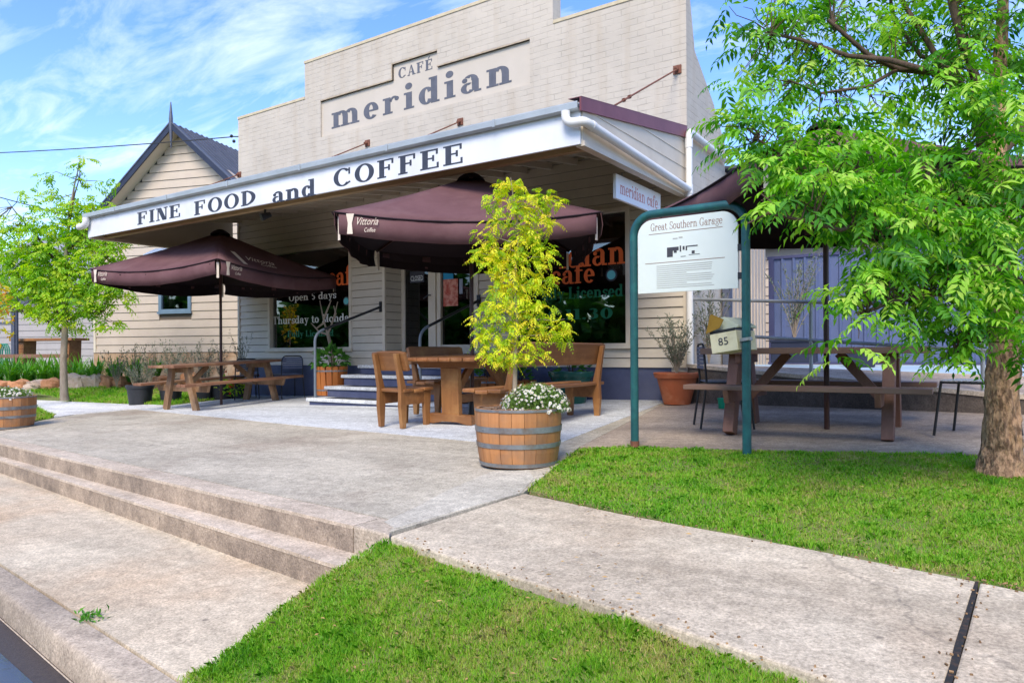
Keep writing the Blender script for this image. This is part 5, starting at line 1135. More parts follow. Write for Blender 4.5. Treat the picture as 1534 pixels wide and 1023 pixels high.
metalchair('black framed metal chair at the left end of the dark table, beside the terracotta pot', mc(1084, 640), R(-62), M_black, M_chairs, h=0.80)
pR = V((-0.12, 6.85, 0)); pR.z = zg(pR.x, pR.y) + 0.004
metalchair('black metal chair with a pale slatted seat at the right end of the dark table', tuple(pR), R(74), M_black, plain('pale_slats', (0.5, 0.52, 0.54)), slats=True, h=0.84)

# ================================================================= WINE BARREL TUBS
def barrel(label, loc, rtop=0.325, h=0.43, rz=0, grp='half wine barrel tubs'):
    b = thing('half_barrel', label, 'planter', loc, rz, grp)
    nst = 22; mb = MB(); prof = [(0.0, 0.885), (0.25, 0.945), (0.55, 0.985), (0.8, 1.0), (1.0, 0.995)]
    for k in range(nst):
        a0 = 2 * math.pi * (k + 0.015) / nst; a1 = 2 * math.pi * (k + 0.985) / nst; bb = len(mb.v); dr = random.uniform(-0.002, 0.002)
        for f, rr in prof:
            for q in (0, 0.5, 1):
                a = a0 + (a1 - a0) * q; mb.v.append(((rtop * rr + dr) * math.cos(a), (rtop * rr + dr) * math.sin(a), f * h))
        for f, rr in reversed(prof):
            for q in (0, 0.5, 1):
                a = a0 + (a1 - a0) * q; mb.v.append(((rtop * rr - 0.025) * math.cos(a), (rtop * rr - 0.025) * math.sin(a), f * h))
        m2 = len(prof) * 2
        for i in range(m2 - 1):
            for q in range(2): a = bb + i * 3 + q; mb.f.append((a, a + 1, a + 4, a + 3))
        for i in range(m2 // 2):
            l = bb + i * 3; l2 = bb + (m2 - 1 - i) * 3
            if i < m2 // 2 - 1:
                mb.f.append((l, l + 3, l2 - 3, l2)); mb.f.append((l + 2, l2 + 2, l2 - 1, l + 5))
    mb.build('staves', M_barrel, b)
    def rad(f): 
        for (f0, r0), (f1, r1) in zip(prof, prof[1:]):
            if f0 <= f <= f1: return rtop * (r0 + (r1 - r0) * (f - f0) / (f1 - f0))
    for f0, f1 in ((0.01, 0.075), (0.335, 0.415), (0.60, 0.70), (0.955, 1.0)):
        mb = MB(); r0, r1 = rad(f0) + 0.0035, rad(f1) + 0.0035; mb.lathe([(r0, f0 * h), (r1, f1 * h), (r1 + 0.003, f1 * h), (r0 + 0.003, f0 * h)], n=48, closed=True); hp = mb.build('hoop', M_hoop, b)
        mb = MB()
        for q in range(2): a = -1.9 + q * 0.06; mb.sphere(((rad((f0 + f1) / 2) + 0.007) * math.cos(a), (rad((f0 + f1) / 2) + 0.007) * math.sin(a), (f0 + f1) / 2 * h), 0.006, n=6, m=4)
        if f0 > 0.1 and f1 < 0.9: mb.build('rivet', M_hoop, hp)
    # soil with chunky mulch
    mb = MB(); n = 26
    for i in range(n):
        for j in range(n):
            x = (i / (n - 1) * 2 - 1) * rtop * 0.93; y = (j / (n - 1) * 2 - 1) * rtop * 0.93
            rr = math.hypot(x, y); m3 = rtop * 0.93
            if rr > m3: x *= m3 / rr; y *= m3 / rr
            mb.v.append((x, y, h - 0.045 + random.uniform(0, 0.016) + 0.03 * (1 - min(1, rr / m3))))
    for i in range(n - 1):
        for j in range(n - 1): a = i * n + j; mb.f.append((a, a + n, a + n + 1, a + 1))
    for q in range(90):
        a = random.uniform(0, 6.28); r_ = rtop * 0.88 * math.sqrt(random.random()); c = V((r_ * math.cos(a), r_ * math.sin(a), h - 0.02 + 0.025 * (1 - r_ / rtop)))
        M_ = Matrix.Translation(c) @ Matrix.Rotation(random.uniform(0, 6), 4, 'Z') @ Matrix.Rotation(random.uniform(-0.6, 0.6), 4, 'X'); l = random.uniform(0.012, 0.045); mb.box(-l, l, -l * 0.35, l * 0.35, -0.005, 0.006, M=M_)
    mb.build('soil', M_soil, b)
    return b
bc = PG(777, 694); BZ = zg(bc.x, bc.y) + 0.004
barrel('half wine barrel tub holding the yellow tree and daisies on the forecourt', (bc.x, bc.y, BZ), 0.335, 0.435)
bl = PG(8, 641); LZ = zg(bl.x, bl.y) + 0.004; SCL = 1.12
barrel('half wine barrel tub of daisies at the far left end of the forecourt', (bl.x, bl.y, LZ), 0.385, 0.46, rz=1.0)

# ================================================================= HERITAGE SIGN
s1, s2 = PG(951, 669), PG(1119, 679); s1.z = zg(s1.x, s1.y); s2.z = zg(s2.x, s2.y)
hdir = V((s2.x - s1.x, s2.y - s1.y, 0)); wsg = hdir.length; hdir.normalize(); rz = math.atan2(hdir.y, hdir.x)
d2 = V((s2.x, s2.y, 0)).dot(V((-math.sin(YAW), math.cos(YAW), 0))); ztop2 = CAMZ + (526.9 - 303) / FPX * d2
hs_ = thing('heritage_sign', 'white history board titled Great Southern Garage in a rounded green pipe frame', 'sign', tuple(s1), rz)
H = ztop2 - s1.z; rr = 0.17
def lp(x, z): return V((x, 0, z))
pth = [lp(0, 0.0), lp(0, H - rr)] + [lp(rr - rr * math.cos(a), H - rr + rr * math.sin(a)) for a in [math.pi / 2 * i / 8 for i in range(1, 8)]] + [lp(rr, H), lp(wsg - rr, H)] + [lp(wsg - rr + rr * math.sin(a), H - rr + rr * math.cos(a)) for a in [math.pi / 2 * i / 8 for i in range(1, 8)]] + [lp(wsg, H - rr), lp(wsg, 0)]
mb = MB(); mb.tube(pth, 0.034, n=16); fr = mb.build('frame', M_green, hs_, smooth=True)
mb = MB(); mb.tube([lp(0, 0.0), lp(0, 0.05)], 0.038, n=14); mb.build('rusty_foot', M_rust, fr)
pz0 = CAMZ + (526.9 - 431) / FPX * d2 - s1.z; ins = 0.045; x0, x1 = ins, wsg - ins - 0.012; z1 = H - 0.05; r2 = 0.13
pl = [lp(x0, pz0), lp(x1, pz0)] + [lp(x1 - r2 + r2 * math.cos(a), z1 - r2 + r2 * math.sin(a)) for a in [math.pi / 2 * i / 8 for i in range(9)]] + [lp(x0 + r2 - r2 * math.sin(a), z1 - r2 + r2 * math.cos(a)) for a in [math.pi / 2 * i / 8 for i in range(9)]]
mb = MB(); mb.prism([p + V((0, -0.012, 0)) for p in pl], (0, 0.02, 0)); bd = mb.build('board', M_signw, hs_)
mb = MB()
for z in (pz0 + 0.07, z1 - 0.32): mb.box(x1, wsg - 0.02, -0.02, 0.02, z, z + 0.05); 
mb.build('clip', M_black, fr)
fm = fullmat(hs_)
def board_pt(u, v): return fm @ V((x0 + u * (x1 - x0), -0.012, pz0 + v * (z1 - pz0)))
bw = x1 - x0; xd = fm.to_3x3() @ V((1, 0, 0))
lettering('title', 'Great Southern Garage', M_brownprint, bd, board_pt(0.14, 0.845), xd, (0, 0, 1), bw * 0.72, 0.062, T=0.12, t=0.05, track=0.02, depth=0.001)
mb = MB()
def rect_on(mb, u0, u1, v0, v1, lift=0.0016):
    a = V((x0 + u0 * bw, -0.012 - lift, pz0 + v0 * (z1 - pz0))); b = V((x0 + u1 * bw, -0.012 - lift, pz0 + v1 * (z1 - pz0))); mb.add([(a.x, a.y, a.z), (b.x, a.y, a.z), (b.x, a.y, b.z), (a.x, a.y, b.z)], [(0, 1, 2, 3)])
rect_on(mb, 0.12, 0.86, 0.797, 0.804); rect_on(mb, 0.08, 0.88, 0.40, 0.407); mb.build('ruled_line', M_brownprint, bd)
mb = MB(); random.seed(5)
for i in range(12):
    v = 0.355 - i * 0.027; rect_on(mb, 0.2, 0.2 + (0.58 if i % 5 < 4 else 0.33) - random.uniform(0, 0.03), v, v + 0.008)
mb.build('printed_text', M_greyprint, bd)
mb = MB()
for (u0, u1, v0, v1) in [(0.31, 0.37, 0.47, 0.60), (0.37, 0.43, 0.55, 0.60), (0.44, 0.455, 0.53, 0.61), (0.47, 0.49, 0.55, 0.60), (0.50, 0.62, 0.585, 0.60), (0.50, 0.515, 0.54, 0.585), (0.56, 0.59, 0.49, 0.53), (0.45, 0.50, 0.46, 0.468), (0.53, 0.64, 0.475, 0.482), (0.38, 0.41, 0.52, 0.55)]: rect_on(mb, u0, u1, v0, v1)
mb.build('garage_photo', M_darkprint, bd)
mb = MB(); rect_on(mb, 0.43, 0.47, 0.71, 0.73); rect_on(mb, 0.37, 0.42, 0.705, 0.72); mb.build('small_caption', M_greyprint, bd)

# ================================================================= MAILBOX on the right post
mbp = s2 + V((0, 0, 0)); pxm = P(1086, 508, d2 * 1.015); mrz = rz - R(10)
mx_ = thing('mailbox', 'tilted cream metal mailbox numbered 85 with its lid flap open, clamped to the green post', 'mailbox', tuple(pxm + V((0, 0, -0.10))), rot=(0, R(-8), mrz))
M_mail = mat('cream_mailbox_paint', (0.66, 0.62, 0.42), (0.60, 0.56, 0.38), rough=0.45, scale=5, c3=(0.45, 0.38, 0.18), scale3=7)
M_mailg = mat('pale_green_lid_paint', (0.50, 0.55, 0.44), (0.44, 0.48, 0.36), rough=0.45, scale=5)
M_ochre = mat('ochre_lid_inside', (0.34, 0.20, 0.03), (0.26, 0.15, 0.02), rough=0.6, scale=6)
mb = MB(); mb.box(-0.115, 0.115, -0.0, 0.30, 0.0, 0.155); body = mb.build('body', M_mail, mx_, bevel=0.004)
mb = MB(); mb.box(-0.108, 0.112, -0.004, 0.001, 0.158, 0.176); mb.box(-0.108, 0.108, 0.002, 0.29, 0.156, 0.17); mb.build('slot', M_black, mx_)
mb = MB(); mb.prism([V((-0.12, 0.02, 0.175)), V((0.125, 0.02, 0.175)), V((0.125, 0.02, 0.19)), V((0.02, 0.02, 0.275)), V((-0.04, 0.02, 0.27)), V((-0.12, 0.02, 0.19))], (0, 0.30, 0)); mb.build('lid', M_mailg, mx_, bevel=0.003)
mb = MB(); mb.prism([V((-0.135, -0.02, 0.165)), V((-0.01, -0.02, 0.19)), V((0.04, -0.03, 0.25)), V((-0.045, -0.05, 0.305)), V((-0.06, -0.05, 0.30))], (0, 0.006, 0.0)); mb.build('open_flap', M_ochre, mx_)
fm = fullmat(mx_); smalltext('house_number', '85', M_darkprint, body, fm @ V((-0.045, -0.0005, 0.055)), fm.to_3x3() @ V((1, 0, 0)), fm.to_3x3() @ V((0, 0, 1)), 0.085, 0.06, lift=0.003)
inv = fm.inverted(); pc = inv @ (s2 + V((0, 0, pxm.z - s2.z - 0.005))); 
mb = MB(); mb.lathe([(0.036, -0.012), (0.047, -0.012), (0.047, 0.012), (0.036, 0.012)], n=16, c=tuple(pc), closed=True); mb.bar(pc + V((-0.04, 0, 0)), (0.1, 0.05, 0.06), 0.02, 0.02); mb.build('clamp', M_galv, mx_)

# ================================================================= HANGING SIGN under the awning
ya, yb = 7.36, 8.66; XS = -3.55
hg = thing('hanging_sign', 'white double sided sign hanging under the right end of the awning, faded red script', 'sign', (XS, (ya + yb) / 2, 2.6))
mb = MB(); mb.box(XS - 0.02, XS + 0.02, ya, yb, 2.59, 2.87); sb = mb.build('panel', mat('hanging_sign_white', (0.90, 0.89, 0.88), (0.86, 0.84, 0.84), rough=0.4, scale=3), hg, world=True, bevel=0.004)
lettering('sign_lettering', 'meridian cafe', M_pink, sb, (XS + 0.021, ya + 0.10, 2.66), (0, 1, 0), (0, 0, 1), 1.1, 0.15, T=0.13, t=0.05, track=0.03, depth=0.001)
for y in (ya + 0.2, yb - 0.2):
    mb = MB(); mb.tube([(XS, y, 2.87), (XS, y, 2.915)], 0.006, n=6); mb.build('hanger', M_galv, hg, world=True)

# ================================================================= POTS
def pot(name, label, loc, r0, r1, h, m, grp=None, rim=0.02, cat='pot', soil=True):
    t = thing(name, label, cat, loc, random.uniform(0, 6), grp)
    mb = MB(); mb.lathe([(0.001, 0.0), (r0, 0.0), (r0 + (r1 - r0) * 0.82, h * 0.8), (r0 + (r1 - r0) * 0.84, h * 0.82), (r1 + rim * 0.4, h * 0.83), (r1 + rim, h * 0.97), (r1 + rim * 0.8, h), (r1 - 0.015, h), (r1 - 0.03, h * 0.9)], n=36); mb.build('shell', m, t, smooth=True)
    mb = MB(); mb.lathe([(0.001, h * 0.91), (r1 * 0.5, h * 0.92), (r1 - 0.02, h * 0.88)], n=20); mb.build('soil', M_soil, t)
    return t
def gp_(px, py): p = PG(px, py); return V((p.x, p.y, zg(p.x, p.y) + 0.004))
tp = PY(1014, 597, 8.72); tp.z = zg(tp.x, tp.y) + 0.004; pot('terracotta_pot', 'large terracotta bowl pot at the right corner of the cafe wall', tuple(tp), 0.165, 0.265, 0.40, M_terra, rim=0.03)
bp1 = gp_(210, 606); pot('plastic_pot', 'big black plastic pot on the lawn edge left of the picnic table', tuple(bp1), 0.19, 0.235, 0.37, M_plastic, 'black plastic pots behind the left table')
pots = [bp1]
for px, py, lb in ((256, 603, 'black plastic pot just behind the near end of the left picnic table'), (305, 600, 'black plastic pot behind the middle of the left picnic table'), (333, 598, 'black plastic pot right of the left umbrella pole'), (362, 596, 'black plastic pot nearest the corner of the cafe wall')):
    p = gp_(px, py); pots.append(p); pot('plastic_pot', lb, tuple(p), 0.17, 0.21, 0.32, M_plastic, 'black plastic pots behind the left table')
# timber tubs beside the steps
tubL = V((-9.62, 8.62, 0)); tubL.z = zg(tubL.x, tubL.y) + 0.003
def tub(label, loc, r=0.24, h=0.40):
    t = thing('timber_tub', label, 'planter', tuple(loc), 0.3, 'small orange timber tubs by the steps'); mb = MB()
    for k in range(16):
        a = 2 * math.pi * k / 16; M_ = Matrix.Rotation(a, 4, 'Z') @ Matrix.Translation((r, 0, 0)) @ Matrix.Rotation(0.08, 4, 'Y'); mb.box(-0.012, 0.012, -r * 0.19, r * 0.19, 0, h, M=M_)
    mb.build('staves', M_orange, t); mb = MB(); mb.disc((0, 0, h - 0.06), r * 0.99, 16); mb.build('soil', M_soil, t)
    for z in (0.08, h - 0.09):
        mb = MB(); mb.lathe([(r + 0.014 + z * 0.08, z), (r + 0.018 + z * 0.08, z), (r + 0.018 + z * 0.08, z + 0.025), (r + 0.014 + z * 0.08, z + 0.025)], n=24, closed=True); mb.build('hoop', M_hoop, t)
tubL.z = 0.14
tub('orange timber tub of broad leaved plants left of the steps', tubL, 0.23, 0.50)
tubR = V((-6.15, 8.55, 0.09)); tub('orange timber tub seen under the centre table, right of the steps', tubR, 0.25, 0.42)
tubR2 = V((-5.75, 8.7, 0.10)); tub('orange timber tub nearest the right shop window', tubR2, 0.22, 0.36)
gpt = V((-4.85, 8.65, 0)); gpt.z = zg(gpt.x, gpt.y); pot('glazed_pot', 'dark green glazed pot against the blue wall behind the long bench', tuple(gpt), 0.2, 0.30, 0.44, plain('green_glaze', (0.015, 0.10, 0.075), 0.25))
sg = gp_(1083, 612); pot('small_pot', 'tiny bright green plastic pot under the dark picnic table', tuple(sg), 0.05, 0.06, 0.12, plain('bright_green_plastic', (0.0, 0.30, 0.16)), rim=0.004)

# ================================================================= RIGHT SIDE: retaining wall, deck, rails, fence
A1 = PG(1030, 603); A2 = PG(1474, 619); 
def dep(p): return Vector((p.x, p.y, 0)).dot(V((-math.sin(YAW), math.cos(YAW), 0)))
zA1 = CAMZ + (527.3 - 545) / FPX * dep(A1); zA2 = CAMZ + (524.8 - 587) / FPX * dep(A2)
wd_ = V((A2.x - A1.x, A2.y - A1.y, 0)); ext = wd_ * 0.9; A3 = A2 + ext; zA3 = zA2 + (zA2 - zA1) * 0.5
bk = V((-wd_.y, wd_.x, 0)).normalized()
rw = thing('retaining_wall', 'low dirty concrete retaining wall behind the dark picnic table', 'wall', tuple(A1))
mb = MB(); z_ = lambda p, o: V((p.x, p.y, o))
mb.prism([z_(A1, -0.2), z_(A3, -0.2), z_(A3, zA3 - 0.045), z_(A2, zA2 - 0.045), z_(A1, zA1 - 0.045)], bk * 0.16); mb.build('wall', M_wallc, rw, world=True)
mb = MB(); mb.prism([z_(A1, zA1 - 0.044), z_(A2, zA2 - 0.044), z_(A3, zA3 - 0.044), z_(A3, zA3), z_(A2, zA2), z_(A1, zA1)], bk * 0.30); 
cop = mb.build('coping', M_kerbtop, rw, world=True); cop.location = rw.matrix_world.to_3x3() @ (-bk * 0.02)
o1, o2, o3 = z_(A1, zA1 - 0.002) + bk * 0.28, z_(A2, zA2 - 0.002) + bk * 0.28, z_(A3, zA3 - 0.002) + bk * 0.28
FY = 13.3
f1 = V((-3.4, FY, 0.62)); f2 = V((6.0, FY, 0.62)); m1 = o1 + bk * 0.9; m1.z = 0.66; m2 = o2 + bk * 1.3; m2.z = 0.56; m3 = o3 + bk * 2.0; m3.z = 0.5
mb = MB(); mb.add([o1, o2, o3, m3, m2, m1], [(0, 1, 4, 5), (1, 2, 3, 4)]); tag(mb.build('ramp', M_patio if False else concmat('ramp_concrete', (0.50, 0.41, 0.32), (0.44, 0.35, 0.27), (0.36, 0.28, 0.21))), kind='structure')
mb = MB(); dz = V((0, 0, 0.003)); mb.prism([m1 + dz, m2 + dz, m3 + dz, f2, f1, V((XR + 0.01, 10.6, 0.66))], (0, 0, -0.6)); tag(mb.build('deck', M_deck), kind='structure')
# pipe rail
pr = thing('pipe_railing', 'two rail galvanised pipe railing on top of the retaining wall', 'railing', tuple(z_(A1, zA1)))
R1 = z_(A1, zA1) + bk * 0.14; R2 = z_(A2, zA2) + bk * 0.14; R3 = z_(A3, zA3) + bk * 0.14
for hgt in (0.84, 0.40):
    mb = MB(); s_ = 0.0 if hgt > 0.5 else 0.16; mb.tube([R1.lerp(R2, s_) + V((0, 0, hgt)), R2 + V((0, 0, hgt)), R3 + V((0, 0, hgt))], 0.021, n=10); mb.build('rail', M_galv, pr, world=True, smooth=True)
for f in (0.0, 0.47, 0.99): 
    mb = MB(); p = R1.lerp(R2, f); mb.tube([p, p + V((0, 0, 0.84))], 0.021, n=10); mb.build('post', M_galv, pr, world=True, smooth=True)
# sheet metal fence
fn = thing('metal_fence', 'tall lilac blue corrugated steel fence behind the deck', 'fence', (1.0, FY, 0.62))
mb = MB(); x = -3.35; k = 0; top = 2.50
xs_ = []
while x < 6: xs_ += [(x, 0.0), (x + 0.02, -0.03), (x + 0.045, -0.03), (x + 0.065, 0.0)]; x += 0.19
mb.v = [(a, FY - 0.02 + b, 0.66) for a, b in xs_] + [(a, FY - 0.02 + b, top) for a, b in xs_]; n = len(xs_); mb.f = [(i, i + 1, n + i + 1, n + i) for i in range(n - 1)]; mb.build('sheeting', M_fence, fn, world=True)
mb = MB(); mb.box(-3.38, 6, FY - 0.055, FY + 0.02, top, top + 0.05); mb.box(-3.38, 6, FY - 0.055, FY + 0.02, 0.625, 0.665); mb.build('rail', M_fence2, fn, world=True)
mb = MB(); mb.box(-3.36, -3.27, FY - 0.058, FY - 0.02, 0.62, top); mb.build('post', M_fence2, fn, world=True)
# neighbour house behind the fence
nb = thing('neighbour_house', 'low cream boarded house with a grey roof behind the blue fence', 'building', (1.0, 16.5, 0.5))
mb = MB(); boards(mb, -5.0, 7.0, 0.5, 3.35, lambda u, o, z: V((u, 16.5 - o, z)), ex=0.2, base=0.5, gap=0); mb.build('wall', M_cream2, nb, world=True, fix=False)
mb = MB(); mb.prism([V((-5.3, 16.2, 3.3)), V((7.3, 16.2, 3.3)), V((5, 19.5, 4.5)), V((-3, 19.5, 4.5))], (0, 0, -0.05)); mb.box(-5.3, 7.3, 16.1, 16.2, 3.25, 3.36); mb.build('roof', M_roofg, nb, world=True)

# ================================================================= COTTAGE on the left
c0 = P(358, 531, 18.0); c0.z = 0.0
crz = math.atan2(0.559 * 0.962 + 0.829 * -0.274, 0.829 * 0.962 + -0.559 * -0.274)
cot = thing('cottage', 'cream boarded cottage with a steep dark gable left of the cafe', 'building', tuple(c0), crz)
def lb(mb, name, m, **k): return mb.build(name, m, cot, **k)
xa, xw, xr_ = -1.68, -4.49, 1.6; za = 6.62; sl = 0.89; zsb = 0.92
mb = MB(); ex = 0.213
def bc_(u0, u1, z0, z1): boards(mb, u0, u1, z0, z1, lambda u, o, z: V((u, -o, z)), ex=ex, base=zsb, lip=0.022)
wx0, wx1, wz0, wz1 = -2.40, -1.40, 1.96, 3.2
zt_ = za - 0.05 - sl * (xa - xw)
k = 0
while zsb + k * ex < za - 0.1:
    z0, z1 = zsb + k * ex, zsb + (k + 1) * ex
    # clip course to the gable
    lim = max(0.0, (za - z1) / sl); u0 = max(xw, xa - lim - 0.1); u1 = min(xr_, xa + lim + 0.1)
    if u1 - u0 > 0.1:
        if z1 > wz0 and z0 < wz1: bc_(u0, wx0, z0, z1); bc_(wx1, u1, z0, z1)
        else: bc_(u0, u1, z0, z1)
    k += 1
lb(mb, 'weatherboards', M_cream2, fix=False)
mb = MB(); mb.box(xw + 0.03, wx0, 0.013, 0.029, zsb, 3.5); mb.box(wx1, xr_, 0.013, 0.029, zsb, 3.5); mb.box(wx0, wx1, 0.013, 0.029, zsb, wz0); mb.prism([V((xw + 0.2, 0.013, 3.501)), V((xr_ + 0.9, 0.013, 3.501)), V((xa, 0.013, za - 0.2))], (0, 0.016, 0)); lb(mb, 'board_shade_backing', M_jointshade)  # painted shadow lines between the cottage boards too
mb = MB(); mb.box(xw, wx0, 0.03, 0.2, 0, 3.4); mb.box(wx1, xr_, 0.03, 0.2, 0, 3.4); mb.box(wx0, wx1, 0.03, 0.2, 0, wz0); mb.box(xw, xw + 0.12, 0.2, 7, 0, 3.4); mb.prism([V((xw, 0.031, 3.4)), V((xr_ + 1.0, 0.031, 3.4)), V((xa, 0.031, za - 0.12))], (0, 0.15, 0)); lb(mb, 'wall', M_cream2)
mb = MB(); mb.box(xw - 0.03, xw + 0.04, -0.035, 0.03, zsb, zt_); lb(mb, 'corner_board', M_trim)
mb = MB(); mb.box(xw - 0.02, xr_, -0.04, 0.025, -0.6, zsb - 0.005); lb(mb, 'stone_base', M_stone)
mb = MB(); mb.box(xw - 0.02, xr_, -0.045, -0.024, zsb - 0.012, zsb + 0.008); lb(mb, 'base_rail', M_bark2)
# roof planes, ridge runs back
hw = 3.2; ov = 0.35; Lr = 6.0
for s in (-1, 1):
    mb = MB(); mb.prism([V((xa, -ov, za + 0.1)), V((xa + s * hw, -ov, za + 0.1 - sl * hw)), V((xa + s * hw, Lr, za + 0.1 - sl * hw)), V((xa, Lr, za + 0.1))], (0, 0, -0.05))
    for k in range(30): y = -ov + 0.1 + k * 0.2; mb.bar((xa, y, za + 0.115), (xa + s * hw, y, za + 0.115 - sl * hw), 0.04, 0.02)
    lb(mb, 'roof', M_roofg)
    mb = MB(); mb.bar((xa, -ov - 0.02, za + 0.03), (xa + s * hw, -ov - 0.02, za + 0.03 - sl * hw), 0.14, 0.035, up=(0, 1, 0)) ; lb(mb, 'barge_board', M_navy)
    mb = MB(); mb.bar((xa, -ov - 0.03, za + 0.13), (xa + s * hw, -ov - 0.03, za + 0.13 - sl * hw), 0.03, 0.045, up=(0, 1, 0)) ; lb(mb, 'barge_cap', M_slate)
    mb = MB(); mb.prism([V((xa, -ov, za - 0.01)), V((xa + s * hw, -ov, za - 0.01 - sl * hw)), V((xa + s * hw, 0, za - 0.01 - sl * hw)), V((xa, 0, za - 0.01))], (0, 0, -0.02)); lb(mb, 'eave_lining', M_ply)
mb = MB(); yf_ = -ov - 0.03; mb.tube([V((xa, yf_, za - 0.55)), V((xa, yf_, za - 0.3)), V((xa, yf_, za + 0.05)), V((xa, yf_, za + 0.2)), V((xa, yf_, za + 0.62))], [0.008, 0.03, 0.05, 0.05, 0.012], n=8); lb(mb, 'finial', M_slate)
fw = 0.09; mb = MB(); mb.box(wx0, wx0 + fw, -0.05, 0.04, wz0, wz1); mb.box(wx1 - fw, wx1, -0.05, 0.04, wz0, wz1); mb.box(wx0 + fw, wx1 - fw, -0.05, 0.04, wz0, wz0 + 0.08); mb.box(wx0 - 0.03, wx1 + 0.03, -0.07, -0.051, wz0 - 0.04, wz0 + 0.02); mb.box(wx0 + fw, wx1 - fw, -0.05, 0.04, wz1 - 0.08, wz1)
cw = lb(mb, 'window', M_wblue)
mb = MB(); mb.box(wx0 + fw, wx1 - fw, 0.0, 0.008, wz0 + 0.08, wz1 - 0.08); mb.build('pane', M_glass, cw)
mb = MB(); mb.box(wx0 + fw, wx1 - fw, 0.10, 0.12, wz0, wz1); mb.box(wx0 + fw + 0.35, wx0 + fw + 0.38, 0.03, 0.06, wz0, wz1); mb.build('curtain', mat('grey_curtain', (0.16, 0.16, 0.17), (0.30, 0.28, 0.24), scale=9, stretch=(3, 3, 0.4)), cw)
mb = MB(); mb.prism([V((wx0 - 0.1, -0.02, 3.62)), V((wx1 + 0.35, -0.02, 3.62)), V((wx1 + 0.35, -0.45, 3.40)), V((wx0 - 0.1, -0.45, 3.40))], (0, 0, -0.02))
for k in range(18): x = wx0 - 0.08 + k * 0.083; mb.bar((x, -0.02, 3.625), (x, -0.45, 3.405), 0.03, 0.02)
lb(mb, 'window_hood', mat('blue_white_hood', (0.42, 0.50, 0.62), (0.36, 0.44, 0.56), rough=0.4))
mb = MB(); mb.prism([V((wx0 - 0.11, -0.02, 3.6)), V((wx0 - 0.11, -0.44, 3.39)), V((wx0 - 0.11, -0.44, 3.31)), V((wx0 - 0.11, -0.02, 3.31))], (-0.02, 0, 0)); lb(mb, 'hood_side', M_slate)

# far house behind the left tree
fh = thing('far_house', 'grey boarded house with a grey hip roof beyond the garden on the left', 'building', tuple(P(60, 560, 25)), crz)
o = P(60, 560, 25); inv = Matrix.Rotation(crz, 4, 'Z'); 
mb = MB(); mb2 = []
def fl(x, y, z): return V((x, y, z - o.z + 0.0))
mb = MB(); boards(mb, -6, 3.2, 0.2, 3.1, lambda u, o_, z: V((u, -o_, z - o.z)), ex=0.22, base=0.2, lip=0.02, gap=0); mb.build('wall', mat('grey_boards', (0.40, 0.37, 0.36), (0.35, 0.325, 0.315), scale=2), fh, fix=False)
mb = MB(); mb.prism([fl(-6.5, -0.5, 3.1), fl(3.6, -0.5, 3.1), fl(1.5, 3, 5.6), fl(-3.5, 3, 5.6)], (0, 0, -0.05)); mb.add([fl(3.6, -0.5, 3.08), fl(3.6, 6, 3.08), fl(1.5, 3, 5.58)], [(0, 1, 2)]); mb.build('roof', mat('far_grey_roof', (0.22, 0.225, 0.25), (0.26, 0.26, 0.28), rough=0.5), fh)

# timber garden bench and posts on the far left
gb = P(75, 530, 20.5); tb = thing('garden_table', 'long orange brown timber table behind the hedge of strap leaves', 'table', (gb.x, gb.y, 0.35), crz)
mb = MB(); mb.box(-1.15, 1.1, -0.3, 0.3, 0.93, 1.0); mb.build('tabletop', M_woodCx, tb)
for x in (-0.85, 0.80):
    mb = MB(); mb.prism([V((x - 0.12, -0.2, 0.93)), V((x + 0.12, -0.2, 0.93)), V((x + 0.08, -0.2, 0)), V((x - 0.08, -0.2, 0))], (0, 0.4, 0)); mb.build('leg', M_woodCx, tb)
gp2 = P(22, 530, 20.2); tb = thing('gate_post', 'slate blue steel gate post at the far left garden', 'post', (gp2.x, gp2.y, 0.2), crz)
mb = MB(); mb.box(-0.06, 0.06, -0.06, 0.06, 0, 1.95); mb.box(0.07, 0.11, -0.03, 0.03, 0, 2.3); mb.build('post', M_slate, tb); mb = MB(); mb.box(-0.6, -0.06, -0.02, 0.02, 1.55, 1.62); mb.build('rail', M_slate, tb)
gp2 = P(3, 530, 20.4); tb = thing('hose_reel', 'coiled green garden hose hanging beside the gate post', 'hose', (gp2.x, gp2.y, 0.6), crz)
for k in range(3):
    mb = MB(); mb.tube([V((0.05 * k, 0.02 * k, 0.30)) + V((0.14 * math.cos(a), 0, 0.30 * math.sin(a))) for a in [2 * math.pi * i / 16 for i in range(17)]], 0.02, n=6, caps=False); mb.build('hose_coil', plain('green_hose', (0.03, 0.22, 0.15)), tb)
gp3 = P(60, 530, 19.2); tb = thing('garden_rail', 'low brown timber sleeper edging above the strap leaved plants', 'edging', (gp3.x, gp3.y, 0.70), crz)
mb = MB(); mb.box(-2.6, 0.9, -0.06, 0.06, 0.10, 0.20); mb.build('rail', M_woodRz, tb)
mb = MB()
for x in (-2.4, -0.8, 0.8): mb.box(x - 0.05, x + 0.05, -0.05, 0.05, -0.9, 0.10)
mb.build('support', M_woodRz, tb)
# service cables
def cable(label, a, b, sag, r=0.012):
    pts = [a.lerp(b, i / 20) + V((0, 0, -sag * 4 * (i / 20) * (1 - i / 20))) for i in range(21)]; mb = MB(); mb.tube(pts, r, n=5); tag(mb.build('overhead_cable', M_cable), label, 'cable', 'overhead service cables')
cable('black service cable running level from the parapet corner out to the left', PY(352, 205) + V((-0.05, -0.02, 0)), P(-500, 222, 26), 0.35, r=0.012)
cable('lower black cable sloping down behind the left tree', P(110, 325, 24), P(-420, 160, 28), 0.2, r=0.018)
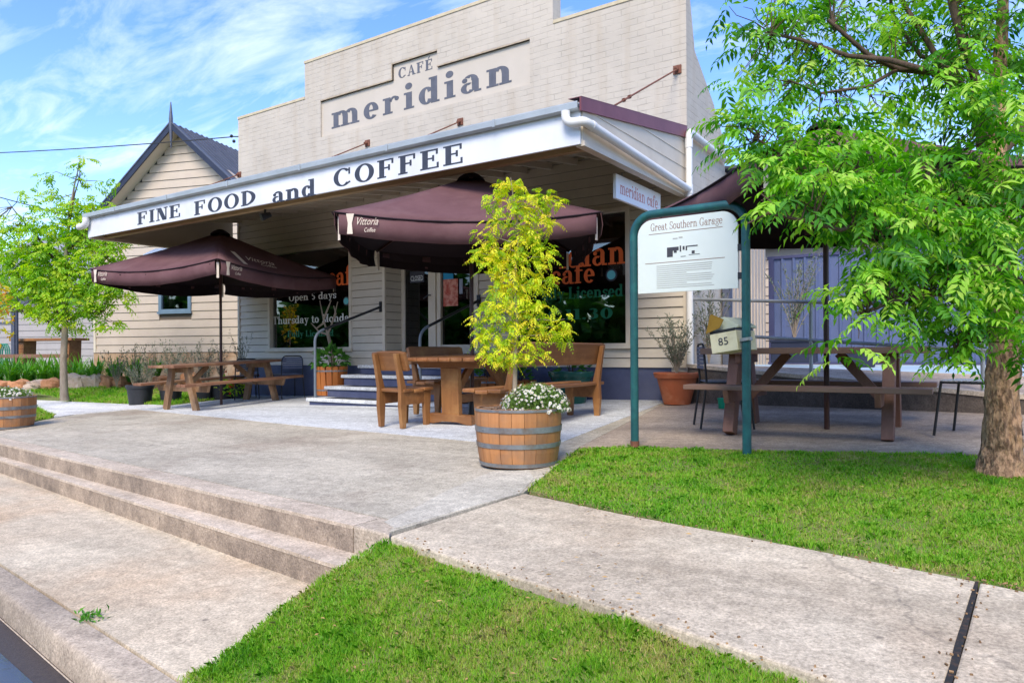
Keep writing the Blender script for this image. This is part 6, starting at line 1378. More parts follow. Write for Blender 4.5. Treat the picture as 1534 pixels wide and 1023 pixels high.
# ================================================================= PLANTS
G_tree = leafmat('fresh_tree_leaves', [(0.03, 0.14, 0.012), (0.08, 0.28, 0.02), (0.18, 0.46, 0.03), (0.30, 0.60, 0.045), (0.50, 0.66, 0.12)], trans=0.42)
G_gold = leafmat('golden_leaves', [(0.20, 0.36, 0.02), (0.38, 0.56, 0.02), (0.62, 0.72, 0.025), (0.76, 0.74, 0.04), (0.74, 0.60, 0.06)], trans=0.45)
G_left = leafmat('lime_leaves', [(0.13, 0.32, 0.02), (0.27, 0.50, 0.03), (0.42, 0.62, 0.04), (0.52, 0.60, 0.06)], trans=0.5)
G_dark = leafmat('deep_green_leaves', [(0.03, 0.11, 0.016), (0.06, 0.20, 0.025), (0.11, 0.30, 0.04)], trans=0.35)
G_olive = leafmat('grey_green_leaves', [(0.07, 0.095, 0.055), (0.13, 0.16, 0.10), (0.22, 0.25, 0.19)], trans=0.2)
G_strap = leafmat('strap_leaves', [(0.035, 0.15, 0.015), (0.07, 0.26, 0.02), (0.15, 0.38, 0.03)], trans=0.3)
G_daisy = leafmat('daisy_foliage', [(0.07, 0.15, 0.025), (0.13, 0.24, 0.04), (0.22, 0.34, 0.07)], trans=0.25)
G_petal = leafmat('white_petals', [(0.62, 0.54, 0.56), (0.78, 0.76, 0.74), (0.84, 0.84, 0.82)], trans=0.25)
M_yel = plain('daisy_centre', (0.62, 0.50, 0.06)); G_orange = leafmat('orange_petals', [(0.6, 0.06, 0.01), (0.75, 0.12, 0.02)], trans=0.2)
G_yo = leafmat('yellow_orange_leaves', [(0.35, 0.42, 0.03), (0.62, 0.50, 0.03), (0.66, 0.28, 0.05)], trans=0.4)

# ---- the leafy tree on the right of the verge
tb_ = PG(1500, 708); tb_.z = zg(tb_.x, tb_.y) - 0.02; dT = dep(tb_)
tree = thing('verge_tree', 'leafy tree with drooping feathery leaves standing on the right of the verge', 'tree', tuple(tb_))
def T(px, py, dd=0.0): return P(px, py, dT + dd)
mb = MB()
tr = [T(1497, 716), T(1497, 700), T(1499, 670), T(1502, 600), T(1504, 545), T(1505, 450), T(1497, 350), T(1490, 290), T(1492, 230), T(1494, 150, 0.05), T(1500, 60, 0.1), T(1505, -60, 0.1), T(1500, -200, 0.1)]
sc = dT / FPX
rad_ = [35, 30, 25.5, 22.5, 21, 20, 19, 18, 14, 11, 9, 7, 4]
tt_, rr_ = [], []
for i in range(len(tr) - 1):
    for k in range(8):
        f = k / 8; tt_.append(tr[i].lerp(tr[i + 1], f)); rr_.append((rad_[i] + (rad_[i + 1] - rad_[i]) * f) * sc)
mb.tube(tt_, rr_, n=56)
from mathutils import noise as mn
nv = []
for i, v in enumerate(mb.v):
    c = tt_[min(i // 56, len(tt_) - 1)]; v = V(v); d = (v - c); d.z = 0
    q = V((v.x * 34, v.y * 34, v.z * 12)); nz_ = mn.noise(q) * 0.016 + mn.noise(q * 2.3) * 0.010 + mn.noise(V((v.x, v.y, v.z)) * 5) * 0.012
    nv.append(tuple(v + d.normalized() * nz_ * min(1, rr_[min(i // 56, len(rr_) - 1)] / 0.1)))
mb.v = nv
mb.build('trunk', M_bark, tree, world=True, smooth=True)
LIMBS = [ # polyline in (px, py, depth offset), radius px start/end
 ([(1490, 262, 0), (1450, 238, -0.1), (1400, 250, -0.2), (1350, 262, -0.3), (1300, 280, -0.5)], 8, 3),
 ([(1500, 320, 0), (1440, 312, -0.3), (1380, 318, -0.5), (1320, 322, -0.7), (1260, 345, -0.9)], 7, 2.5),
 ([(1472, 222, 0), (1472, 180, 0), (1462, 120, 0), (1440, 60, -0.1), (1420, -20, -0.1)], 9, 5),
 ([(1465, 150, 0), (1430, 122, -0.1), (1395, 108, -0.2), (1345, 104, -0.2), (1300, 82, -0.3), (1240, 30, -0.3)], 7, 2.5),
 ([(1430, 122, -0.1), (1400, 80, 0), (1375, 40, 0), (1350, 0, 0.1)], 5, 3),
 ([(1395, 108, -0.2), (1330, 90, -0.3), (1270, 84, -0.3), (1200, 60, -0.2), (1150, 50, -0.1)], 4.5, 1.8),
 ([(1440, 95, 0), (1380, 85, 0.1), (1340, 30, 0.2), (1330, -20, 0.2)], 4, 2),
 ([(1495, 330, 0), (1450, 420, -0.4), (1400, 440, -0.6), (1340, 450, -0.8), (1290, 470, -0.9)], 6, 2),
 ([(1500, 230, 0), (1534, 190, 0.1), (1580, 130, 0.1)], 8, 4),
 ([(1500, 330, 0), (1545, 300, -0.2), (1600, 270, -0.4)], 7, 4),
 ([(1300, 280, -0.5), (1240, 270, -0.6), (1180, 240, -0.5), (1130, 205, -0.4)], 3, 1.2),
 ([(1345, 104, -0.2), (1300, 130, -0.3), (1230, 140, -0.3), (1180, 120, -0.3)], 3, 1.2),
 ([(1260, 345, -0.9), (1200, 330, -1.0), (1150, 320, -1.0), (1120, 335, -1.0)], 2.5, 1),
 ([(1505, 470, 0), (1470, 500, -0.4), (1430, 520, -0.6)], 4, 1.5),
 ([(1500, 400, 0), (1540, 430, -0.4), (1580, 470, -0.6)], 4, 2)]
for pts, r0, r1 in LIMBS:
    mb = MB(); branchy(mb, [T(*p) for p in pts], r0 * sc, r1 * sc, n=9); mb.build('limb', M_bark2, tree, world=True, smooth=True)
BL = [ # px, py, depth offset, rx px, ry px, count
 (1120, 30, 0.0, 45, 40, 22), (1105, 130, -0.2, 28, 40, 16), (1095, 200, -0.3, 26, 36, 20), (1165, 60, 0.0, 50, 60, 40), (1160, 140, -0.2, 40, 50, 26), (1135, 190, -0.3, 50, 35, 36),
 (1225, 30, 0.0, 60, 45, 50), (1215, 110, -0.1, 40, 45, 20), (1290, 60, 0.0, 60, 60, 52), (1350, 40, 0.2, 60, 60, 54), (1410, 30, 0.1, 60, 55, 56), (1470, 20, 0.0, 50, 50, 50), (1530, 40, 0.1, 40, 70, 50), (1530, 150, 0.2, 40, 70, 42),
 (1440, 90, -0.2, 50, 40, 40), (1400, 130, -0.2, 55, 35, 30), (1300, 160, -0.3, 50, 25, 22), (1250, 180, -0.3, 45, 35, 26), (1185, 215, -0.4, 45, 35, 40), (1340, 180, 0.1, 40, 18, 10),
 (1165, 258, -0.6, 34, 26, 22), (1220, 250, -0.5, 60, 45, 70), (1290, 235, -0.3, 55, 35, 50), (1195, 298, -0.9, 44, 34, 46), (1255, 308, -0.8, 56, 40, 70), (1320, 290, -0.6, 60, 48, 80),
 (1330, 350, -0.7, 60, 42, 70), (1390, 320, -0.3, 60, 40, 60), (1395, 225, -0.1, 55, 16, 26), (1450, 280, -0.4, 50, 40, 56), (1450, 160, -0.4, 35, 40, 30), (1490, 150, -0.5, 40, 50, 40), (1500, 340, -0.5, 60, 50, 84), (1430, 360, -0.6, 60, 40, 70), (1500, 250, -0.5, 40, 50, 50),
 (1300, 402, -0.8, 34, 26, 22), (1310, 420, -0.8, 50, 36, 52), (1370, 410, -0.6, 55, 42, 64), (1430, 420, -0.7, 60, 42, 72), (1500, 430, -0.7, 55, 50, 80), (1280, 450, -0.9, 34, 24, 24),
 (1345, 460, -0.7, 40, 26, 36), (1400, 480, -0.6, 55, 30, 50), (1455, 490, -0.6, 50, 36, 56), (1445, 540, -0.6, 34, 24, 22), (1385, 500, -0.6, 30, 16, 12), (1520, 495, -0.7, 50, 40, 56), (1285, 525, -1.0, 14, 20, 6), (1300, 490, -0.9, 24, 20, 10), (1262, 540, -1.0, 14, 16, 5), (1530, 540, -0.7, 20, 14, 10), (1600, 200, 0, 60, 200, 100), (1580, 380, -0.3, 50, 120, 70), (1450, -60, 0, 200, 50, 90), (1250, -40, 0, 140, 40, 60)]
pts = []; outw = []
for px, py, dd, rx, ry, n in BL:
    n = int(n * (0.85 if py < 240 else 0.95 if py < 370 else 0.58)); rx *= 0.95; ry *= (0.95 if py < 370 else 0.75); py -= (0 if py < 230 else 12); c = T(px, py, dd); v = unit(rng.normal(0, 1, (n, 3))) * rng.uniform(0.1, 1, (n, 1)) ** 0.4
    cr_ = np.array(ray(px, py) - ray(px, py)); f_ = np.array([-math.sin(YAW), math.cos(YAW), 0]); r_ = np.array([math.cos(YAW), math.sin(YAW), 0])
    q = np.array(c)[None] + v[:, :1] * rx * sc * r_ + v[:, 1:2] * ry * sc * np.array([0, 0, 1.0]) + v[:, 2:3] * (0.5 * (rx + ry) * sc + 0.08) * f_
    pts.append(q); outw.append(unit(v * np.array([1, 1, 0.3]))); 
pts = np.concatenate(pts)
hf = len(pts) // 2; perm = rng.permutation(len(pts)); pts = pts[perm]
Qa, Ca = pinnate(pts[:hf], L=0.24, pairs=6, ll=0.066, lw=0.021, droop=0.55); Qb, Cb = pinnate(pts[hf:int(hf * 1.6)], L=0.17, pairs=5, ll=0.048, lw=0.017, droop=0.45); Qc, Cc = pinnate(pts[int(hf * 1.6):], L=0.20, pairs=7, ll=0.055, lw=0.016, droop=0.7)
Q = np.concatenate([Qa, Qb, Qc]); C = np.concatenate([Ca * 0.9, np.clip(Cb * 0.8 + 0.25, 0, 1), Cc])
leafmesh('crown', G_tree, tree, Q, C)
# twigs
mb = MB(); ends = [T(*p[i]).lerp(T(*p[i + 1]), k / 9) for p, _, _ in LIMBS for i in range(len(p) - 1) for k in range(9)]
for q in pts[::3]:
    q = V(q); e = min(ends, key=lambda a: (a - q).length)
    if (e - q).length < 0.7: mb.tube(wig(e, q, 4, 0.02), [0.0045, 0.004, 0.003, 0.0025, 0.0015], n=4, caps=False)
mb.build('twigs', M_bark2, tree, world=True)

# ---- the golden tree in the barrel
gt = thing('golden_tree', 'young tree with bright yellow leaves growing from the front half barrel', 'tree', (bc.x, bc.y, BZ + 0.36))
dG = dep(bc); g0 = V((bc.x, bc.y, BZ + 0.36))
GP = lambda px, py, dd=0.0: P(px, py, dG + dd)
mb = MB(); stem_ = [g0, GP(771, 590), GP(772, 540), GP(775, 480), GP(770, 420), GP(778, 350), GP(768, 290), GP(765, 266)]; mb.tube(stem_, [0.022, 0.020, 0.017, 0.014, 0.011, 0.008, 0.005, 0.002], n=10); mb.build('trunk', M_bark3, gt, world=True, smooth=True)
GB_ = [(765, 278, 22, 14, 40), (742, 300, 20, 22, 40), (790, 300, 26, 20, 60), (818, 305, 18, 26, 44), (770, 325, 26, 20, 60), (735, 335, 14, 22, 24), (805, 335, 30, 20, 56), (790, 360, 34, 22, 80), (735, 370, 22, 18, 40), (722, 380, 14, 16, 22), (760, 390, 36, 20, 80), (810, 385, 26, 20, 50), (775, 420, 40, 24, 110), (818, 420, 18, 16, 28), (745, 430, 20, 16, 34), (770, 460, 44, 24, 110), (730, 465, 18, 16, 26), (715, 480, 12, 12, 14), (810, 465, 26, 18, 44), (770, 495, 50, 22, 110), (728, 505, 20, 18, 28), (830, 490, 24, 18, 40), (842, 500, 12, 14, 18), (752, 525, 34, 20, 60), (795, 525, 30, 18, 50), (758, 535, 26, 14, 30), (718, 500, 14, 14, 14), (733, 400, 16, 14, 18), (722, 530, 10, 10, 8), (846, 478, 8, 10, 8), (838, 300, 6, 10, 8), (716, 352, 8, 10, 8)]
pts = []
for px, py, rx, ry, n in GB_:
    n = int(n * 0.95); s_ = dG / FPX; v = unit(rng.normal(0, 1, (n, 3))) * rng.uniform(0.1, 1, (n, 1)) ** 0.4; c = np.array(GP(px, py)); 
    pts.append(c[None] + v[:, :1] * rx * s_ * r_ + v[:, 1:2] * ry * s_ * np.array([0, 0, 1.0]) + v[:, 2:3] * 0.8 * min(rx, 30) * s_ * f_)
pts = np.concatenate(pts); Q, C = pinnate(pts, L=0.085, pairs=5, ll=0.026, lw=0.012, droop=0.8); leafmesh('crown', G_gold, gt, Q, C)
mb = MB(); st_ = [V(p) for p in stem_]
for px, py, rx, ry, n in GB_:
    q = GP(px, py); base_ = min([st_[i].lerp(st_[i + 1], k / 5) for i in range(1, len(st_) - 1) for k in range(5)], key=lambda a: (a - q).length + (0.3 if a.z > q.z else 0))
    mb.tube(wig(base_, q, 4, 0.006), [0.006, 0.005, 0.004, 0.003, 0.0015], n=5, caps=False)
mb.build('twigs', M_bark3, gt, world=True)

# ---- daisies
def daisies(label, c, rx, ry, rz_, nf, nl, fr, ax=(1, 0, 0), fac=1.0):
    t = thing('daisy_plant', label, 'flowers', tuple(c), group='white daisies in the half barrels')
    v = unit(rng.normal(0, 1, (nl, 3))); v[:, 2] = np.abs(v[:, 2]); v *= rng.uniform(0.35, 1, (nl, 1)) ** 0.5
    q = np.array(c) + v * np.array([rx, ry, rz_]); Q, C = simple_leaves(q, L=0.035, W=0.008, up=0.8); leafmesh('foliage', G_daisy, t, Q, C)
    v = unit(rng.normal(0, 1, (nf, 3))); v[:, 2] = np.abs(v[:, 2]) * 0.9 + 0.03; v = unit(v); p = np.array(c) + v * np.array([rx, ry, rz_]) * rng.uniform(0.97, 1.12, (nf, 1))
    nrm = unit(v * np.array([1, 1, 1.2]) + rng.normal(0, 0.3, (nf, 3)) + np.array([0, -0.3, 0])); s1_ = unit(np.cross(nrm, np.array([0.3, 0.2, 1.0]))); s2_ = np.cross(nrm, s1_)
    pet = []; R_ = fr * rng.uniform(0.7, 1.15, (nf, 1))
    for k in range(9):
        a = 2 * math.pi * k / 9; d = s1_ * math.cos(a) + s2_ * math.sin(a); s = np.cross(nrm, d); pet.append(np.stack([p, p + d * R_ * 0.7 + s * R_ * 0.2, p + d * R_ - nrm * R_ * 0.15, p + d * R_ * 0.7 - s * R_ * 0.2], 1))
    cc = np.tile(rng.uniform(0, 1, nf), 9); leafmesh('petals', G_petal, t, np.concatenate(pet), cc)
    cs = [np.stack([p + nrm * 0.003 + (s1_ * math.cos(a) + s2_ * math.sin(a)) * R_ * 0.28 for a in [2 * math.pi * k / 6 for k in range(6)]], 1)]; leafmesh('flower_centres', M_yel, t, cs[0], np.zeros(nf))
r3 = V((math.cos(YAW), math.sin(YAW), 0))
dc = V((bc.x, bc.y, BZ + 0.40)) + r3 * 0.13
daisies('mound of small white daisies spilling over the right of the front half barrel', dc, 0.27, 0.24, 0.21, 380, 5200, 0.0115)
dl = V((bl.x, bl.y, LZ + 0.42)); daisies('white daisies filling the left half barrel', dl, 0.36, 0.34, 0.17, 200, 4200, 0.017)

# ---- left garden tree
dl_ = 15.2; tl0 = P(97, 597, dl_)
lt = thing('lime_tree', 'slender lime green tree on the lawn in front of the cottage', 'tree', tuple(tl0))
LP = lambda px, py, dd=0.0: P(px, py, dl_ + dd); s_ = dl_ / FPX
mb = MB(); mb.tube([LP(97, 600), LP(96, 590), LP(95, 540), LP(97, 500), LP(98, 470), LP(96, 420), LP(100, 370), LP(104, 320), LP(112, 275), LP(118, 250)], [6.5 * s_, 5.5 * s_, 4.7 * s_, 4.3 * s_, 4 * s_, 3.6 * s_, 2.8 * s_, 1.8 * s_, 1.1 * s_, 0.5 * s_], n=12); mb.build('trunk', M_bark3, lt, world=True, smooth=True)
for pp in ([(98, 480), (75, 455), (55, 430), (48, 410)], [(98, 450), (125, 420), (150, 400), (165, 380)], [(98, 500), (70, 480), (40, 470), (20, 460)], [(97, 430), (70, 390), (50, 350)], [(100, 380), (130, 345), (150, 330)], [(98, 480), (130, 470), (160, 465)], [(104, 330), (112, 290), (122, 258)], [(97, 410), (60, 360), (25, 320), (10, 300)]):
    mb = MB(); branchy(mb, [LP(*p) for p in pp], 2.0 * s_, 0.35 * s_, n=6); mb.build('limb', M_bark2, lt, world=True)
LBs = [(100, 330, 30, 30, 90), (60, 350, 30, 25, 60), (130, 350, 35, 28, 80), (30, 380, 32, 24, 70), (80, 385, 45, 26, 130), (140, 380, 40, 24, 90), (175, 355, 22, 20, 40), (190, 345, 16, 14, 18), (20, 415, 26, 24, 50), (60, 420, 40, 26, 100), (110, 420, 40, 26, 110), (150, 425, 32, 24, 70), (180, 410, 22, 30, 40), (35, 450, 30, 16, 40), (75, 460, 36, 22, 70), (120, 455, 34, 24, 80), (170, 445, 30, 20, 30), (160, 480, 22, 16, 18), (95, 485, 24, 12, 22), (140, 315, 30, 16, 40), (165, 320, 20, 14, 26), (120, 300, 12, 10, 14), (112, 268, 9, 14, 8), (120, 245, 10, 10, 6), (130, 236, 8, 5, 4), (70, 262, 16, 7, 8), (45, 288, 18, 10, 9), (78, 290, 14, 12, 10), (20, 335, 24, 12, 16), (5, 350, 20, 30, 30), (145, 282, 12, 10, 6), (168, 275, 12, 8, 6), (60, 310, 22, 12, 14), (45, 330, 16, 10, 10), (-30, 380, 40, 60, 80), (-30, 440, 40, 40, 50), (100, 440, 60, 40, 90), (60, 400, 60, 40, 90)]
pts = []
for px, py, rx, ry, n in LBs:
    n = int(n * 1.3); v = unit(rng.normal(0, 1, (n, 3))) * rng.uniform(0.1, 1, (n, 1)) ** 0.4; pts.append(np.array(LP(px, py))[None] + v[:, :1] * rx * s_ * r_ + v[:, 1:2] * ry * s_ * np.array([0, 0, 1.0]) + v[:, 2:3] * (0.6 * min(rx, 40) * s_ + 0.1) * f_)
pts = np.concatenate(pts); Q, C = pinnate(pts, L=0.24, pairs=4, ll=0.085, lw=0.038, droop=0.6); leafmesh('crown', G_left, lt, Q, C)
mb = MB(); ends = [LP(*a).lerp(LP(*b), k / 6) for a, b in (((98, 480), (75, 455)), ((75, 455), (48, 410)), ((98, 450), (125, 420)), ((125, 420), (165, 380)), ((98, 500), (20, 460)), ((97, 430), (50, 350)), ((100, 380), (150, 330)), ((98, 480), (160, 465)), ((104, 330), (122, 258)), ((97, 410), (60, 360)), ((60, 360), (10, 300)), ((98, 480), (100, 370)), ((100, 370), (112, 275))) for k in range(6)]
for q in pts[::9]:
    q = V(q); e = min(ends, key=lambda a: (a - q).length)
    if (e - q).length < 1.6: mb.tube(wig(e, q, 3, 0.04), [0.010, 0.008, 0.006, 0.003], n=3, caps=False)
mb.build('twigs', M_bark2, lt, world=True)
# small yellow orange tree at the frame edge
yt = thing('yellow_shrub', 'small shrub with yellow and orange leaves at the far left edge', 'shrub', tuple(P(-12, 560, 13.5)), None or 0)
mb = MB(); mb.tube([P(-12, 590, 13.5), P(-10, 500, 13.5), P(-8, 440, 13.5)], [0.03, 0.02, 0.01], n=8); mb.build('trunk', M_bark3, yt, world=True)
pts = []
for px, py, rx, ry, n in [(-5, 450, 22, 20, 60), (0, 480, 20, 16, 46), (-20, 470, 26, 40, 80), (4, 505, 12, 8, 14), (6, 435, 10, 8, 10)]:
    v = unit(rng.normal(0, 1, (n, 3))) * rng.uniform(0.1, 1, (n, 1)) ** 0.4; pts.append(np.array(P(px, py, 13.5))[None] + v[:, :1] * rx * 0.0126 * r_ + v[:, 1:2] * ry * 0.0126 * np.array([0, 0, 1.0]) + v[:, 2:3] * 0.2 * f_)
Q, C = simple_leaves(np.concatenate(pts), L=0.13, W=0.05); leafmesh('foliage', G_yo, yt, Q, C)

# ---- strap leaved clumps and rocks
def zground(px, py, d): return P(px, py, d)
def strap(label, base, h, n, name='strap_leaf_plant', grp='strap leaved clumps in the garden bed', m=None, w=0.035):
    t = thing(name, label, 'plant', tuple(base), group=grp); Qs = []; Cs_ = []
    az = rng.uniform(0, 2 * np.pi, n); ln = h * rng.uniform(0.7, 1.15, n); out = rng.uniform(0.25, 1.0, n); cl = rng.uniform(0, 1, n)
    b = np.array(base)[None] + np.stack([np.cos(az), np.sin(az), 0 * az], 1) * rng.uniform(0, 0.10, (n, 1)); hd = np.stack([np.cos(az), np.sin(az), 0 * az], 1); s = np.stack([-np.sin(az), np.cos(az), 0 * az], 1) * w
    prev = b; K = 5
    for k in range(K):
        f0, f1 = k / K, (k + 1) / K; 
        def pt(f): return b + hd * (ln * out * f * f * 0.9)[:, None] + np.array([0, 0, 1]) * (ln * (f * 1.15 - out * 0.75 * f ** 2.6))[:, None]
        w0 = 1 - 0.9 * f0 ** 2.5; w1 = 1 - 0.9 * f1 ** 2.5; Qs.append(np.stack([pt(f0) - s * w0 / 2, pt(f0) + s * w0 / 2, pt(f1) + s * w1 / 2, pt(f1) - s * w1 / 2], 1)); Cs_.append(np.clip(cl + 0.1 * k, 0, 1))
    leafmesh('foliage', m or G_strap, t, np.concatenate(Qs), np.concatenate(Cs_)); return t
where = ['far left, below the gate post', 'left of the timber table leg', 'below the left end of the timber table', 'below the middle of the timber table', 'just left of the lime tree trunk', 'just right of the lime tree trunk', 'at the cottage corner', 'in front of the cottage stone base', 'behind the black pot on the lawn', 'right of the black pot on the lawn']
xs_px = [-10, 14, 38, 62, 84, 112, 138, 168, 196, 226]
bed_base = lambda px, py, d: P(px, py, d)
for i, px in enumerate(xs_px):
    d = 18.2 if px < 130 else 17.0; py = 578 if px < 130 else 572
    for j, (dx_, dy_) in enumerate(((0, 0), (9, -6))):
        strap('bright green strap leaved clump ' + ('front row, ' if j == 0 else 'back row, ') + where[i], P(px + dx_, py + dy_, d + j * 0.5), 0.78 if px < 130 else 0.55, 60)
M_rk = [mat('pale_sandstone_rock', (0.52, 0.42, 0.33), (0.42, 0.30, 0.21), rough=0.95, scale=6, bump=0.03, bscale=12), mat('orange_sandstone_rock', (0.50, 0.25, 0.12), (0.42, 0.19, 0.09), rough=0.95, scale=6, bump=0.03, bscale=12)]
rk = [(5, 578, 14, 8, 1, 'small tan rock at the far left end of the edging'), (32, 579, 15, 9, 1, 'small orange rock below the strap leaves, second from the left'), (58, 578, 14, 8, 0, 'flat grey brown rock left of the lime tree'), (78, 576, 16, 9, 1, 'long orange rock beside the lime tree trunk'), (113, 577, 21, 16, 0, 'large pale squared rock right of the lime tree trunk'), (140, 576, 18, 15, 0, 'large pale rounded rock in the middle of the edging'), (164, 574, 14, 11, 1, 'orange squared rock right of the pale rounded rock'), (183, 573, 11, 10, 1, 'smaller orange rock next to the black pot'), (240, 572, 12, 9, 1, 'tan rock seen behind the left end of the picnic table'), (285, 570, 15, 9, 1, 'orange rock seen through the picnic table frame')]
for px, py, w_, h_, k, lbl in rk:
    d = 17.0; s2_ = d / FPX; c = P(px, py, d); bm = bmesh.new(); bmesh.ops.create_cube(bm, size=2)
    bmesh.ops.subdivide_edges(bm, edges=bm.edges, cuts=4, use_grid_fill=True); sd_ = random.uniform(0, 50)
    from mathutils import noise as mn
    for v in bm.verts:
        n_ = v.co.normalized(); v.co = v.co.lerp(n_ * 1.2, 0.62); q = mn.noise(v.co * 1.1 + V((sd_, 0, 0))); v.co *= 1 + 0.45 * q + 0.12 * mn.noise(v.co * 3 + V((sd_, 0, 0)))
        v.co = V((v.co.x * w_ * s2_ * 0.9, v.co.y * 0.20, v.co.z * h_ * s2_ * 0.95))
    bmesh.ops.rotate(bm, verts=bm.verts, matrix=Matrix.Rotation(crz, 3, 'Z'))
    me = bpy.data.meshes.new('rock'); bm.to_mesh(me); bm.free(); me.materials.append(M_rk[k]); o_ = bpy.data.objects.new('rock', me); COL.objects.link(o_); o_.location = c; tag(o_, lbl, 'rock', 'sandstone rocks edging the garden bed')
# bed soil
mb = MB(); row = [(-160, 590, 17.2), (100, 588, 17.2), (200, 584, 16.8), (362, 578, 16.0)]
lo = [P(*p) for p in row]; hi = [P(-160, 575, 20.5), P(100, 573, 19.5), P(200, 568, 18.3), P(362, 566, 17.6)]
mb.v = [tuple(p) for p in lo + hi]; mb.f = [(0, 1, 5, 4), (1, 2, 6, 5), (2, 3, 7, 6)]; tag(mb.build('garden_bed', M_earth), kind='structure')

# ---- potted shrubs behind the left table and grey spiky stems along the cottage
def shrub(label, base, r, h, n, m, L_=0.05, W_=0.015, stems=12, grp=None, name='shrub', up=0.9, stemm=None, taper=1.0):
    t = thing(name, label, 'shrub', tuple(base), group=grp); mb = MB(); P_ = []; D_ = []
    for k in range(stems):
        a = random.uniform(0, 6.283); rr = r * random.uniform(0.2, 1); hh = h * random.uniform(0.6, 1.0); e = V(base) + V((rr * math.cos(a), rr * math.sin(a), hh)); c = V(base) + V((rr * 0.25 * math.cos(a), rr * 0.25 * math.sin(a), hh * 0.5))
        pl_ = bez(V(base), c, e, 6); mb.tube(pl_, [0.006, 0.0055, 0.005, 0.004, 0.003, 0.002, 0.001], n=4, caps=False)
        kk = n // stems
        for q in range(kk):
            f = random.uniform(0.25, 1.0); i = min(5, int(f * 6)); p = pl_[i].lerp(pl_[i + 1], f * 6 - i); dd = (pl_[i + 1] - pl_[i]).normalized(); P_.append(p + V((random.gauss(0, 0.012), random.gauss(0, 0.012), random.gauss(0, 0.012)))); D_.append(dd)
    mb.build('stems', stemm or M_bark3, t, world=True); Q, C = simple_leaves(np.array([list(p) for p in P_]), L=L_, W=W_, dirs=np.array([list(d) for d in D_]), jitter=1.0); leafmesh('foliage', m, t, Q, C); return t
tops = [V((p.x, p.y, p.z + 0.30)) for p in pots]
lbs = ['grey green shrub with thin stems in the big black pot on the lawn edge', 'thin grey shrub in the pot behind the near end of the left table', 'airy grey shrub behind the middle of the left table', 'dark twiggy shrub right of the left umbrella pole', 'tall thin stemmed shrub by the corner of the cafe wall']
for i, (tp_, lb_, r__, h__) in enumerate(zip(tops, lbs, (0.36, 0.30, 0.30, 0.30, 0.22), (0.42, 0.62, 0.62, 0.85, 1.05))):
    shrub(lb_, tp_, r__, h__, 620 if i == 0 else 300, G_olive, 0.06, 0.014, 26 if i == 0 else 10, 'grey green shrubs behind the left table')
for i, (px, d, h_) in enumerate(((175, 16.4, 0.9), (200, 16.2, 1.0), (225, 16.0, 1.05), (255, 15.8, 1.1), (285, 15.6, 1.1), (310, 15.4, 1.0))):
    b_ = P(px, 580, d); shrub(['leftmost', 'second', 'third', 'fourth', 'fifth', 'rightmost'][i] + ' of the wispy grey green shrubs along the cottage base', b_, 0.42, h_ , 420, G_olive, 0.06, 0.016, 16, 'wispy shrubs along the cottage base')
fl_ = gp_(349, 599); fl_.z += 0.25; t_ = thing('orange_flower', 'orange flower with yellow green leaves behind the left table', 'flowers', tuple(fl_)); q = np.array(fl_)[None] + rng.normal(0, 1, (90, 3)) * np.array([0.16, 0.12, 0.09]); Q, C = simple_leaves(q, L=0.10, W=0.05); leafmesh('foliage', G_left, t_, Q, C); q = np.array(fl_)[None] + np.array([0.05, -0.08, 0.1]) + rng.normal(0, 1, (30, 3)) * np.array([0.05, 0.04, 0.07]); Q, C = simple_leaves(q, L=0.06, W=0.05); leafmesh('petals', G_orange, t_, Q, C)

# olive in the terracotta pot
ob = V((tp.x, tp.y, tp.z + 0.36)); shrub('olive bush with narrow grey green leaves in the terracotta pot', ob, 0.42, 0.80, 1300, G_olive, 0.05, 0.012, 30, name='olive_bush')
# broad leaved plants in the tubs, frangipani stems
def bush(label, c, r, n, m, L_, W_, name='leafy_plant', sz=0.8):
    t = thing(name, label, 'plant', tuple(c), group='broad leaved plants in the tubs'); v = unit(rng.normal(0, 1, (n, 3))) * rng.uniform(0.3, 1, (n, 1)) ** 0.5; q = np.array(c) + np.array([0, 0, r * 0.55]) + v * np.array([r, r, r * sz]); Q, C = simple_leaves(q, L=L_, W=W_, dirs=unit(v + np.array([0, 0, 0.2])), jitter=0.6); leafmesh('foliage', m, t, Q, C)
    mb = MB()
    for k in range(7): mb.tube([V(c) + V((0, 0, -0.05)), V(c) + V((random.uniform(-r, r) * 0.6, random.uniform(-r, r) * 0.6, r * 0.8))], 0.006, n=4)
    mb.build('stems', M_bark2, t, world=True)
bush('glossy broad leaved plant in the orange tub left of the steps', tubL + V((0, 0, 0.46)), 0.27, 170, G_dark, 0.14, 0.085)
bush('green plant in the orange tub seen under the centre table', tubR + V((0, 0, 0.38)), 0.2, 90, G_dark, 0.11, 0.06)
bush('low green plant in the tub nearest the right window', tubR2 + V((0, 0, 0.32)), 0.18, 80, G_dark, 0.10, 0.05)
bush('dark low plant in the green glazed pot', gpt + V((0, 0, 0.4)), 0.22, 90, G_dark, 0.12, 0.05)
fb = PY(498, 530, 8.75); fp = thing('bare_frangipani', 'bare pale branched frangipani behind the leafy tub, in front of the left window', 'tree', (fb.x, fb.y, 0.6)); FPt = lambda px, py: PY(px, py, 8.75)
mb = MB(); mb.tube([FPt(500, 550), FPt(496, 520), FPt(491, 500)], [0.035, 0.032, 0.03], n=8)
mb.build('trunk', M_bark3, fp, world=True)
for pp in ([(491, 501), (485, 480), (479, 450)], [(491, 501), (499, 480), (506, 452)], [(486, 483), (474, 492), (466, 484)], [(497, 484), (503, 470), (500, 458)], [(491, 501), (478, 497), (468, 486)], [(485, 478), (492, 460), (496, 450)]):
    mb = MB(); mb.tube([FPt(*p) for p in pp], [0.02, 0.015, 0.008], n=6); mb.build('branch', M_bark3, fp, world=True)
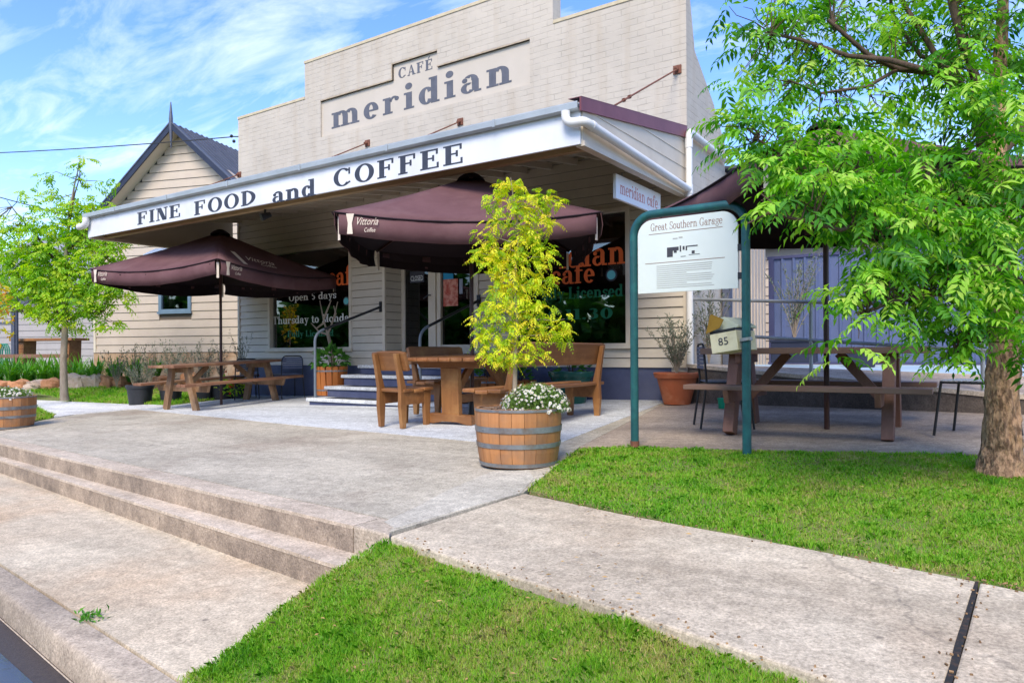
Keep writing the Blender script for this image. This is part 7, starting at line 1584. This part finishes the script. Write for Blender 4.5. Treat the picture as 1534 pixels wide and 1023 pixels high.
# planter boxes with shrubs on the deck
pb = P(1190, 530, 11.0); pbx = thing('planter_box', 'dark rectangular planter box on the deck in front of the blue fence', 'planter', (pb.x, pb.y, 0.66), 0.1)
mb = MB(); mb.box(-0.32, 0.32, -0.16, 0.16, 0.02, 0.36); mb.box(-0.34, 0.34, -0.18, 0.18, 0.33, 0.38); mb.build('box', M_navy, pbx, bevel=0.01)
mb = MB(); mb.box(-0.30, 0.30, -0.14, 0.14, 0.37, 0.385); mb.build('soil', M_soil, pbx)
shrub('tall wispy grey green shrub in the planter box on the deck', V((pb.x, pb.y, 1.02)), 0.50, 1.35, 800, G_olive, 0.07, 0.018, 24)
p5_ = P(1062, 545, 9.6); p5_.z = zA1; shrub('pale wispy shrub against the side wall behind the mailbox', p5_, 0.35, 1.15, 700, G_olive, 0.06, 0.016, 18)
p6 = P(1290, 545, 11.5); p6.z = 0.6
px2_ = thing('planter_box', 'small dark planter on the deck half hidden by the umbrella pole', 'planter', tuple(p6), 0.1); mb = MB(); mb.box(-0.2, 0.2, -0.16, 0.16, 0, 0.3); mb.build('box', M_navy, px2_, bevel=0.01); mb = MB(); mb.box(-0.18, 0.18, -0.14, 0.14, 0.3, 0.31); mb.build('soil', M_soil, px2_)
# weeds in the kerb joint and at the step corner
for px, py, off, lbl, n, r in ((136, 927, -0.30, 'small weed growing in the kerb joint', 70, 0.05), (570, 822, -0.1, 'tuft of weed in the crack at the end of the top step', 60, 0.035)):
    c = PG(px, py, off); t_ = thing('weed', lbl, 'weed', tuple(c)); q = np.array(c)[None] + rng.normal(0, 1, (n, 3)) * np.array([r, r * 0.6, 0.006]) + np.array([0, 0, 0.01]); Q, C = simple_leaves(q, L=0.035, W=0.012, up=0.8); leafmesh('foliage', G_strap, t_, Q, C)
mb = MB()
for _ in range(170):
    if random.random() < 0.5: p = PG(random.uniform(860, 1480), random.uniform(690, 830))
    else: p = PG(random.uniform(450, 1000), random.uniform(860, 1015), -0.1)
    z = float(zfore(np.array([p.x]), np.array([p.y]))[0]) if p.y < 3.0 and inpoly(np.array([p.x]), np.array([p.y]), fore)[0] else zg(p.x, p.y)
    M_ = Matrix.Translation((p.x, p.y, z + random.uniform(0.012, 0.028))) @ Matrix.Rotation(random.uniform(0, 6.28), 4, 'Z') @ Matrix.Rotation(random.uniform(-0.5, 0.5), 4, 'X'); l = random.uniform(0.006, 0.016)
    mb.add([M_ @ V((-l, 0, 0)), M_ @ V((0, -l * 0.35, 0.002)), M_ @ V((l, 0, 0)), M_ @ V((0, l * 0.35, 0.002))], [(0, 1, 2, 3)])
tag(mb.build('fallen_leaves', mat('fallen_leaf', (0.42, 0.28, 0.10), (0.30, 0.18, 0.07), rnd=0.4), fix=False), 'small dry fallen leaves scattered on the lawns', 'fallen leaves', kind='stuff')
# trees across the street, seen only as reflections in the shop windows
bkf = -f_
Pts = np.concatenate([np.array([-46 + 4.6 * i, -15 - 2 * (i % 2), 0.9 + 1.0 * ((i * 7) % 3)])[None] + unit(rng.normal(0, 1, (900, 3))) * rng.uniform(0.2, 1, (900, 1)) ** 0.5 * np.array([3.4, 2.5, 3.4]) for i in range(17)])
Q, C = simple_leaves(Pts, L=1.0, W=0.7); tag(leafmesh('far_street_trees', G_dark, None, Q, C), 'mass of dark trees across the street mirrored in the shop windows', 'trees', kind='stuff')
